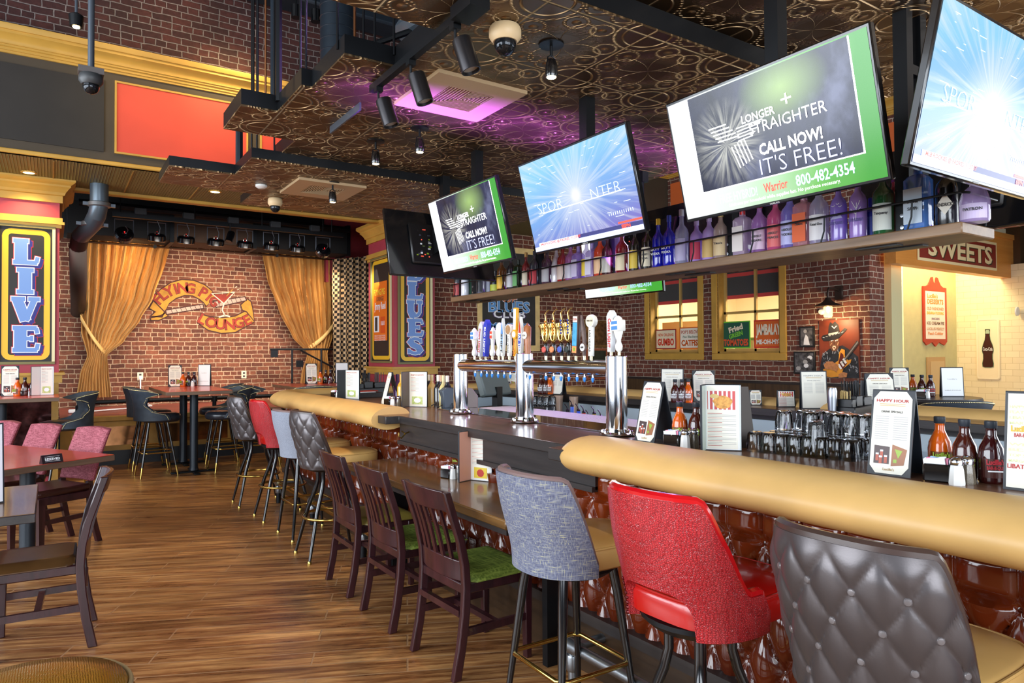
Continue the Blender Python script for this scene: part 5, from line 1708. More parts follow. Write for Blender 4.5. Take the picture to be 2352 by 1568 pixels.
def wing_stool(label, loc, rz, group='black wing back stools'):
    t = thing('wing_back_stool', label, 'bar stool', loc, rz, group)

    def tm(z):
        tab = [(.7, 118), (.76, 112), (.82, 70), (.9, 52), (.98, 62), (1.03, 92), (1.07, 90), (1.1, 60)]
        for (a, b), (c, d) in zip(tab, tab[1:]):
            if z <= c:
                return b + (d - b) * smooth(a, c, z)
        return 60

    def sf(off):
        def g(u, v):
            z = .7 + .4 * v
            th = (2 * u - 1) * tm(z)
            a = radians(th)
            r = .235 + off + .02 * smooth(.95, 1.1, z)
            e = 1 if off > 0 else 1
            return (-cos(a) * r - .03 * smooth(.8, 1.1, z) + (.05 * smooth(70, 112, abs(th)) if z > 1 else 0), sin(a) * r, z - .05 * (1 - cos(a * .9)) * smooth(1.0, 1.1, z))
        return g
    mb = MB(); mb.slab(sf(.02), sf(-.028), 40, 20, CHAR); sh = mb.build('backrest', t, bev=.008, smooth=60)
    mb = MB()
    fo = sf(.027)
    seq = [(1, v / 18) for v in range(0, 19)] + [(1 - u / 26, 1) for u in range(1, 26)] + [(0, 1 - v / 18) for v in range(0, 19)]
    pts = [Vector(fo(.5 + (a - .5) * .93, .02 + b_ * .95)) for a, b_ in seq]
    out = [pts[0]]
    for p, q_ in zip(pts, pts[1:]):
        n = max(1, int((q_ - p).length / .011))
        out += [p.lerp(q_, (k + 1) / n) for k in range(n)]
    for p in out[::1]:
        mb.box(p.x - .0045, p.y - .0045, p.z - .0045, p.x + .0045, p.y + .0045, p.z + .0045, NAIL, b=.0022)
    mb.build('nailhead_trim', sh)
    mb = MB(); mb.lathe([(.2, .675), (.225, .69), (.235, .73), (.22, .765), (.17, .78), (0, .785)], BLV, 32, TR((.05, 0, 0))); mb.build('seat', t, smooth=60)
    for a in (40, 140, 220, 320):
        ca, sa = cos(radians(a)), sin(radians(a))
        mb = MB(); mb.tube([(ca * .13, sa * .13, .69), (ca * .25, sa * .25, .13)], [.016, .013], BLACKG, 10); lg = mb.build('leg', t)
        mb = MB(); mb.tube([(ca * .25, sa * .25, .13), (ca * .275, sa * .275, 0)], [.0135, .009], BRASS, 10); mb.build('brass_tip', lg)
    pts = []
    for a in (40, 140, 220, 320):
        for da in (-10, 10):
            pts.append((.21 * cos(radians(a + da)), .21 * sin(radians(a + da)), .3))
    mb = MB(); mb.tube(pts, .009, BRASS, 8, closed=True); mb.build('footrest', t)
    return t


def at_floor(px, py):
    p = hit(px, py, 'z', 0)
    return p


wing_stool('black wing back stool drawn up to the table before the LIVE column', (.15, 9.28, 0), pi + .15)
wing_stool('black wing back stool on the near side of the long tall table', (1.1, 9.72, 0), .1)
wing_stool('black wing back stool tucked behind the nearer one at the long tall table', (1.08, 10.4, 0), .05)
wing_stool('black wing back stool at the tall table, half hidden by the far buttoned stool', (1.93, 9.62, 0), pi + .1)
wing_stool('black wing back stool at the tall table, next to the pipe rail', (2.0, 10.45, 0), pi - .1)
wing_stool('black wing back stool peeking above the bar end, beside the hand rail', (2.42, 9.72, 0), -.3)
wing_stool('black wing back stool peeking above the bar end, under the red tabletop', (2.9, 9.2, 0), -pi / 2 + pi)
wing_stool('black wing back stool with wide back facing us beyond the far rail', (6.38, 2.82, 0), 0.75, 'black stools beyond the far rail')
wing_stool('black wing back stool turned sideways by the dessert alcove', (7.05, 2.55, 0), 1.9, 'black stools beyond the far rail')
wing_stool('black wing back stool farthest along beside the tall LIBATIONS card', (7.7, 2.35, 0), 2.6, 'black stools beyond the far rail')

# ================================================================ THE BAR
bar = thing('bar_counter', 'long bar with tufted brown vinyl front and dark wooden top', 'bar', (2.1, 4.0, 0))
O = TR((-2.1, -4.0, 0))
G0, G1 = 2.5, 4.5           # gap in the arm rail above the low counter
mb = MB()
mb.prism([(2.0, -1.0), (2.8, -1.0), (2.8, 7.2), (4.55, 7.2), (4.55, 0.4), (5.0, 0.4), (5.0, 7.72), (2.12, 7.72), (2.0, 7.6), (2.0, G1 + .12), (1.93, G1 + .12), (1.93, G1 - .02), (2.03, G1 - .02), (2.03, G0 + .06), (1.9, G0 + .06), (1.9, G0 - .1), (2.0, G0 - .1)], 1.015, 1.07, WOODK, 'z', O, WOODC)
mb.build('bar_top', bar, bev=.004)
mb = MB()
mb.box(2.17, -1.0, 0, 2.72, 7.4, 1.015, WOODK, O)
mb.box(2.17, 7.3, 0, 4.95, 7.62, 1.015, WOODK, O)
mb.box(4.7, .4, 0, 4.95, 7.3, 1.015, WOODK, O)
mb.build('carcass', bar)
mb = MB(); mb.box(2.09, G0 - .05, .87, 2.15, G1 + .1, 1.015, WOODK, O); mb.box(2.07, G0 - .05, .86, 2.16, G1 + .1, .885, WOODK, O); mb.build('apron_board', bar)
mb = MB(); mb.box(2.1, -1.0, .0, 2.17, 7.62, .26, wood_mat('base_board', (40, 28, 18), (70, 50, 32), .35, 'y', .6, .3), O); mb.box(2.08, -1.0, .24, 2.17, 7.62, .29, WOODK, O); mb.build('base_board', bar)

VIN = mat('oxblood_vinyl', (100, 36, 14), .1, coat=.25)
t_ = NT(VIN)
n_ = t_.noise(t_.pos(), 1.5, 3)
t_.link(t_.ramp(n_, [(.3, lin((52, 18, 12))), (.7, lin((128, 50, 16)))]), t_.b.inputs['Base Color'])
SY, SZ, ZT = .079, .145, .812


def front(u, v):
    y = -1.0 + 8.62 * u
    z = .285 + .7 * v
    d = z - ZT
    if d > 0:
        f = 0
        f0 = (abs(sin(pi * (y / (2 * SY)))) ** .22)
        k = smooth(0, .05, d)
        h = .05 * (f0 if k else 0) * (.35 + .65 * k) * (1 - .75 * smooth(.1, .175, d))
    else:
        p, q_ = (y / SY + d / SZ) / 2, (y / SY - d / SZ) / 2
        f = abs(sin(pi * p)) * abs(sin(pi * q_))
        h = .058 * (.35 * f ** .18 + .65 * f ** .5)
    return (2.165 - .01 - h, y, z)


mb = MB(); mb.grid(front, 1100, 84, VIN, O); tf = mb.build('tufted_panel', bar, smooth=75)
VB = mat('vinyl_button', (70, 24, 12), .12, coat=.8)
studs = sorted((i * SY, ZT - j * SZ) for j in range(0, 4) for i in range(-12, 97) if (i + j) % 2 == 0 and .3 < i * SY < 7.55 and ZT - j * SZ > .3)
rest = MB()
for n_, (y, z) in enumerate(studs):
    mb = MB() if n_ < 100 else rest
    mb.lathe([(0, .012), (.008, .009), (.011, 0)], VB, 8, O @ TR((2.152, y, z), ry=-pi / 2))
    if n_ < 100:
        mb.build('upholstery_button', tf)
rest.build('upholstery_buttons', tf)['kind'] = 'stuff'

# padded arm rails
def rail_prof(n=22):
    pts = []
    for k in range(n):
        a = 2 * pi * k / n
        r = 1.0
        pts.append((.150 * cos(a), .083 * sin(a) + (.01 * cos(a))))
    return pts


def arm_rail(label, path, r=1.0, caps=True):
    """path: list of (x, y, dx, dy) with outward direction, profile swept"""
    t = thing('padded_arm_rail', label, 'arm rail', (path[0][0], path[0][1], 1.045))
    P = rail_prof()
    vs_, fs_ = [], []
    n = len(P)
    for (x, y, dx, dy, s_) in path:
        for (a, b) in P:
            vs_.append((x - path[0][0] - dx * a * s_, y - path[0][1] - dy * a * s_, b * s_))
    for i in range(len(path) - 1):
        for k in range(n):
            fs_.append((i * n + k, i * n + (k + 1) % n, (i + 1) * n + (k + 1) % n, (i + 1) * n + k))
    fs_ += [tuple(range(n)), tuple((len(path) - 1) * n + k for k in range(n))]
    mb = MB(); mb.add(vs_, fs_, TAN); mb.build('padding', t, smooth=50)
    return t


XR_ = 2.03
arm_rail('padded tan leather arm rail on the near length of the bar', [(XR_, -1, -1, 0, 1), (XR_, G0 - .14, -1, 0, 1), (XR_, G0 - .06, -1, 0, .96), (XR_, G0 - .02, -1, 0, .84), (XR_, G0, -1, 0, .6)])
pth = [(XR_, G1 + .12, -1, 0, 1), (XR_, 7.3, -1, 0, 1)]
for k in range(1, 8):
    a = pi / 2 * k / 8
    pth.append((XR_ + .35 * (1 - cos(a)), 7.3 + .35 * sin(a), -cos(a), sin(a), 1))
pth += [(XR_ + .35, 7.65, 0, 1, 1), (4.7, 7.65, 0, 1, 1)]
for k in range(1, 8):
    a = pi / 2 * k / 8
    pth.append((4.7 + .3 * sin(a), 7.35 + .3 * cos(a), sin(a), cos(a), 1))
pth += [(5.0, 7.35, 1, 0, 1), (5.0, .4, 1, 0, 1)]
arm_rail('padded tan leather arm rail wrapping the far half and back of the bar', pth)

# low counter
lc = thing('low_counter', 'low dark wooden counter shelf standing in front of the tufted bar', 'counter', (1.68, 3.6, 0))
mb = MB(); mb.box(0, -1.02, .715, .455, 1.0, .76, WOODT, b=.006); mb.build('worktop', lc)
mb = MB(); mb.box(.03, -.98, .68, .44, .97, .715, WOODK); mb.build('under_frame', lc)
for y in (-.9, .9):
    mb = MB(); mb.box(.3, y - .02, 0, .42, y + .02, .68, BLACKM); mb.build('support_leg', lc)
# hook under the bar top
for y in (4.42,):
    t = thing('bag_hook', 'small brass bag hook under the bar top beside the arm rail end', 'hook', (2.06, y, .93))
    mb = MB(); mb.tube([(.02, 0, .03), (-.01, 0, .02), (-.04, 0, -.01), (-.06, 0, .005), (-.06, 0, .03)], .005, BRASS, 8); mb.tube([(-.01, 0, .02), (-.04, 0, .04)], .004, BRASS, 8); mb.build('hook', t)
# foot rail
fr = thing('foot_rail', 'galvanised pipe foot rail along the bottom of the bar', 'foot rail', (1.93, 0, 0))
GALV = mat('galvanised_pipe', (150, 154, 158), .3, metal=.9, vary=.1)
mb = MB(); mb.tube([(0, -1, .2), (0, 2.45, .2), (0, 2.5, .2)], .024, GALV, 12); mb.build('rail_pipe', fr)
mb = MB(); mb.tube([(0, 4.75, .2), (0, 7.4, .2)], .024, BRASS, 12); mb.build('rail_pipe', fr)
for y in (.2, 1.35, 2.42, 4.9, 6.1, 7.2):
    mb = MB(); mb.tube([(0, y, 0), (0, y, .2)], .024, GALV if y < 3 else BLACKM, 12); mb.tube([(0, y - .05, .2), (0, y + .05, .2)], .034, GALV, 12); mb.lathe([(.03, .1), (.034, .11), (.034, .16), (.03, .17)], GALV, 12, TR((0, y, 0))); mb.tube([(0, y, .2), (.18, y, .2)], .022, GALV, 10); mb.build('post', fr)

# ---- behind the bar: drip mat, wells and the inner face of the far side
mb = MB(); mb.box(2.74, 2.7, 1.0, 2.8, 4.75, 1.075, CHROME)
mb.box(2.5, 2.55, 1.07, 2.76, 4.8, 1.078, CHROME, b=.003)
tag(mb.build('drip_tray'), 'polished metal drip tray strip under the beer towers', 'tray')
MATW = mat('rubber_mat', (206, 206, 204), .7)
t_ = NT(MATW)
v_ = t_.n('TexVoronoi', ins={'Vector': t_.obj(), 'Scale': 60.0}).outputs[0]
t_.bump(v_, .8, .006)
mb = MB(); mb.box(2.81, 2.45, .98, 3.14, 4.75, 1.072, MATW); tag(mb.build('bar_mat'), 'pale grey mesh rubber bar mat behind the beer towers', 'mat')
mb = MB(); mb.box(2.8, .3, .3, 3.1, 7.1, .98, STEEL); mb.build('well_unit', bar, loc=(-2.1, -4.0, 0))
INF = mat('inner_panel', (190, 204, 214), .35)
mb = MB(); mb.box(4.66, .5, .3, 4.7, 7.25, .97, INF); mb.box(2.9, 7.26, .3, 4.7, 7.3, .97, INF); mb.build('inner_panel', bar, loc=(-2.1, -4.0, 0))
mb = MB(); mb.box(4.2, .5, .2, 4.66, 7.2, .86, STEEL); mb.box(2.85, 6.75, .2, 4.2, 7.2, .86, STEEL); mb.build('cooler_unit', bar, loc=(-2.1, -4.0, 0))

# ---- beer tower
tw = thing('beer_tower', 'chrome beer tower of three columns and two pipes with tap handles', 'beer tower', (2.46, 3.6, 1.078))
XT = 2.46
ys = [hit(x, 900, 'x', XT).y for x in (1058, 1205, 1416)]
zp = 1.42 - 1.078
for i, (y, r, h) in enumerate(((ys[0], .052, .42), (ys[1], .056, .42), (ys[2], .056, .405))):
    mb = MB(); mb.lathe([(r, .0), (r, h), (r * .9, h + .005), (0, h + .005)], CHROME, 36, TR((0, y - 3.6, 0))); mb.build('column', tw)
    mb = MB(); mb.lathe([(r + .032, 0), (r + .034, .008), (r + .01, .014), (r + .004, .03), (r, .03)], CHROME, 36, TR((0, y - 3.6, 0)))
    for k in range(6):
        a = k * pi / 3
        mb.lathe([(.011, .008), (.011, .02), (0, .026)], CHROME, 8, TR(((r + .02) * cos(a), y - 3.6 + (r + .02) * sin(a), 0)))
    mb.build('flange', tw)
for a, b in ((ys[0], ys[1]), (ys[1], ys[2])):
    mb = MB(); mb.tube([(0, a - 3.6, zp), (0, b - 3.6, zp)], .044, CHROME, 28); mb.build('pipe', tw)
tapy = lambda px: hit(px, 830, 'x', XT).y - 3.6
IVORY, FERR = mat('ivory_plastic', (240, 238, 230), .25, coat=.3), mat('ferrule', (190, 180, 150), .2, metal=.9)
ZB = zp + .044


def handle(px, lb, zb=ZB):
    def fin(mb, lean=0.0):
        y = tapy(px)
        m2 = MB()
        m2.lathe([(.009, 0), (.009, .022)], FERR, 12)
        mm = MB()
        mm.v, mm.f, mm.mi, mm.mats = mb.v, mb.f, mb.mi, mb.mats
        o = mm.build('tap_handle', tw, smooth=45, loc=(0, y, zb + .02))
        o.rotation_euler = (lean, 0, 0)
        o['label'] = lb
        f_ = m2.build('ferrule', o)
        f_.location = (0, 0, -.02)
    return fin


FX = TR((0, 0, 0), rz=-pi / 2)   # a frame whose -Y side looks at the room


def paddle(px, lb, col, side, txt, tc, h=.235, wd=.05, lean=.0, zb=ZB, vert=True):
    mb = MB()
    m_ = mat('tap_%s' % str(col), col, .3, coat=.3)
    mb.prism([(-.4 * wd / 2 * 1.2, 0), (.4 * wd / 2 * 1.2, 0), (wd / 2, h * .85), (wd * .3, h * .93), (0, h), (-wd * .3, h * .93), (-wd / 2, h * .85)], -.016, .016, m_, 'y', FX)
    if txt:
        mb.text(txt, wd * .42, mat('tapink_%s' % str(tc), tc, .5), FX @ TR((0, -.018, h * .45)) @ Matrix.Rotation(pi / 2, 4, 'Y'), .03, h * .7)
    handle(px, lb, zb)(mb, lean)


def pear(px, lb, h=.22, r=.02, lean=0.0, badge=None, zb=ZB, col=None):
    mb = MB()
    mb.lathe([(.009, 0), (.018, .01), (.02, .03), (.013, .05), (.012, .06), (.02 * r / .02, .1), (r * 1.15, h * .75), (r * .9, h * .92), (r * .4, h * .98), (0, h)], col or IVORY, 20)
    if badge:
        mb.box(-r * 1.15, -r * 1.2, h * .56, r * 1.15, r * 1.2, h * .88, IVORY, FX, b=.005)
        mb.box(-r * .95, -r * 1.22, h * .6, r * .95, -r * 1.2, h * .84, mat('badge_%s' % str(badge), badge, .4), FX)
        mb.box(-r * .9, -r * 1.24, h * .7, r * .9, -r * 1.22, h * .75, CREAM, FX, )
    handle(px, lb, zb)(mb, lean)


ZT3 = .41
pear(1090, 'white porcelain tap handle with blue badge, first on the pipe', .2, .019, 0, (70, 130, 196))
paddle(1104, 'silver grey paddle tap handle with red script', (206, 208, 212), 0, 'Coors LIGHT', (196, 40, 40), .24, .052, .12)
paddle(1116, 'deep blue paddle tap handle with white lettering', (40, 52, 176), 0, 'BUD LIGHT', (240, 244, 250), .25, .05, .1)
pear(1131, 'slim white tap handle with round red badge', .2, .014, .05, (216, 70, 46))
pear(1146, 'large plain white porcelain tap handle', .225, .024, .05)


def spear(px, lb, txt, lo, hi):
    mb = MB()
    h = .25
    mb.prism([(-.008, 0), (.008, 0), (.02, h * .35), (.02, h * .6), (.006, h * .9), (0, h), (-.006, h * .9), (-.02, h * .6), (-.02, h * .35)], -.01, .01, IVORY, 'y', FX)
    mb.flat([(-.005, .03), (.005, .03), (.014, h * .36), (.014, h * .56), (-.014, h * .56), (-.014, h * .36)], -.0112, mat('spear_%s' % str(lo), lo, .4), M=FX)
    mb.flat([(-.014, h * .58), (.014, h * .58), (.006, h * .8), (0, h * .92), (-.006, h * .8)], -.0112, mat('spear_%s' % str(hi), hi, .4), M=FX)
    mb.text(txt, .02, PAPER if lo[0] < 150 else INK, FX @ TR((0, -.0125, h * .34)) @ Matrix.Rotation(pi / 2, 4, 'Y'), .03, h * .5)
    handle(px, lb)(mb, .03)


spear(1155, 'pointed white spear shaped tap handle with pale blue lower half', 'SHIFT', (170, 200, 226), (90, 140, 200))


def lolly(px, lb, face, txt, zb=ZB, h=.21, m_=None, side='LAS VEGAS'):
    mb = MB()
    body = m_ or IVORY
    mb.box(-.016, -.011, 0, .016, .011, h * .7, body, FX, b=.003)
    mb.lathe([(0, -.014), (.034, -.014), (.037, 0), (.034, .014), (0, .014)], body, 28, FX @ TR((0, 0, h * .82), rx=pi / 2))
    mb.lathe([(0, .0145), (.03, .0145)], mat('face_%s' % str(face), face, .4, vary=.2, vscale=60), 24, FX @ TR((0, 0, h * .82), rx=pi / 2))
    mb.text(txt, .012, INK, FX @ TR((0, -.0155, h * .83)), .02, .05)
    mb.text(side, .014, INK, FX @ TR((0, -.012, h * .36)) @ Matrix.Rotation(pi / 2, 4, 'Y'), .02, h * .5)
    handle(px, lb, zb)(mb, .03)


lolly(1170, 'ivory round topped tap handle with brown face on the first pipe', (170, 130, 88), '')
mb = MB(); YEL = mat('tap_yellow', (238, 170, 30), .3)
mb.box(-.013, -.012, 0, .013, .012, .13, YEL, FX, b=.003); mb.lathe([(0, -.016), (.028, -.014), (.03, 0), (.028, .014), (0, .016)], YEL, 24, FX @ TR((0, 0, .14), rx=pi / 2)); mb.box(-.017, -.012, .16, .017, .012, .31, YEL, FX, b=.003); mb.box(-.014, -.0135, .17, .014, -.012, .3, PAPER, FX); mb.text('NEWCASTLE', .013, INKR, FX @ TR((0, -.0135, .06)) @ Matrix.Rotation(pi / 2, 4, 'Y'), .03, .1)
mb.lathe([(0, .0165), (.02, .0165)], PAPER, 20, FX @ TR((0, 0, .14), rx=pi / 2))
handle(1184, 'tall yellow tap handle with white strip and round boss')(mb, .04)
spear(1196, 'pointed spear tap handle with deep blue lower half and red tip', 'FAT TIRE', (34, 56, 170), (190, 40, 34))
mb = MB(); mb.lathe([(.018, 0), (.021, .1), (.024, .2), (.0, .23)], wood_mat('log_handle', (140, 76, 38), (182, 112, 64), .35, 'z', 3, .3), 18); mb.lathe([(0, .006), (.022, .004), (.024, 0)], CREAM, 20, TR((-.022, 0, .15), ry=-pi / 2)); mb.text('KONA', .012, INK, FX @ TR((0, -.03, .15)), .02, .03)
handle(1212, 'brown log shaped wooden tap handle with oval white badge', ZB - .02)(mb, 0)
GOLDM = mat('sax_gold', (214, 180, 104), .16, metal=1)
for px, c, lb in ((1254, (206, 90, 80), 'gold saxophone tap handle with rose badge, first of four'), (1272, (232, 140, 90), 'gold saxophone tap handle with orange badge, second of four'), (1290, (70, 90, 180), 'gold saxophone tap handle with blue badge, third of four'), (1306, (40, 48, 44), 'gold saxophone tap handle with dark badge, last of four')):
    mb = MB()
    mb.lathe([(.008, 0), (.013, .02), (.015, .06), (.011, .075)], BLACKG, 16)
    mb.lathe([(0, .008), (.017, .006), (.019, 0)], mat('badge_%s' % str(c), c, .4), 18, TR((-.014, 0, .04), ry=-pi / 2))
    mb.tube([(0, .028, .17), (0, .026, .13), (0, .016, .1), (0, 0, .088), (0, -.012, .1), (0, -.012, .14), (0, -.004, .22), (0, .004, .25), (0, -.014, .268), (0, -.034, .276)], [.022, .016, .013, .012, .01, .009, .007, .006, .005, .004], GOLDM, 14)
    mb.lathe([(.02, -.01), (.026, .012), (.024, .012), (.012, -.004), (0, -.01)], GOLDM, 18, TR((0, .03, .175), rx=-.35))
    for k in range(5):
        mb.lathe([(0, .005), (.006, .003), (.007, 0)], mat('key_%s' % str(c), (236, 130, 30) if c[0] > 150 else (40, 60, 150), .3), 10, TR((-.011, -.008, .135 + k * .018), ry=-pi / 2))
    handle(px, lb)(mb, 0)
mb = MB(); mb.box(-.022, -.014, .01, .022, .014, .235, mat('sculpin_brown', (70, 44, 36), .4), FX, b=.004); mb.box(-.019, -.0155, .06, .019, -.014, .19, mat('sculpin_blue', (70, 160, 206), .4, vary=.25, vscale=30), FX); mb.box(-.019, -.0155, .02, .019, -.014, .058, mat('sculpin_orange', (226, 150, 90), .4), FX); mb.box(-.019, -.0155, .192, .019, -.014, .225, CREAM, FX); mb.text('SCULPIN', .012, INKR, FX @ TR((0, -.017, .208)), .02, .034)
mb.box(-.008, -.0165, .03, .008, -.0155, .05, mat('lime', (140, 170, 40), .4), FX)
handle(1323, 'rectangular blue and orange tap handle with SCULPIN banner')(mb, .06)
mb = MB(); STN = mat('stone_brown', (92, 74, 68), .5, vary=.3, vscale=50)
mb.tube([(0, .0, .0), (0, .0, .02), (0, -.006, .09), (0, .0, .15), (0, .01, .23)], [.008, .01, .012, .014, .006], STN, 12); mb.lathe([(0, .008), (.024, .006), (.027, 0), (.024, -.006), (0, -.008)], STN, 24, TR((-.004, 0, .05), ry=-pi / 2)); mb.lathe([(0, .0095), (.021, .0085)], PAPER, 20, TR((-.004, 0, .05), ry=-pi / 2)); mb.prism([(-.02, .17), (.0, .18), (.0, .165)], -.004, .004, STN, 'y', FX); mb.box(-.012, -.0145, .045, .012, -.014, .055, INK, FX)
handle(1342, 'carved stone grey fish tap handle with oval badge')(mb, -.05)
lolly(1358, 'white round topped tap handle with yellow grass emblem', (232, 222, 190), 'tenaya creek', h=.235)
paddle(1404, 'tall silver white paddle tap handle on the near column', (226, 228, 230), 0, 'Coors LIGHT', (200, 36, 40), .22, .05, .04, ZT3)
pear(1422, 'white tap handle with square blue moon badge on the near column', .19, .024, -.03, (66, 130, 196), ZT3)
BLU = mat('blue_plug', (40, 130, 214), .4)
for k, px in enumerate((1100, 1114, 1127, 1139, 1153, 1167, 1181, 1226, 1263, 1281, 1298, 1316, 1335, 1352, 1371)):
    mb = MB(); mb.lathe([(.006, .02), (.007, 0)], CHROME, 10); mb.lathe([(.009, 0), (.013, -.012), (.006, -.034), (0, -.038)], BLU, 10)
    mb.build('spout_plug', tw, loc=(-.03, tapy(px), zp - .05)).scale = (.75, .75, .75)

# ================================================================ THINGS ON THE BAR
def dep(p):
    return (p - CAM).dot(_fw)


def spot(px, py, z):
    """point on the surface at height z under the pixel, kept on the furniture that stands there"""
    p = hit(px, py, 'z', z)
    if z == 1.07:
        if px < 130:
            p = hit(px, py, 'y', 9.3)
        elif px < 500:
            p = hit(px, py, 'y', 10.6) if p.y > 10.7 else p
        elif 690 < px < 800 and py < 885:
            p = hit(px, py, 'y', 10.25)
        elif 1100 < px < 1200 and py < 890:
            p = hit(px, py, 'y', 7.45)
        elif p.x > 4.6:
            p = hit(px, py, 'x', 4.74)
    elif z == 1.08:
        c = Vector((6.75, 3.28, z))
        d = p - c
        if d.length > .44:
            p = c + d * (.44 / d.length)
    p.z = z
    return p


def pix_y(p):
    d = p - CAM
    return 784 - F_PX * d.dot(U2) / d.dot(_fw)


def place(L, Rr, z):
    a, b = spot(L[0], L[1], z), spot(Rr[0], Rr[1], z)
    d = b - a
    d.z = 0
    if a.x > 4.6 and z == 1.07:
        return a, (Rr[0] - L[0]) * dep(a) / F_PX * 1.03, -.6, dep(a)
    return a, d.length, atan2(d.y, d.x), dep(a)


COVER, COVG = mat('menu_cover', (24, 30, 38), .45), mat('menu_grey', (84, 76, 70), .6)
SHEET, LAMI = CREAM, mat('laminate_edge', (190, 208, 206), .2)


def sheet(mb, w_, h, M, style, cut=.16):
    c = w_ * cut
    mb.flat([(c, .006), (w_ - c, .006), (w_ - .007, c * 1.2), (w_ - .007, h - c * 1.2), (w_ - c, h - .006), (c, h - .006), (.007, h - c * 1.2), (.007, c * 1.2)] if cut else rect(.008, .008, w_ - .008, h - .008), -.0035, CREAM if style != 'card' else PAPER, M=M)

    def line(z, x0, x1, m=INKG, th=.0022):
        mb.flat(rect(x0 * w_, z * h - th / 2, x1 * w_, z * h + th / 2), -.0045, m, M=M)
    T_ = lambda s_, z, sz, m, wf, x=.5: mb.text(s_, sz, m, M @ TR((w_ * x, -.005, h * z)), .02, w_ * wf)
    if style in ('happy', 'happyg'):
        T_('HAPPY HOUR', .87, h * .035, INKR if style == 'happy' else INKG, .76)
        for k in range(2):
            line(.83 - .018 * k, .2, .8, mat('tan_ink', (200, 170, 110), .6))
        T_('DRINK SPECIALS', .74, h * .024, INK if style == 'happy' else INKG, .5)
        for k in range(11):
            line(.68 - k * .026, .12, .44); line(.68 - k * .026, .55, .88)
        if style == 'happy':
            mb.flat([(.14 * w_, .13 * h), (.5 * w_, .13 * h), (.5 * w_, .33 * h), (.14 * w_, .34 * h)], -.005, mat('photo_dark', (60, 34, 34), .4), M=M)
            mb.flat([(.55 * w_, .11 * h), (.84 * w_, .13 * h), (.9 * w_, .31 * h), (.56 * w_, .36 * h)], -.005, mat('photo_brown', (150, 92, 50), .4), M=M)
            for (x, z) in ((.22, .2), (.32, .24), (.42, .18), (.3, .17)):
                mb.flat(rect((x - .035) * w_, (z - .04) * h, (x + .035) * w_, (z + .03) * h), -.0055, mat('beer_red', (170, 70, 40), .4), M=M)
                mb.flat(rect((x - .035) * w_, (z + .03) * h, (x + .035) * w_, (z + .05) * h), -.0056, PAPER, M=M)
            mb.flat([(.62 * w_, .31 * h), (.8 * w_, .29 * h), (.71 * w_, .2 * h)], -.0055, mat('lime', (140, 170, 40), .4), M=M)
            mb.flat([(.6 * w_, .15 * h), (.68 * w_, .15 * h), (.68 * w_, .19 * h), (.6 * w_, .19 * h)], -.0055, mat('lime', (140, 170, 40), .4), M=M)
            mb.text("Lucille's", h * .03, GOLD_D, M @ TR((w_ * .5, -.005, h * .07)), .01, w_ * .26)
    elif style == 'menu':
        T_('MOJITOS & JULEPS', .9, h * .03, INKR, .76)
        for k in range(14):
            line(.83 - k * .03, .12, .6 if k % 4 else .4, INKR if k % 4 == 0 else INKG)
        mb.flat(rect(.18 * w_, .08 * h, .8 * w_, .3 * h), -.005, mat('lime_photo', (186, 200, 120), .4, vary=.3, vscale=60), M=M)
        mb.flat([(w_ * (.5 + .2 * cos(k)), h * (.19 + .07 * sin(k))) for k in [i * .7 for i in range(9)]], -.0055, PAPER, M=M)
    elif style == 'coolers':
        mb.text("Lucille's", h * .028, INK, M @ TR((w_ * .42, -.005, h * .92)), .01, w_ * .34)
        T_('COOLERS', .87, h * .04, INKR, .55, .47)
        for k in range(18):
            line(.81 - k * .028, .1, .82, INKR if k % 3 == 0 else INKG, .0016)
        mb.flat(rect(.2 * w_, .06 * h, .84 * w_, .27 * h), -.005, mat('cooler_photo', (226, 196, 60), .4), M=M)
        mb.flat([(w_ * (.52 + .18 * cos(k)), h * (.16 + .08 * sin(k))) for k in [i * .7 for i in range(9)]], -.0055, mat('cooler_red', (190, 60, 46), .4), M=M)
    elif style == 'food':
        mb.flat(rect(.08 * w_, .62 * h, .88 * w_, .9 * h), -.005, mat('gingham', (206, 90, 90), .5), M=M)
        for k in range(6):
            mb.flat(rect((.1 + .13 * k) * w_, .62 * h, (.15 + .13 * k) * w_, .9 * h), -.0052, PAPER, M=M)
        mb.flat([(w_ * (.52 + .28 * cos(k) * (1 + .1 * sin(5 * k))), h * (.73 + .1 * sin(k))) for k in [i * .42 for i in range(15)]], -.0055, mat('onion_strings', (222, 160, 84), .6, vary=.35, vscale=90), M=M)
        mb.flat([(w_ * (.28 + .14 * cos(k)), h * (.82 + .035 * sin(k))) for k in [i * .7 for i in range(9)]], -.006, mat('dip', (226, 196, 130), .4), M=M)
        for k in range(22):
            line(.56 - k * .023, .08, .5 if k % 3 == 0 else .9, INKR if k % 3 == 0 else INKG, .0018)
    elif style == 'card':
        mb.text("Lucille's", h * .035, INKG, M @ TR((w_ * .5, -.005, h * .6)), .01, w_ * .4)
        T_('LIBATIONS', .22, h * .025, INKG, .7)
    elif style == 'lib':
        for k, s_ in enumerate(('HAPPY HOUR', 'FEATURED', 'LIBATIONS', 'MARTINIS', 'WINE', 'BEER', 'TOP SHELF', 'MARGARITAS')):
            T_(s_, .84 - k * .055 - (.16 if k > 3 else 0), h * .03, mat('lib_pale', (214, 222, 168), .6), .76)
        mb.text("Lucille's", h * .06, mat('lib_gold', (226, 176, 40), .5), M @ TR((w_ * .45, -.007, h * .62)), .04, w_ * .56)
        T_('BAR-B-QUE', .55, h * .04, INKR, .5)
        T_('LIBATIONS', .24, h * .045, INKR, .8)


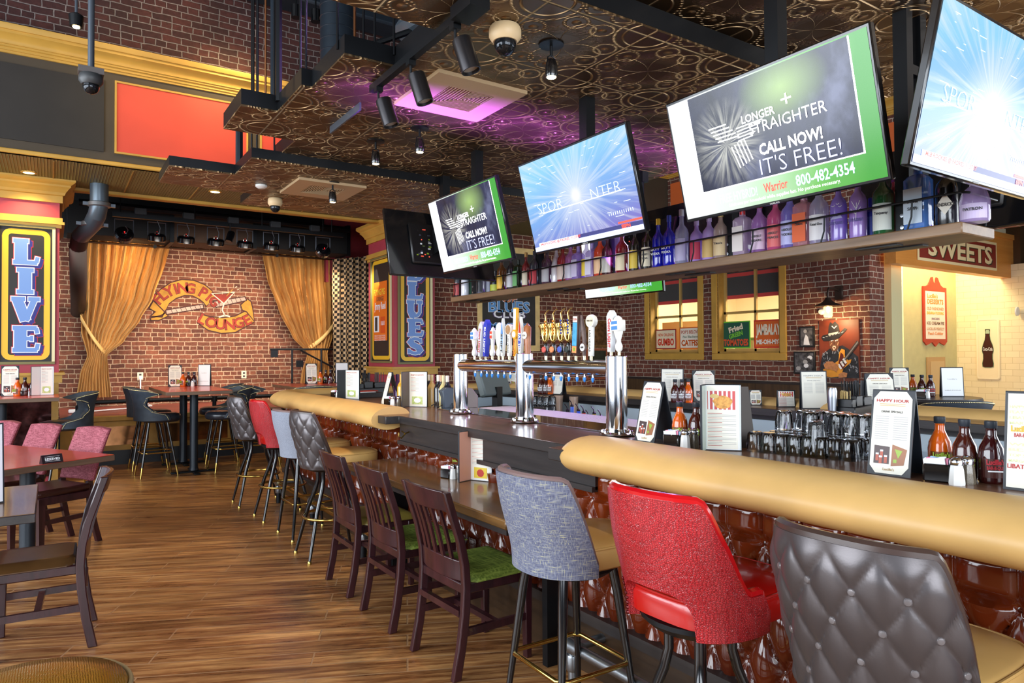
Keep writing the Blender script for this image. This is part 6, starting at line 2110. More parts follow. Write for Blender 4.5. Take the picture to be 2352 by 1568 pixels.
def tent(label, L, Rr, top, z=1.07, style='happy', cut=.19, dark=COVER, name='table_tent', lean=14, group=None, rz=None, wd=None):
    a, w_, ang_, d_ = place(L, Rr, z)
    if rz is not None:
        ang_ = rz
    if wd:
        w_ = wd
    h = (pix_y(a) - top) * d_ / F_PX * 1.03
    t = thing(name, label, 'menu', a, ang_, group)
    le = radians(lean)
    Mf = TR((0, 0, 0)) @ Matrix.Rotation(-le, 4, 'X')
    mb = MB(); mb.box(0, -.002, 0, w_, .003, h, dark, Mf); mb.build('front_board', t)
    mb = MB(); sheet(mb, w_, h, Mf, style, cut); mb.build('printed_sheet', t, smooth=0)
    if lean > 2:
        dd = 2 * h * sin(le)
        mb = MB(); mb.box(0, -.003, 0, w_, .003, h, dark, TR((0, dd, 0)) @ Matrix.Rotation(le, 4, 'X')); mb.build('back_board', t)
    else:
        mb = MB(); mb.box(.01, .003, 0, w_ - .01, .03, .02, dark); mb.build('foot', t)
    return t


def book(label, L, Rr, top, z, style, flap, flap_ang, m=COVG, thick=.012):
    """upright folded menu: page facing us and one flap swung out at the left"""
    a, w_, ang_, d_ = place(L, Rr, z)
    h = (pix_y(a) - top) * d_ / F_PX
    t = thing('menu_book', label, 'menu', a, ang_)
    mb = MB(); mb.box(0, 0, 0, w_, thick, h, COVER, b=.001)
    for k in range(3):
        mb.box(.003, -.001 - k * .001, .004, w_ - .002 - k * .003, 0, h - .004, LAMI if k % 2 else PAPER)
    mb.build('cover', t)
    mb = MB(); sheet(mb, w_ - .008, h, TR((0, -.001, 0)), style, 0); mb.build('page', t, smooth=0)
    mb = MB(); Mf = TR((0, 0, 0), rz=pi + radians(flap_ang)); mb.box(0, -.004, 0, flap, .004, h, COVER, Mf); mb.box(.003, .004, .004, flap - .003, .005, h - .004, m, Mf); mb.build('flap', t)
    return t


tent('tall HAPPY HOUR table tent on the bar, nearest the row of glasses', (1992, 1086), (2091, 1098), 897, lean=12)
tent('LIBATIONS table menu cut by the photo edge, beside the dark sauce bottle', (2304, 1122), (2400, 1134), 903, style='lib', cut=0, lean=8)
tent('HAPPY HOUR table tent on the bar right beside the near beer column', (1457, 1012), (1506, 1019), 876, lean=14, wd=.135)
book('open food menu showing onion strings photo, between sauces and glasses', (1620, 1033), (1704, 1036), 882, 1.07, 'food', .11, 84, mat('flap_pale', (176, 190, 180), .4))
tent('dark backed tent menu leaning behind the open food menu', (1705, 1018), (1745, 1010), 885, style='card', lean=16, cut=0, rz=2.6, wd=.15, dark=mat('tent_brown', (62, 52, 46), .5))
book('open COOLERS menu standing on the low counter', (1081, 1102), (1130, 1107), 988, .76, 'coolers', .1, 80, mat('flap_rose', (206, 150, 130), .4))
book('upright menu with lime drink photo beside the ticket printer', (940, 934), (981, 935), 853, 1.07, 'menu', .1, 82, mat('flap_brown', (96, 84, 76), .4))
book('upright menu with lime drink photo, the farther one near the bar corner', (794, 915), (825, 917), 849, 1.07, 'menu', .09, 82, COVER)
tent('slim pale table tent in front of the wine bottles', (875, 928), (893, 932), 854, style='happyg', lean=14, wd=.12)
# menus on the far side counter and tables
tent('white HAPPY HOUR card on the far counter below the guitarist painting', (1841, 940), (1892, 944), 854, style='happyg', cut=0, lean=4, wd=.2)
tent('white HAPPY HOUR card on the far counter beneath the gumbo window', (1518, 922), (1552, 923), 848, style='happyg', cut=0, lean=4, wd=.2)
tent('dessert tent menu on the far counter under the catfish window', (1593, 914), (1624, 915), 852, style='happy', lean=10, wd=.2)
tent('dessert tent menu standing just in front of the brick corner', (1994, 915), (2036, 917), 859, style='happy', lean=10, wd=.2)
tent('green tinted tent menu on the far counter seen below the beer pipe', (1267, 905), (1290, 906), 858, style='happyg', lean=10, wd=.14)
tent('little white tent menu seen under the first beer pipe, the one closer to the terminal', (1134, 884), (1157, 884), 850, style='happy', lean=6, wd=.16)
tent('little white tent menu seen under the first beer pipe, beside the middle column', (1158, 884), (1179, 884), 850, style='happy', lean=6, wd=.16)
zt_ = 1.08
tent('purple tinted HAPPY HOUR tent on the round table behind the straw caddy', (2046, 912), (2082, 912), 846, z=zt_, style='happy', lean=4, wd=.17)
tent('white LIBATIONS card standing on the round table by the tiled wall', (2163, 911), (2202, 911), 845, z=zt_, style='card', cut=0, lean=4, wd=.2)

# sauce bottles, shakers, caddies
SORG, SBRN, SRED = mat('sauce_orange', (214, 92, 14), .12, coat=.6, vary=.06), mat('sauce_brown', (66, 22, 12), .1, coat=.7), mat('sauce_dark', (52, 12, 12), .1, coat=.7)
CAPM = mat('black_cap', (44, 50, 58), .4)
GREENL, REDL = mat('label_green', (150, 178, 50), .5), mat('label_red', (176, 40, 52), .5)


def sauce(label, px, py, z, m, lm, s_=1.0, group=None, p=None):
    p = p or spot(px, py, z)
    t = thing('sauce_bottle', label, 'bottle', p, random.uniform(-.2, .2), group)
    mb = MB(); mb.lathe([(r * s_, h * s_) for r, h in ((.034, 0), (.037, .005), (.038, .01), (.038, .09), (.036, .1), (.034, .115), (.022, .14), (.016, .155), (.015, .175), (.0155, .18))], m, 24); mb.build('body', t)
    mb = MB(); mb.lathe([(r * s_, h * s_) for r, h in ((.0165, .178), (.018, .18), (.018, .2), (.016, .202), (0, .202))], CAPM, 20); mb.build('cap', t)
    mb = MB()

    def lab(u, v):
        a = radians(215 + 110 * (u - .5)) 
        return (.0387 * s_ * cos(a), .0387 * s_ * sin(a), (.02 + .062 * v) * s_)
    mb.grid(lab, 10, 3, mat('label_clear', (120, 60, 20), .4) if m is SORG else mat('label_dk', (70, 30, 24), .4))
    Ml = TR((0, 0, 0), rz=radians(215 + 90))
    mb.text("Lucille's", .016 * s_, lm, Ml @ TR((0, -.0395 * s_, .072 * s_)), .05, .052 * s_)
    mb.text('BAR-B-QUE', .011 * s_, lm, Ml @ TR((0, -.0398 * s_, .052 * s_)), .04, .05 * s_)
    mb.flat(rect(-.022 * s_, .04 * s_, .022 * s_, .044 * s_), -.0399 * s_, PAPER, M=Ml)
    mb.build('label', t, smooth=0)
    return t


def shaker(label, px, py, z, pepper=False, s_=1.0, group=None):
    p = spot(px, py, z)
    t = thing('pepper_shaker' if pepper else 'salt_shaker', label, 'shaker', p, random.uniform(0, .7), group)
    mb = MB(); mb.lathe([(.024 * s_, 0), (.025 * s_, .006 * s_), (.021 * s_, .05 * s_), (.018 * s_, .062 * s_), (.018 * s_, .068 * s_)], mat('pepper_fill', (110, 100, 84), .3, coat=.6, vary=.5, vscale=400) if pepper else mat('salt_fill', (238, 238, 234), .25, coat=.6), 8); mb.build('body', t, smooth=20)
    mb = MB(); mb.lathe([(.02 * s_, .064 * s_), (.021 * s_, .072 * s_), (.02 * s_, .08 * s_), (.014 * s_, .088 * s_), (0, .092 * s_)], CHROME, 20); mb.build('cap', t)


def caddy(label, px, py, z, s_=1.0, group=None):
    p = spot(px, py, z)
    t = thing('sugar_caddy', label, 'caddy', p, .3, group)
    mb = MB(); mb.box(-.028 * s_, -.04 * s_, 0, .028 * s_, .04 * s_, .06 * s_, BLACKG, b=.006 * s_); mb.build('holder', t)
    for k in range(7):
        mb = MB(); mb.box(-.02 * s_ + k * .006 * s_, -.032 * s_, .02 * s_, -.016 * s_ + k * .006 * s_, .03 * s_, .078 * s_, (PAPER, mat('pkt_pink', (226, 130, 160), .5), mat('pkt_blue', (150, 190, 220), .5))[k % 3], TR((0, 0, 0), rx=.12 * (k % 3 - 1))); mb.build('sugar_packet', t)


def condiments(where, bx, by, z, s_, org, d1, d2, salt, pep, cad, grp):
    if org: sauce('orange barbecue sauce bottle ' + where, *org, z, SORG, GREENL, s_, grp)
    if d1: sauce('dark brown sauce bottle with pale label ' + where, *d1, z, SBRN, GREENL, s_, grp)
    if d2: sauce('dark sauce bottle with red label ' + where, *d2, z, SRED, REDL, s_, grp)
    if salt: shaker('glass salt shaker ' + where, *salt, z, False, s_, grp)
    if pep: shaker('glass pepper shaker ' + where, *pep, z, True, s_, grp)
    if cad: caddy('black sugar caddy ' + where, *cad, z, s_, grp)


condiments('next to the tall HAPPY HOUR tent', 0, 0, 1.07, 1.0, (2160, 1088), (2217, 1100), (2278, 1108), (2198, 1113), (2222, 1110), (2154, 1105), 'sauces and shakers on the near bar')
condiments('left of the open food menu', 0, 0, 1.07, .98, (1562, 1018), (1600, 1020), None, (1574, 1030), (1594, 1028), (1546, 1026), 'sauces and shakers by the food menu')
sauce('third dark sauce bottle half hidden behind the food menu edge', 1612, 1014, 1.07, SRED, REDL, .98)
condiments('beside the COOLERS menu on the low counter', 0, 0, .76, .95, (1054, 1080), None, None, (1041, 1099), (1053, 1098), (1028, 1097), 'shakers on the low counter')
condiments('before the upright lime menu by the printer', 0, 0, 1.07, .95, (921, 925), None, None, (902, 932), (916, 932), (893, 930), 'sauces and shakers at the bar middle')
condiments('next to the farther lime menu', 0, 0, 1.07, .95, None, None, None, (776, 914), (786, 913), (769, 913), 'shakers near the bar corner')
condiments('on the round table', 0, 0, 1.08, 1.0, (2097, 908), (2118, 910), (2138, 911), (2130, 914), None, (2116, 914), 'sauces on the round table')
condiments('on the table before the LIVE column', 0, 0, 1.07, 1.0, (40, 897), (57, 897), (75, 897), (67, 899), None, (52, 899), 'sauces on the table before the column')
condiments('on the long table by the stage rail', 0, 0, 1.07, 1.0, (420, 885), (433, 885), (446, 885), (442, 887), None, (431, 887), 'sauces on the long tall table')
condiments('on the table behind the bar end', 0, 0, 1.07, 1.0, (736, 880), (748, 880), (759, 880), (756, 881), None, (746, 881), 'sauces on the table behind the bar end')
for i, (px, m, lb) in enumerate(((1551, SBRN, 'dark sauce bottle on the far counter under the gumbo window'), (1567, SBRN, 'second dark sauce bottle on the far counter near the orange one'), (1581, SORG, 'orange sauce bottle on the far counter behind the brown tent'), (1243, SBRN, 'brown bottle on the far counter seen under the beer pipe'), (1254, SBRN, 'brown bottle beside its twin under the beer pipe'), (1263, SORG, 'orange bottle just left of the green tinted tent menu'))):
    sauce(lb, px, 905 if px < 1300 else 924, 1.07, m, PAPER, 1.0, 'sauces on the far counter')
HC = COVER
tent('cream menu tent on the table before the LIVE column', (2, 898), (30, 898), 842, style='happy', lean=6, wd=.16)
book('menu standing open on the table before the LIVE column', (92, 896), (124, 897), 841, 1.07, 'menu', .1, 35, PAPER)
tent('cream menu tent on the long tall table', (387, 886), (412, 886), 840, style='happy', lean=5, wd=.17)
tent('white menu card on the long tall table', (454, 886), (482, 886), 838, style='card', cut=0, lean=3, wd=.19)
tent('cream menu tent on the table behind the bar end', (703, 880), (726, 880), 836, style='happy', lean=5, wd=.17)
tent('white menu card on the table behind the bar end', (771, 880), (794, 880), 834, style='card', cut=0, lean=3, wd=.2)
tent('edge of a white menu on the small dark wooden table', (-96, 1172), (-50, 1164), 985, z=.76, style='card', cut=0, lean=2, wd=.2)
tent('tiny card leaning on the far counter under the catfish sign', (1722, 915), (1736, 916), 896, style='happy', lean=6, wd=.1)
tent('tiny food card leaning on the far counter under the tomatoes sign', (1786, 918), (1813, 919), 897, style='food', cut=0, lean=6, wd=.14)
# reserved sign
a = hit(98, 1066, 'z', .76)
b = hit(146, 1060, 'z', .76)
ang_ = atan2(b.y - a.y, b.x - a.x)
t = thing('reserved_sign', 'small black RESERVED tent sign on the red table', 'sign', a, ang_)
wd = (b - a).length
mb = MB(); mb.prism([(0, 0), (.05, 0), (.03, .058), (.024, .058)], 0, wd, BLACKG, 'x'); mb.build('tent_body', t)
Mr = TR((wd / 2, .0, 0)) @ Matrix.Rotation(-math.atan(.024 / .058), 4, 'X')
mb = MB(); mb.text('RESERVED', .018, PAPER, Mr @ TR((0, -.002, .03)), .03, wd * .72)
for z in (.013, .047):
    mb.flat(rect(-wd * .36, z, wd * .36, z + .0016), -.002, PAPER, M=Mr)
mb.build('lettering', t, smooth=0)

# ---- glassware
GLS = mat('clear_glass', (250, 252, 255), .0, trans=1.0, ior=1.45)
GLS = mat('clear_glass', (250, 252, 255), .1, alpha=.55, spec=1.0, coat=1.0)


def ribbed(mb, r0, r1, h, n=36, amp=.035, th=.003):
    def f(rr, flip):
        def g(u, v):
            a = 2 * pi * u
            k = 1 + amp * cos(12 * a) * (1 if .12 < v < .8 else .2)
            r = rr(v) * k
            return (r * cos(a), r * sin(a), h * v)
        return g
    prof = lambda v: (r0 + (r1 - r0) * v) * (sqrt(max(0, 1 - (1 - min(1, v / .1)) ** 2)) * .25 + .75)
    mb.grid(f(prof, 0), n * 2, 10, GLS, wrap=True)
    mb.grid(f(lambda v: max(.001, prof(v) - th - .004 * (v < .1)), 0), n, 6, GLS, wrap=True)
    mb.lathe([(0, .0), (r0 * .78, .0), (r0 * .8, .012), (0, .014)], GLS, 20)


gp = thing('tumbler_glass', 'x', 'glass')
mb = MB(); ribbed(mb, .033, .04, .085); mb.build('body', gp)
random.seed(11)
first = True
for r in range(4):
    for k in range(9):
        px = 1736 + k * 31 + (r % 2) * 14
        if px > 1975:
            continue
        q_ = hit(px, 1034 + (px - 1720) * .1, 'z', 1.07)
        for lev in range(1 if r < 2 else 2):
            if lev and random.random() < .25:
                continue
            o = gp if first else copy_tree(gp)
            first = False
            o.location = (q_.x + r * .085, q_.y - .012 * r, 1.071 + .085 * (lev + 1))
            o.rotation_euler = (pi, 0, random.random())
            o['label'] = 'upturned clear glass tumbler in the cluster on the near bar'
            o['group'] = 'upturned tumblers on the near bar'
pg = thing('pint_glass', 'x', 'glass')
mb = MB(); ribbed(mb, .03, .044, .15); mb.build('body', pg)
for i, (px, py) in enumerate(((1884, 1048), (1925, 1036))):
    o = pg if i == 0 else copy_tree(pg)
    q_ = hit(px, py, 'z', 1.07)
    o.location = (q_.x - (.02 if i == 0 else 0), q_.y + .0, 1.222 + .0); o.rotation_euler = (pi, 0, 0)
    o['label'] = ('upturned tall pint glass standing out in front of the tumblers', 'second upturned tall pint glass just behind the first one')[i]
wg = thing('wine_glass', 'x', 'glass')
mb = MB(); mb.lathe([(.036, 0), (.036, .003), (.006, .008), (.0045, .05), (.01, .06), (.034, .085), (.041, .12), (.036, .15), (.034, .15), (.039, .12), (.031, .087), (0, .064)], GLS, 24); mb.build('bowl', wg)
for i, (px, py) in enumerate(((1868, 1024), (1905, 1024), (1938, 1030), (1968, 1030), (1920, 1010), (1955, 1012))):
    o = wg if i == 0 else copy_tree(wg)
    q_ = hit(px, py + 20, 'z', 1.07)
    o.location = (q_.x + .3, q_.y - .04, 1.222); o.rotation_euler = (pi, 0, 0)
    o['label'] = 'upturned stemmed wine glass rising behind the near tumblers'
    o['group'] = 'upturned wine glasses on the near bar'
# glasses in the back well, seen through the beer tower
n_ = 0
for i in range(5):
    for j in range(2):
        for lev in range(2):
            o = copy_tree(gp)
            o.location = (4.3 + j * .09, 5.3 - i * .095 + .9, .862 + .096 * (lev + 1))
            o['label'] = 'clear glass stacked on the back bar cooler beyond the towers'
            o['group'] = 'glasses on the back bar cooler'
for i, (px, py) in enumerate(((1278, 965), (1268, 962))):
    q_ = hit(px, py, 'z', .86)
    mb = MB()
    mb.lathe([(.035, 0), (.045, .12), (.047, .2), (0, .2)], mat('plastic_cups', (178, 148, 128), .3, coat=.5), 20)
    tag(mb.build('cup_stack', loc=(4.45, q_.y + .25 + i * .12, .86)), ('tall stack of brown tinted plastic cups beside the pour bottles', 'second stack of brown tinted plastic cups next to the glasses')[i], 'cups', 'stacks of plastic cups')
# speed pour bottles
for i, (px, cl, cp) in enumerate(((1304, (190, 196, 200), (30, 30, 34)), (1314, (206, 214, 226), (70, 110, 200)), (1329, (200, 206, 226), (50, 90, 210)), (1341, (214, 200, 190), (200, 70, 50)), (1352, (150, 120, 90), (30, 30, 34)), (1365, (226, 214, 206), (190, 160, 60)), (1380, (180, 186, 190), (30, 30, 34)))):
    q_ = hit(px, 972, 'x', 3.5)
    t = thing('pour_bottle', ('liquor bottle with black pour spout nearest the brown cups', 'liquor bottle with blue neck, tallest in the well', 'liquor bottle with bright blue neck in the well', 'liquor bottle with red neck band in the well', 'short amber liquor bottle between two taller ones in the well', 'liquor bottle with gold neck and red label in the well', 'liquor bottle with black spout closest to the near column')[i], 'bottle', (3.5, q_.y, .82), 0, 'pour bottles in the well')
    h = (.2, .24, .21, .2, .17, .2, .18)[i]
    mb = MB(); mb.lathe([(.036, 0), (.037, .01), (.037, h * .55), (.014, h * .75), (.013, h)], mat('liq_%d' % i, cl, .08, coat=.6, alpha=.75), 20); mb.build('body', t)
    mb = MB(); mb.lathe([(.014, h * .8), (.015, h + .01)], mat('neck_%s' % str(cp), cp, .3), 14); mb.lathe([(.014, h + .01), (.015, h + .02), (.006, h + .03)], PLASTIC, 12); mb.tube([(0, 0, h + .02), (-.01, 0, h + .05), (-.03, 0, h + .07)], .004, PLASTIC, 6); mb.build('pour_spout', t)
mb = MB(); mb.box(3.3, .5, .3, 3.72, 7.0, .815, STEEL); mb.build('speed_well', bar, loc=(-2.1, -4.0, 0))

# shaker tin, straws, caddy
def straw_caddy(label, px, py, z, s_=1.0, flip=1):
    p = spot(px, py, z)
    t = thing('straw_caddy', label, 'caddy', p, .1)
    mb = MB(); mb.box(-.16 * s_, -.07, 0, .16 * s_, .07, .07, PLASTIC, b=.006); mb.box(-.09 * s_, -.05, .07, .0, .06, .14, PLASTIC, b=.004); mb.box(.02, -.05, .07, .14 * s_, .06, .13, PLASTIC, b=.004); mb.box(-.155 * s_, -.05, .06, -.1 * s_, .05, .12, PLASTIC, b=.004); mb.build('holder', t)
    rnd = random.Random(px)
    for k in range(34):
        x0 = (-.085 + .08 * rnd.random()) * s_ if k < 18 else (.03 + .1 * rnd.random()) * s_
        l = rnd.uniform(-.22, .05) if k < 18 else rnd.uniform(-.05, .1)
        y0 = rnd.uniform(-.04, .05)
        mb = MB(); mb.tube([(x0, y0, .08), (x0 + l * .13, y0, .08 + .155)], .0032, mat('black_straw', (22, 24, 28), .25), 6)
        mb.build('straw', t)
    for k in range(16):
        x0 = (-.15 + .045 * rnd.random()) * s_
        y0 = rnd.uniform(-.04, .04)
        mb = MB(); mb.box(x0, y0, .08, x0 + .005, y0 + .002, .17, mat('stirrer', (226, 196, 130), .6), TR((0, 0, 0), ry=rnd.uniform(-.04, .04))); mb.build('stirrer', t)
    return t


straw_caddy('black bar caddy full of black straws behind the tall HAPPY HOUR tent', 1965, 955, 1.07)
straw_caddy('black bar caddy with straws and wooden stirrers near the bar corner', 852, 905, 1.07, 1.1)
p = hit(1912, 958, 'z', 1.07)
mb = MB(); mb.lathe([(.024, 0), (.031, .13), (.032, .175), (.026, .195), (0, .2)], STEEL, 24); tag(mb.build('cocktail_shaker', loc=p), 'tall metal cocktail shaker beside the straw caddy', 'shaker')
mb = MB(); mb.box(-.16, -.1, 0, .16, .1, .05, WOODK, b=.004); mb.box(-.14, -.08, .05, .1, .07, .058, PAPER, b=.001); mb.box(-.1, -.06, .058, .14, .05, .066, mat('red_napkin', (186, 60, 50), .6), TR((0, 0, 0), rz=.3), b=.001)
tag(mb.build('napkin_tray', loc=hit(835, 912, 'z', 1.07) + Vector((0, 0, 0))), 'dark tray of folded paper slips by the straw caddy at the bar corner', 'tray')

# POS terminal and printers
p = hit(1100, 925, 'z', 1.0)
t = thing('sales_terminal', 'grey sales terminal seen from behind through the first beer pipe', 'computer', (3.4, 5.35, 1.0), .35)
mb = MB(); mb.box(-.2, -.03, 0, .2, .05, .33, mat('terminal_grey', (108, 118, 118), .45), TR((0, 0, .12)) @ Matrix.Rotation(-.35, 4, 'X') @ TR((0, 0, 0)), b=.015)
for k in range(12):
    mb.box(-.17, -.033, .2 + k * .009, -.08, -.029, .203 + k * .009, INK, TR((0, 0, .12)) @ Matrix.Rotation(-.35, 4, 'X'))
mb.build('screen_body', t)
mb = MB(); mb.box(-.12, -.12, 0, .12, .12, .02, PLASTIC, b=.005); mb.box(-.04, -.03, .02, .04, .03, .2, PLASTIC); mb.build('stand', t)
mb = MB(); mb.box(-.3, -.3, -.02, .35, .2, 0, WOODK); mb.box(-.3, -.3, -.75, .35, .2, -.02, WOODK); mb.box(-.2, -.34, -.1, .1, -.3, -.02, PAPER); mb.build('cabinet', t)
for i, (px, lb) in enumerate(((1000, 'dark blue grey ticket printer beside the upright lime menu'), (1032, 'grey rounded ticket printer partly hidden by the first beer column'))):
    q_ = hit(px, 938, 'z', 1.07)
    t = thing('ticket_printer', lb, 'printer', q_ + Vector((.05, .0, 0)), -.25 + .1 * i)
    mb = MB(); mb.prism([(0, .0), (.17, 0), (.17, .1), (.12, .16), (.02, .17), (-.01, .14), (.0, .09)], -.08, .08, mat('printer_blue', (58, 70, 84), .4) if i == 0 else mat('printer_grey', (120, 112, 104), .4), 'y'); mb.build('body', t, bev=.01)
    mb = MB(); mb.tube([(.0, -.05, .03), (-.05, -.08, .01), (-.03, -.02, .05), (-.07, .03, .02), (-.02, .07, .04)], .004, PLASTIC, 6); mb.build('cable', t)
# wine bottle necks
for i, (px, m, c) in enumerate(((985, (30, 34, 40), (236, 226, 196)), (992, (206, 176, 110), (226, 206, 150)), (1007, (26, 30, 36), (236, 232, 214)), (1014, (34, 30, 34), (190, 150, 120)), (1019, (196, 186, 130), (214, 206, 160)), (1028, (28, 28, 36), (236, 226, 206)), (913, (90, 60, 110), (80, 50, 100)), (922, (206, 160, 50), (216, 170, 70)))):
    q_ = hit(px, 935, 'x', 2.62 if i < 6 else 2.5)
    t = thing('wine_bottle', ('dark wine bottle, first in the row behind the ticket printers', 'pale gold wine bottle in the row behind the ticket printers', 'dark wine bottle with cream cork, centre of the row behind the printers', 'dark wine bottle with tan foil behind its neighbours', 'yellow green wine bottle in the row by the first beer column', 'dark wine bottle touching the first beer column', 'purple capped wine bottle behind the pale tent', 'gold capped wine bottle behind the pale tent')[i], 'bottle', (q_.x, q_.y, 1.07 - .04 + .04), 0, 'wine bottles behind the printers')
    mb = MB(); mb.lathe([(.036, 0), (.037, .15), (.03, .17), (.014, .2), (.013, .235)], mat('wb_%d' % i, m, .12, coat=.5), 18); mb.build('body', t)
    mb = MB(); mb.lathe([(.0135, .2), (.0145, .24), (.014, .26), (0, .262)], mat('foil_%s' % str(c), c, .4), 14); mb.build('cork', t)

# ================================================================ HANGING BOTTLE SHELF
XS0, XS1, YS0, YS1, ZSH = 3.49, 3.83, 1.49, 6.4, 2.1
t = thing('bottle_shelf', 'long wooden shelf of liquor bottles hanging above the bar', 'shelf', (XS0, YS0, ZSH))
mb = MB(); mb.box(0, 0, -.055, .34, YS1 - YS0, 0, WOODS, b=.006); mb.build('plank', t)
mb = MB()
zr_ = .135
pts = [(.0, 4.9, zr_ - .01), (-.005, .06, zr_), (0, .0, zr_), (.03, -.015, zr_), (.34, -.01, zr_)]
mb.tube(pts, .006, BLACKM, 8)
pts2 = [(.0, 4.9, .06), (.0, 4.88, .06)]
for k in range(11):
    y = .22 + k * .46
    mb.tube([(0.0, y, zr_), (.012, y + .01, .06), (.012, y + .03, 0)], .005, BLACKM, 6)
mb.tube([(.24, -.01, zr_), (.24, 0, 0)], .005, BLACKM, 6)
mb.build('guard_rail', t)
for k, y in enumerate((.32, 1.68, 3.05, 4.45)):
    mb = MB(); mb.box(.05, y, -.062, .11, y + .22, -.056, BLACKM, TR((0, 0, 0), rx=0)); mb.box(.18, y - .06, -.062, .24, y + .16, -.056, BLACKM); mb.build('mounting_plate', t)
py_ = [hit(x, 520, 'x', 3.62).y for x in (2080, 1678, 1411, 1238)]
for i, y in enumerate(py_ + [6.1]):
    mb = MB()
    mb.box(.13 - .03, y - YS0 - .035, -.05, .13 + .03, y - YS0 + .035, 1.15, BLACKM)
    if i == 0:
        mb.box(.24, y - YS0 - .035, -.05, .3, y - YS0 + .035, 1.15, BLACKM)
        for z in (.5, .82):
            mb.box(.16, y - YS0 - .03, z, .24, y - YS0 + .03, z + .05, BLACKM)
    for z in (.03, .09):
        mb.lathe([(0, .006), (.01, .005), (.012, 0)], STEEL, 8, TR((.098, y - YS0, z), ry=-pi / 2))
    mb.build('hanging_post', t)
mb = MB(); mb.box(.26, .1, .0, .3, 4.8, .015, mat('led_strip', (190, 120, 255), .4, emit=(150, 80, 255), es=2)); mb.build('led_strip', t)
light('AREA', 'led_purple', (XS0 + .28, 3.95, ZSH + .03), (XS0 + .7, 3.95, 5), 48, (.36, .08, 1.0), .06, 4.7, spread=66)
light('AREA', 'led_purple_front', (XS1 - .02, 3.95, ZSH + .22), (XS0 - 1, 3.95, ZSH - .9), 26, (.6, .35, 1.0), .05, 4.7, spread=100)


def gmat(nm, c, a=.62, rough=.06):
    return mat(nm, c, rough, coat=1.0, alpha=a)


SHP = {
    'round': [(.037, 0), (.04, .008), (.04, .17), (.036, .195), (.018, .225), (.014, .24), (.014, .285)],
    'tall': [(.034, 0), (.036, .006), (.036, .19), (.03, .215), (.016, .24), (.013, .26), (.013, .32)],
    'square': [(.036, 0), (.039, .006), (.039, .2), (.03, .215), (.014, .225), (.013, .26)],
    'squat': [(.045, 0), (.05, .01), (.05, .09), (.04, .13), (.018, .155), (.015, .2)],
    'taper': [(.034, 0), (.037, .01), (.036, .15), (.024, .22), (.013, .26), (.012, .31)],
    'short': [(.03, 0), (.032, .006), (.032, .14), (.014, .17), (.013, .2)],
}


def liquor(px, shape, glass, lab, cap, label, txt=None, tc=(40, 40, 44), s_=1.0, dx=.05, a=.62, box=False):
    x = XS0 + dx + .045
    y = hit(px, 550, 'x', x).y
    t = thing('liquor_bottle', label, 'bottle', (x, y, ZSH), 0, 'liquor bottles on the hanging shelf')
    pr = [(r * s_ * (1.2 if r > .025 else 1.05), z * s_ * 1.06) for r, z in SHP[shape]]
    gm = gmat('glass_%s_%s' % (glass, a), glass, a, .06 if a < .9 else .25)
    mb = MB(); mb.lathe(pr, gm, 20, sq=(5 if shape == 'square' or box else 0)); mb.build('body', t, smooth=35)
    rt, zt = pr[-1]
    mb = MB(); mb.lathe([(rt + .003, zt - .03 * s_), (rt + .003, zt + .012), (rt, zt + .015), (0, zt + .015)], mat('cap_%s' % str(cap), cap, .3, metal=.2), 16); mb.build('cap', t)
    if lab:
        mb = MB()
        R_ = pr[2][0] * (1.1 if shape == 'square' or box else 1.0) + .0012
        h0, h1 = pr[2][1] * .12, pr[2][1] * .82
        if shape == 'square' or box:
            mb.flat(rect(-R_ * .72, h0, R_ * .72, h1), -R_ * .96, mat('lab_%s' % str(lab), lab, .5), M=TR((0, 0, 0), rz=-pi / 2))
        else:
            mb.grid(lambda u, v: (R_ * cos(radians(195 + 110 * (u - .5))), R_ * sin(radians(195 + 110 * (u - .5))), h0 + (h1 - h0) * v), 10, 1, mat('lab_%s' % str(lab), lab, .5))
        if txt:
            for k, s2 in enumerate(txt.split('|')):
                mb.text(s2, .013 * s_, mat('lt_%s' % str(tc), tc, .5), TR((0, 0, 0), rz=radians(195 + 90)) @ TR((0, -R_ - .0025, h0 + (h1 - h0) * (.62 - .2 * k))), .03, R_ * 1.2)
        mb.build('label', t, smooth=0)
    return t


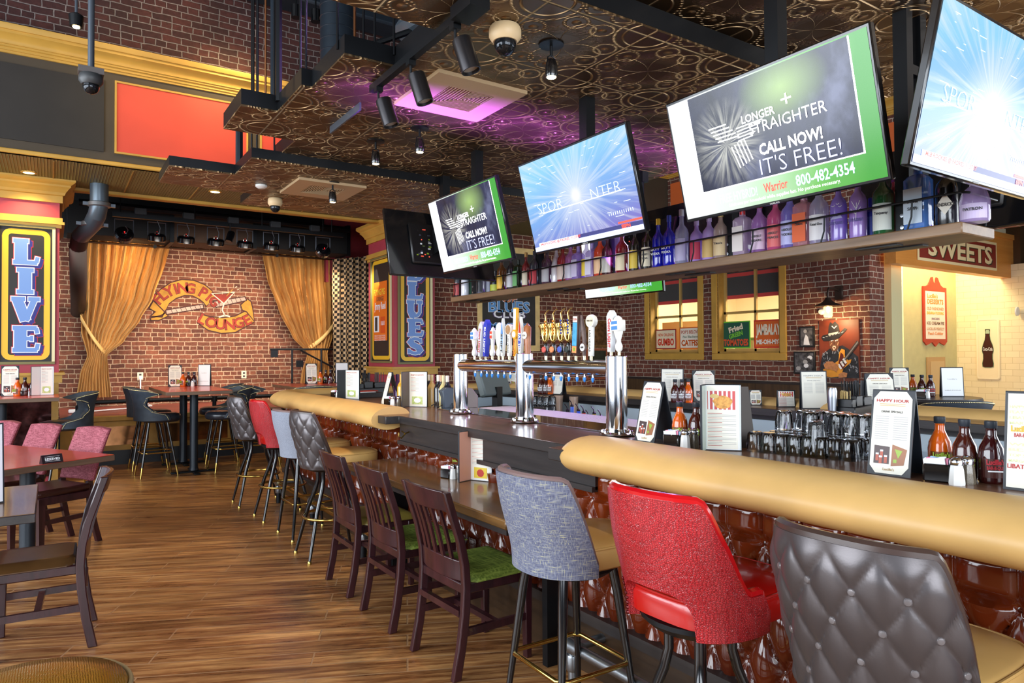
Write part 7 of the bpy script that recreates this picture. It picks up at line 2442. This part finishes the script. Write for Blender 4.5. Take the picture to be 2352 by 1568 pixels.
CLR_LED_TINT, PUR_LED_TINT = (176, 150, 236), (150, 100, 230)  # clear and frosted glass tinted violet: LED glow put into the bottle colours
BL = [
    (1052, 'round', (36, 30, 34), (176, 60, 60), (30, 30, 32), 'dark bottle with red and white label at the far tip of the shelf', None, 1.0, .9),
    (1068, 'taper', (226, 224, 230), None, (220, 218, 224), 'opaque white bottle with long neck near the far tip of the shelf', None, 1.0, 1),
    (1088, 'square', (34, 66, 44), None, (40, 70, 48), 'blocky dark green bottle next to the opaque white one', None, 1.0, 1),
    (1104, 'round', (120, 116, 130), (40, 40, 44), (20, 20, 22), 'smoky bottle with black label under the smallest television', None, 1.0, .8),
    (1122, 'tall', (70, 66, 86), (190, 192, 200), (20, 20, 22), 'tall smoky bottle with silver label under the smallest television', None, .95, .8),
    (1138, 'squat', (20, 18, 20), (176, 186, 60), (20, 20, 20), 'round squat black bottle with yellow green label', None, .9, 1),
    (1152, 'round', (110, 60, 20), (236, 186, 60), (60, 40, 24), 'amber bottle with bright yellow label', None, 1.0, .85),
    (1163, 'short', (60, 30, 26), (196, 196, 200), (30, 26, 26), 'small dark bottle with pale neck ring beside the yellow label', None, 1.0, .9),
    (1174, 'round', (36, 32, 40), (206, 206, 212), (30, 30, 34), 'dark bottle with wide silver label before the green label bottle', None, 1.0, .9),
    (1191, 'square', (24, 44, 26), (120, 186, 120), (26, 34, 26), 'dark green square bottle with light green stag label', None, .92, 1),
    (1208, 'tall', (150, 36, 40), (236, 226, 200), (206, 160, 90), 'red liqueur bottle with gold foil neck and cream label', None, .9, .7),
    (1228, 'round', (60, 62, 70), (206, 60, 70), (50, 52, 60), 'matt grey bottle with small pink red patch right of a post', None, 1.0, 1),
    (1256, 'round', (90, 60, 80), (196, 196, 200), (40, 40, 44), 'bottle with black and silver label below the sky blue television', None, 1.0, .85),
    (1277, 'taper', (236, 234, 240), None, (226, 224, 230), 'opaque white bottle with orange dot below the sky blue television', None, .95, 1),
    (1292, 'round', (190, 30, 24), (236, 214, 200), (150, 20, 20), 'bright red rum bottle with round cream label', None, 1.0, .75),
    (1310, 'round', (200, 120, 190), (226, 222, 236), (180, 120, 190), 'pinkish clear bottle with white label next to the red rum', None, 1.0, .5),
    (1328, 'square', CLR_LED_TINT, (216, 206, 236), (150, 130, 190), 'square clear bottle with lilac label and ring base', None, .95, .45),
    (1347, 'tall', PUR_LED_TINT, (236, 206, 60), (140, 110, 190), 'clear violet bottle with striped yellow label', None, .95, .45),
    (1360, 'square', (186, 160, 230), (226, 220, 240), (150, 130, 190), 'clear bottle with tall white label beside the orange red bottle', None, .95, .5),
    (1378, 'round', (214, 70, 16), (240, 196, 150), (196, 30, 20), 'orange red bottle with cream label left of a post', None, 1.05, .75),
    (1396, 'round', (60, 16, 24), (206, 206, 196), (40, 14, 20), 'dark wine red bottle with white crest label', None, 1.0, .9),
    (1428, 'round', (130, 20, 26), (236, 222, 186), (26, 20, 20), 'dark red rum bottle with cream sailor label', None, 1.02, .8),
    (1458, 'tall', (30, 24, 20), (226, 196, 70), (24, 22, 20), 'black rum bottle with yellow and green label', None, .95, .95),
    (1487, 'tall', (40, 30, 24), (238, 226, 196), (30, 26, 22), 'bottle with cream SWEET TEA label', 'SWEET|TEA', .98, .95),
    (1512, 'tall', (24, 30, 190), None, (230, 190, 40), 'cobalt blue bottle with yellow neck band', 'SKYY|VODKA', 1.0, .8),
    (1537, 'tall', (26, 34, 206), None, (60, 80, 190), 'plain cobalt blue bottle beside the yellow banded one', 'SKYY|VODKA', 1.02, .8),
    (1566, 'tall', (206, 206, 236), (196, 190, 226), (214, 216, 226), 'tall clear vodka bottle with silver cap', None, 1.08, .4),
    (1600, 'round', (196, 160, 240), (206, 60, 90), (210, 190, 240), 'frosted lilac bottle with red band', None, .92, .85),
    (1629, 'round', (200, 170, 240), (214, 180, 110), (210, 190, 240), 'frosted lilac bottle with gold band', None, .95, .85),
    (1656, 'round', (206, 180, 170), (222, 196, 150), (226, 196, 120), 'clear bottle with kraft brown label and gold cap', "Tito's", 1.0, .55),
    (1706, 'square', (214, 190, 220), (238, 230, 226), (190, 30, 36), 'clear bottle with white label and red bands', None, 1.05, .5),
    (1745, 'round', (186, 130, 206), (226, 200, 226), (190, 40, 60), 'clear domed bottle with red lettering', 'ABSOLUT|PEARS', 1.02, .5),
    (1782, 'round', (214, 90, 140), (226, 110, 110), (206, 140, 190), 'coral pink domed bottle below the big television', 'ABSOLUT|PEACH', 1.05, .7),
    (1815, 'round', (150, 140, 236), (190, 190, 240), (180, 180, 206), 'clear domed bottle with blue lettering', 'ABSOLUT|VODKA', 1.1, .5),
    (1848, 'square', (206, 140, 150), (232, 100, 40), (200, 170, 190), 'bottle with bright orange label above a cream one', 'Stoli', 1.1, .6),
    (1882, 'round', (190, 186, 216), (240, 238, 240), (206, 206, 214), 'clear round bottle with big white label and ribbed foot', 'Ketel One', 1.12, .5),
    (1927, 'tall', (146, 120, 216), None, (120, 110, 200), 'frosted violet bottle with flying geese and mountains', 'GREY GOOSE', 1.0, .9),
    (1972, 'tall', (176, 140, 226), None, (200, 200, 226), 'frosted violet bottle etched with a bare white tree', 'BELVEDERE', 1.02, .9),
    (2003, 'short', (46, 60, 200), (90, 110, 220), (60, 70, 190), 'small blue bottle half behind the green gin bottle', None, 1.0, .9),
    (2030, 'round', (44, 110, 60), (226, 232, 222), (176, 20, 24), 'fat green gin bottle with white label and red seal', 'Tanqueray', 1.1, .7),
    (2058, 'round', (206, 40, 80), (196, 50, 70), (150, 60, 160), 'red pink bottle squeezed between gin bottle and post', None, 1.05, .8),
    (2111, 'square', (90, 150, 236), (206, 224, 240), (70, 110, 200), 'sky blue gin bottle with tall pale label', 'BOMBAY|SAPPHIRE', 1.18, .6),
    (2176, 'round', (14, 12, 12), None, (18, 16, 16), 'black gin bottle with cream diamond label', "HENDRICK'S", 1.0, 1),
    (2240, 'squat', (196, 170, 226), (206, 190, 226), (206, 150, 110), 'squat clear tequila bottle with round cork at the near shelf end', 'PATRON', 1.05, .5),
]
for px, sh, g, lb, cp, desc, txt, s_, al in BL:
    o = liquor(px, sh, g, lb, cp, desc, txt, s_=s_, a=al, dx=.05 if px not in (1088, 1122, 1163, 2003, 2058) else .13)
    if txt and not lb:
        R_ = SHP[sh][2][0] * s_ * 1.2 + .0015
        mb = MB()
        tc = PAPER if g[0] < 60 else mat('etch', (90, 80, 150), .5)
        if px == 2176:
            mb.flat([(-.034, .1), (0, .05), (.034, .1), (0, .155)], -R_ - .001, CREAM, M=TR((0, 0, 0), rz=radians(285)))
            tc = INK
        for k, s2 in enumerate(txt.split('|')):
            mb.text(s2, .016 * s_, tc, TR((0, 0, 0), rz=radians(285)) @ TR((0, -R_ - .003, .1 - .03 * k if px > 1600 else .13 - .03 * k)), .03, R_ * 1.6)
        if px == 1972:
            M_ = TR((0, 0, 0), rz=radians(285))
            for (a, b, c, d_) in ((.0, .1, .005, .19), (.005, .15, -.02, .2), (.005, .16, .022, .2), (.0, .13, -.025, .16), (.004, .14, .026, .165)):
                stroke(mb, [(a, b), (c, d_)], .003, -R_ - .003, PAPER, M_)
        if px == 1927:
            M_ = TR((0, 0, 0), rz=radians(285))
            for (a, b) in ((-.015, .19), (.008, .2), (.02, .185)):
                stroke(mb, [(a - .008, b + .005), (a, b), (a + .009, b + .006)], .0028, -R_ - .003, PAPER, M_)
            mb.flat([(-.03, .12), (-.01, .145), (.006, .135), (.018, .15), (.032, .125)], -R_ - .003, mat('goose_hill', (186, 186, 236), .5), M=M_)
        mb.build('label', o, smooth=0)

# ================================================================ TELEVISIONS
def screen_green():
    m = mat('screen_border', (180, 255, 190), .2, emit=(200, 255, 200), es=1.0)
    t = NT(m)
    s = t.n('SeparateXYZ', ins={0: t.obj()}).outputs
    f = t.math('ADD', t.math('MULTIPLY', s[0], .9), t.math('ADD', .42, t.math('MULTIPLY', t.noise(t.obj(), 3, 2), .25)))
    c = t.ramp(f, [(.15, (.95, .98, 1, 1)), (.45, (.75, .95, .75, 1)), (.75, lin((120, 200, 96))), (.95, lin((70, 170, 60)))])
    t.link(c, t.b.inputs['Emission Color'])
    t.b.inputs['Base Color'].default_value = (0, 0, 0, 1)
    t.b.inputs['Emission Strength'].default_value = .72
    return m


def screen_navy():
    m = mat('screen_navy', (40, 44, 70), .2, emit=(40, 44, 70), es=1.0)
    t = NT(m)
    s = t.n('SeparateXYZ', ins={0: t.obj()}).outputs
    n1 = t.noise(t.scaled(t.obj(), 3.2, 1, 2.2), 1.4, 4, .6)
    base = t.ramp(n1, [(.35, lin((16, 20, 42))), (.55, lin((44, 48, 80))), (.72, lin((110, 116, 150)))])
    dx, dz = t.math('SUBTRACT', s[0], .12), t.math('SUBTRACT', s[2], .19)
    d = t.math('SQRT', t.math('ADD', t.math('MULTIPLY', t.math('MULTIPLY', dx, dx), .5), t.math('MULTIPLY', dz, dz)))
    g = t.ramp(d, [(.0, (1, 1, 1, 1)), (.16, (0, 0, 0, 1))])
    base = t.mix(t.math('MULTIPLY', g, .75), base, lin((190, 230, 130)))
    dx2, dz2 = t.math('ADD', s[0], .2), t.math('ADD', s[2], -.02)
    ang__ = t.math('ARCTAN2', dz2, dx2)
    rr = t.math('SQRT', t.math('ADD', t.math('MULTIPLY', dx2, dx2), t.math('MULTIPLY', dz2, dz2)))
    st = t.noise(t.n('CombineXYZ', ins={0: t.math('MULTIPLY', ang__, 3.0), 1: t.math('MULTIPLY', rr, 2.0), 2: 0.0}).outputs[0], 2.5, 3, .6)
    fall = t.ramp(rr, [(.06, (1, 1, 1, 1)), (.22, (0, 0, 0, 1))])
    star = t.math('MULTIPLY', fall, t.ramp(st, [(.42, (0, 0, 0, 1)), (.62, (1, 1, 1, 1))]))
    base = t.mix(t.math('MULTIPLY', star, .8), base, lin((226, 226, 214)))
    t.link(base, t.b.inputs['Emission Color'])
    t.b.inputs['Base Color'].default_value = (0, 0, 0, 1)
    t.b.inputs['Emission Strength'].default_value = .7
    return m


def screen_sky():
    m = mat('screen_sky', (150, 200, 255), .2, emit=(150, 200, 255), es=1.0)
    t = NT(m)
    s = t.n('SeparateXYZ', ins={0: t.obj()}).outputs
    dx, dz = t.math('SUBTRACT', s[0], -.0), t.math('SUBTRACT', s[2], .0)
    r = t.math('SQRT', t.math('ADD', t.math('MULTIPLY', dx, dx), t.math('MULTIPLY', dz, dz)))
    a = t.math('ARCTAN2', dz, dx)
    rays = t.noise(t.n('CombineXYZ', ins={0: t.math('MULTIPLY', t.math('COSINE', a), 7.0), 1: t.math('MULTIPLY', t.math('SINE', a), 7.0), 2: t.math('MULTIPLY', r, 1.2)}).outputs[0], 2.0, 3, .6)
    base = t.ramp(t.math('ADD', t.math('MULTIPLY', s[2], 1.2), t.math('SUBTRACT', .5, t.math('MULTIPLY', s[0], .2))), [(.15, lin((136, 128, 210))), (.45, lin((130, 176, 240))), (.8, lin((150, 214, 250)))])
    base = t.mix(t.math('MULTIPLY', t.ramp(rays, [(.45, (0, 0, 0, 1)), (.7, (1, 1, 1, 1))]), .5), base, (.9, .95, 1, 1))
    core = t.ramp(r, [(.02, (1, 1, 1, 1)), (.06, (.5, .5, .5, 1)), (.26, (0, 0, 0, 1))])
    base = t.mix(core, base, (1, 1, 1, 1))
    t.link(base, t.b.inputs['Emission Color'])
    t.b.inputs['Base Color'].default_value = (0, 0, 0, 1)
    t.b.inputs['Emission Strength'].default_value = .68
    return m


EG, EN, ES_ = screen_green(), screen_navy(), screen_sky()
EW = mat('screen_white', (255, 255, 255), .3, emit=(255, 255, 255), es=.95)
EGR = mat('screen_grey', (170, 174, 206), .3, emit=(170, 174, 206), es=.8)
ELB = mat('screen_pale_blue', (190, 220, 240), .3, emit=(150, 184, 226), es=.9)
ERD = mat('screen_red', (206, 60, 50), .3, emit=(214, 80, 60), es=.9)
EDK = mat('screen_dark', (40, 40, 80), .3, emit=(56, 60, 110), es=.8)
EPL = mat('screen_line', (226, 240, 255), .3, emit=(196, 224, 255), es=.9)
BEZ = mat('tv_bezel', (16, 17, 20), .2, coat=.5)


def tv(label, loc, rz, tilt, style, W_=1.06, H_=.61, back=False, post=True):
    """loc: centre of the set"""
    t = thing('television', label, 'television', loc)
    t.rotation_euler = (tilt, 0, rz)
    mb = MB(); mb.box(-W_ / 2, -.0, -H_ / 2, W_ / 2, .035, H_ / 2, BEZ, b=.006); mb.box(-W_ * .3, .035, -H_ * .32, W_ * .3, .065, H_ * .3, PLASTIC, b=.012); mb.build('housing', t)
    m2 = MB()
    w_, h = W_ / 2 - .014, H_ / 2 - .016
    y = -.0015
    if style == 'ad':
        m2.flat(rect(-w_, -h, w_, h), y, EG)
        m2.flat(rect(-w_ * .76, -h * .62, w_ * .86, h * .98), y - .001, EW)
        m2.flat(rect(-w_ * .745, -h * .6, w_ * .845, h * .98), y - .0015, EN)
        T = lambda s_, x, z, sz, wd, m_, bold=.02: m2.text(s_, sz, m_, TR((x * w_, y - .004, z * h)), bold, wd * w_)
        T('LONGER', -.02, .36, .036, .34, EW, .02); T('+', .27, .46, .07, .1, EW, .0)
        T('STRAIGHTER', .24, .18, .052, .74, EW, .0)
        T('CALL NOW!', .24, -.17, .05, .6, EW, .03)
        T("IT'S FREE!", .3, -.43, .075, .76, EGR, -.01)
        T('FREE HYBRID!', -.36, -.78, .042, .42, ELB, .015)
        T('Warrior', .04, -.77, .042, .24, ERD, .02); T('800-482-4354', .5, -.77, .048, .52, ELB, .02)
        T('Limit one per household while supplies last. No purchase necessary.', .08, -.92, .016, 1.1, EW, 0)
        for k in range(5):
            stroke(m2, [(w_ * (-.56 + .02 * k), h * (.38 - .06 * k)), (w_ * (-.36 + .03 * k), h * (.38 - .06 * k))], .006, y - .003, EW)
            stroke(m2, [(w_ * (-.26), h * (.26 - .05 * k)), (w_ * (.02 - .03 * k), h * (.28 - .05 * k))], .005, y - .003, EW)
            stroke(m2, [(w_ * (-.34 + .035 * k), h * (.0 + .02 * k)), (w_ * (-.28 + .035 * k), h * (-.36 + .02 * k))], .006, y - .003, EW)
    else:
        m2.flat(rect(-w_, -h, w_, h), y, ES_)
        stroke(m2, [(-w_ * .7, -h * .18), (w_ * .8, -h * .16)], .006, y - .001, EPL)
        m2.text('SPOR', .07, EPL, TR((-w_ * .52, y - .003, -.02)), -.025, w_ * .5)
        m2.text('NTER', .07, EPL, TR((w_ * .52, y - .003, -.02)), -.025, w_ * .5)
        m2.flat(rect(-w_, -h, w_, -h * .9), y - .001, mat('screen_lilac', (190, 200, 236), .3, emit=(190, 200, 236), es=.9))
        m2.flat(rect(-w_ * .5, -h * .9, w_, -h * .82), y - .001, EDK)
        m2.flat(rect(-w_ * .9, -h * .9, -w_ * .1, -h * .82), y - .0015, EPL)
        m2.text('MLB ROCKIES @ PADRES  11:37 ET', .016, ERD, TR((-w_ * .45, y - .003, -h * .86)), .03, w_ * .8)
        m2.text('ESPN', .02, ERD, TR((w_ * .74, y - .003, -h * .86)), .05, w_ * .14)
        m2.flat(rect(w_ * .62, -h * .8, w_, -h * .76), y - .001, ERD)
        rnd = random.Random(5)
        for k in range(40):
            x, z = rnd.uniform(-.9, .85) * w_, rnd.uniform(-.7, .9) * h
            stroke(m2, [(x, z), (x + rnd.uniform(.01, .07), z)], .0024, y - .001, EPL)
        for k in range(12):
            x = w_ * (.5 + .035 * k)
            m2.flat(rect(x, -h * .6, x + .004, -h * .54), y - .001, EPL)
    m2.build('screen', t, smooth=0)
    m3 = MB(); m3.text('SAMSUNG', .008, INKG, TR((0, -.002, -H_ / 2 + .007)), .03, .05); m3.build('maker_mark', t, smooth=0)
    if back:
        m3 = MB()
        rnd = random.Random(9)
        for k in range(26):
            x, z = rnd.uniform(.12, .28), rnd.uniform(-.14, .12)
            m3.box(x, .0655, z, x + rnd.uniform(.006, .03), .07, z + rnd.uniform(.004, .014), (SLATE, PAPER, ERD, BLACK, GREENL)[k % 5])
        m3.build('connector_panel', t)
    if post:
        m4 = MB()
        Ri = (Matrix.Rotation(rz, 4, 'Z') @ Matrix.Rotation(tilt, 4, 'X')).inverted()
        up = Ri @ Vector((0, 0, 1, 0))
        up = Vector(up[:3])
        base = Vector((0, .11, .05))
        L_ = (3.17 if loc[0] < 5 else 6.38) - (loc[2] + .05)
        q0, q1 = base, base + up * L_
        dirx = Vector((1, 0, 0))
        s1 = up.cross(dirx).normalized() * .035
        vs_ = []
        slim = loc[0] > 4.2 and loc[0] < 5
        if slim:
            m4.tube([tuple(q0), tuple(q1)], .014, BLACKM, 10)
            q0 = base + up * (L_ - .2)
        for q_ in (q0, q1):
            for sx, sy in ((-1, -1), (1, -1), (1, 1), (-1, 1)):
                vs_.append(tuple(q_ + dirx * .035 * sx + s1 * sy))
        m4.add(vs_, [(0, 1, 2, 3), (4, 5, 6, 7), (0, 1, 5, 4), (1, 2, 6, 5), (2, 3, 7, 6), (3, 0, 4, 7)], BLACKM)
        m4.box(-.1, .06, -.1, .1, .13, .12, BLACKM)
        m4.build('ceiling_mount', t)
    return t


TL = radians(14.3)
NX = -pi / 2
for (ya, yb, st, lb) in ((4.09, 5.18, 'ad', 'smallest looking lit television with golf advert, farthest along the shelf'), (2.765, 3.83, 'sky', 'television with sky blue sunburst between the two advert screens'), (1.42, 2.48, 'ad', 'largest looking television with CALL NOW golf advert')):
    tv(lb, (2.675, (ya + yb) / 2, 2.472), NX, TL, st)
tv('television with blue sunburst cut by the photo edge', (3.13, 1.22, 2.478), 0, radians(12), 'sky', post=False)
tv('switched off television seen from behind beyond the farthest advert screen', (2.92, 5.55, 2.47), pi, TL, 'sky', back=True)
for k, (yc, lb) in enumerate(((1.95, 'television hung beyond the shelf, its back behind the big advert set'), (3.3, 'television hung beyond the shelf, seen from behind past the sunburst set'), (4.38, 'television hung beyond the shelf, seen from behind by the farthest set'))):
    tv(lb, (4.4, yc, 2.47), pi / 2, TL, 'sky', back=True)
tv('television showing the golf advert glimpsed under the shelf', (5.6, 6.1, 2.57), NX, TL * .4, 'ad', 1.35, .78)
# slim pole with mounting box in the gap between two sets
p = hit(1511, 352, 'z', 2.93)
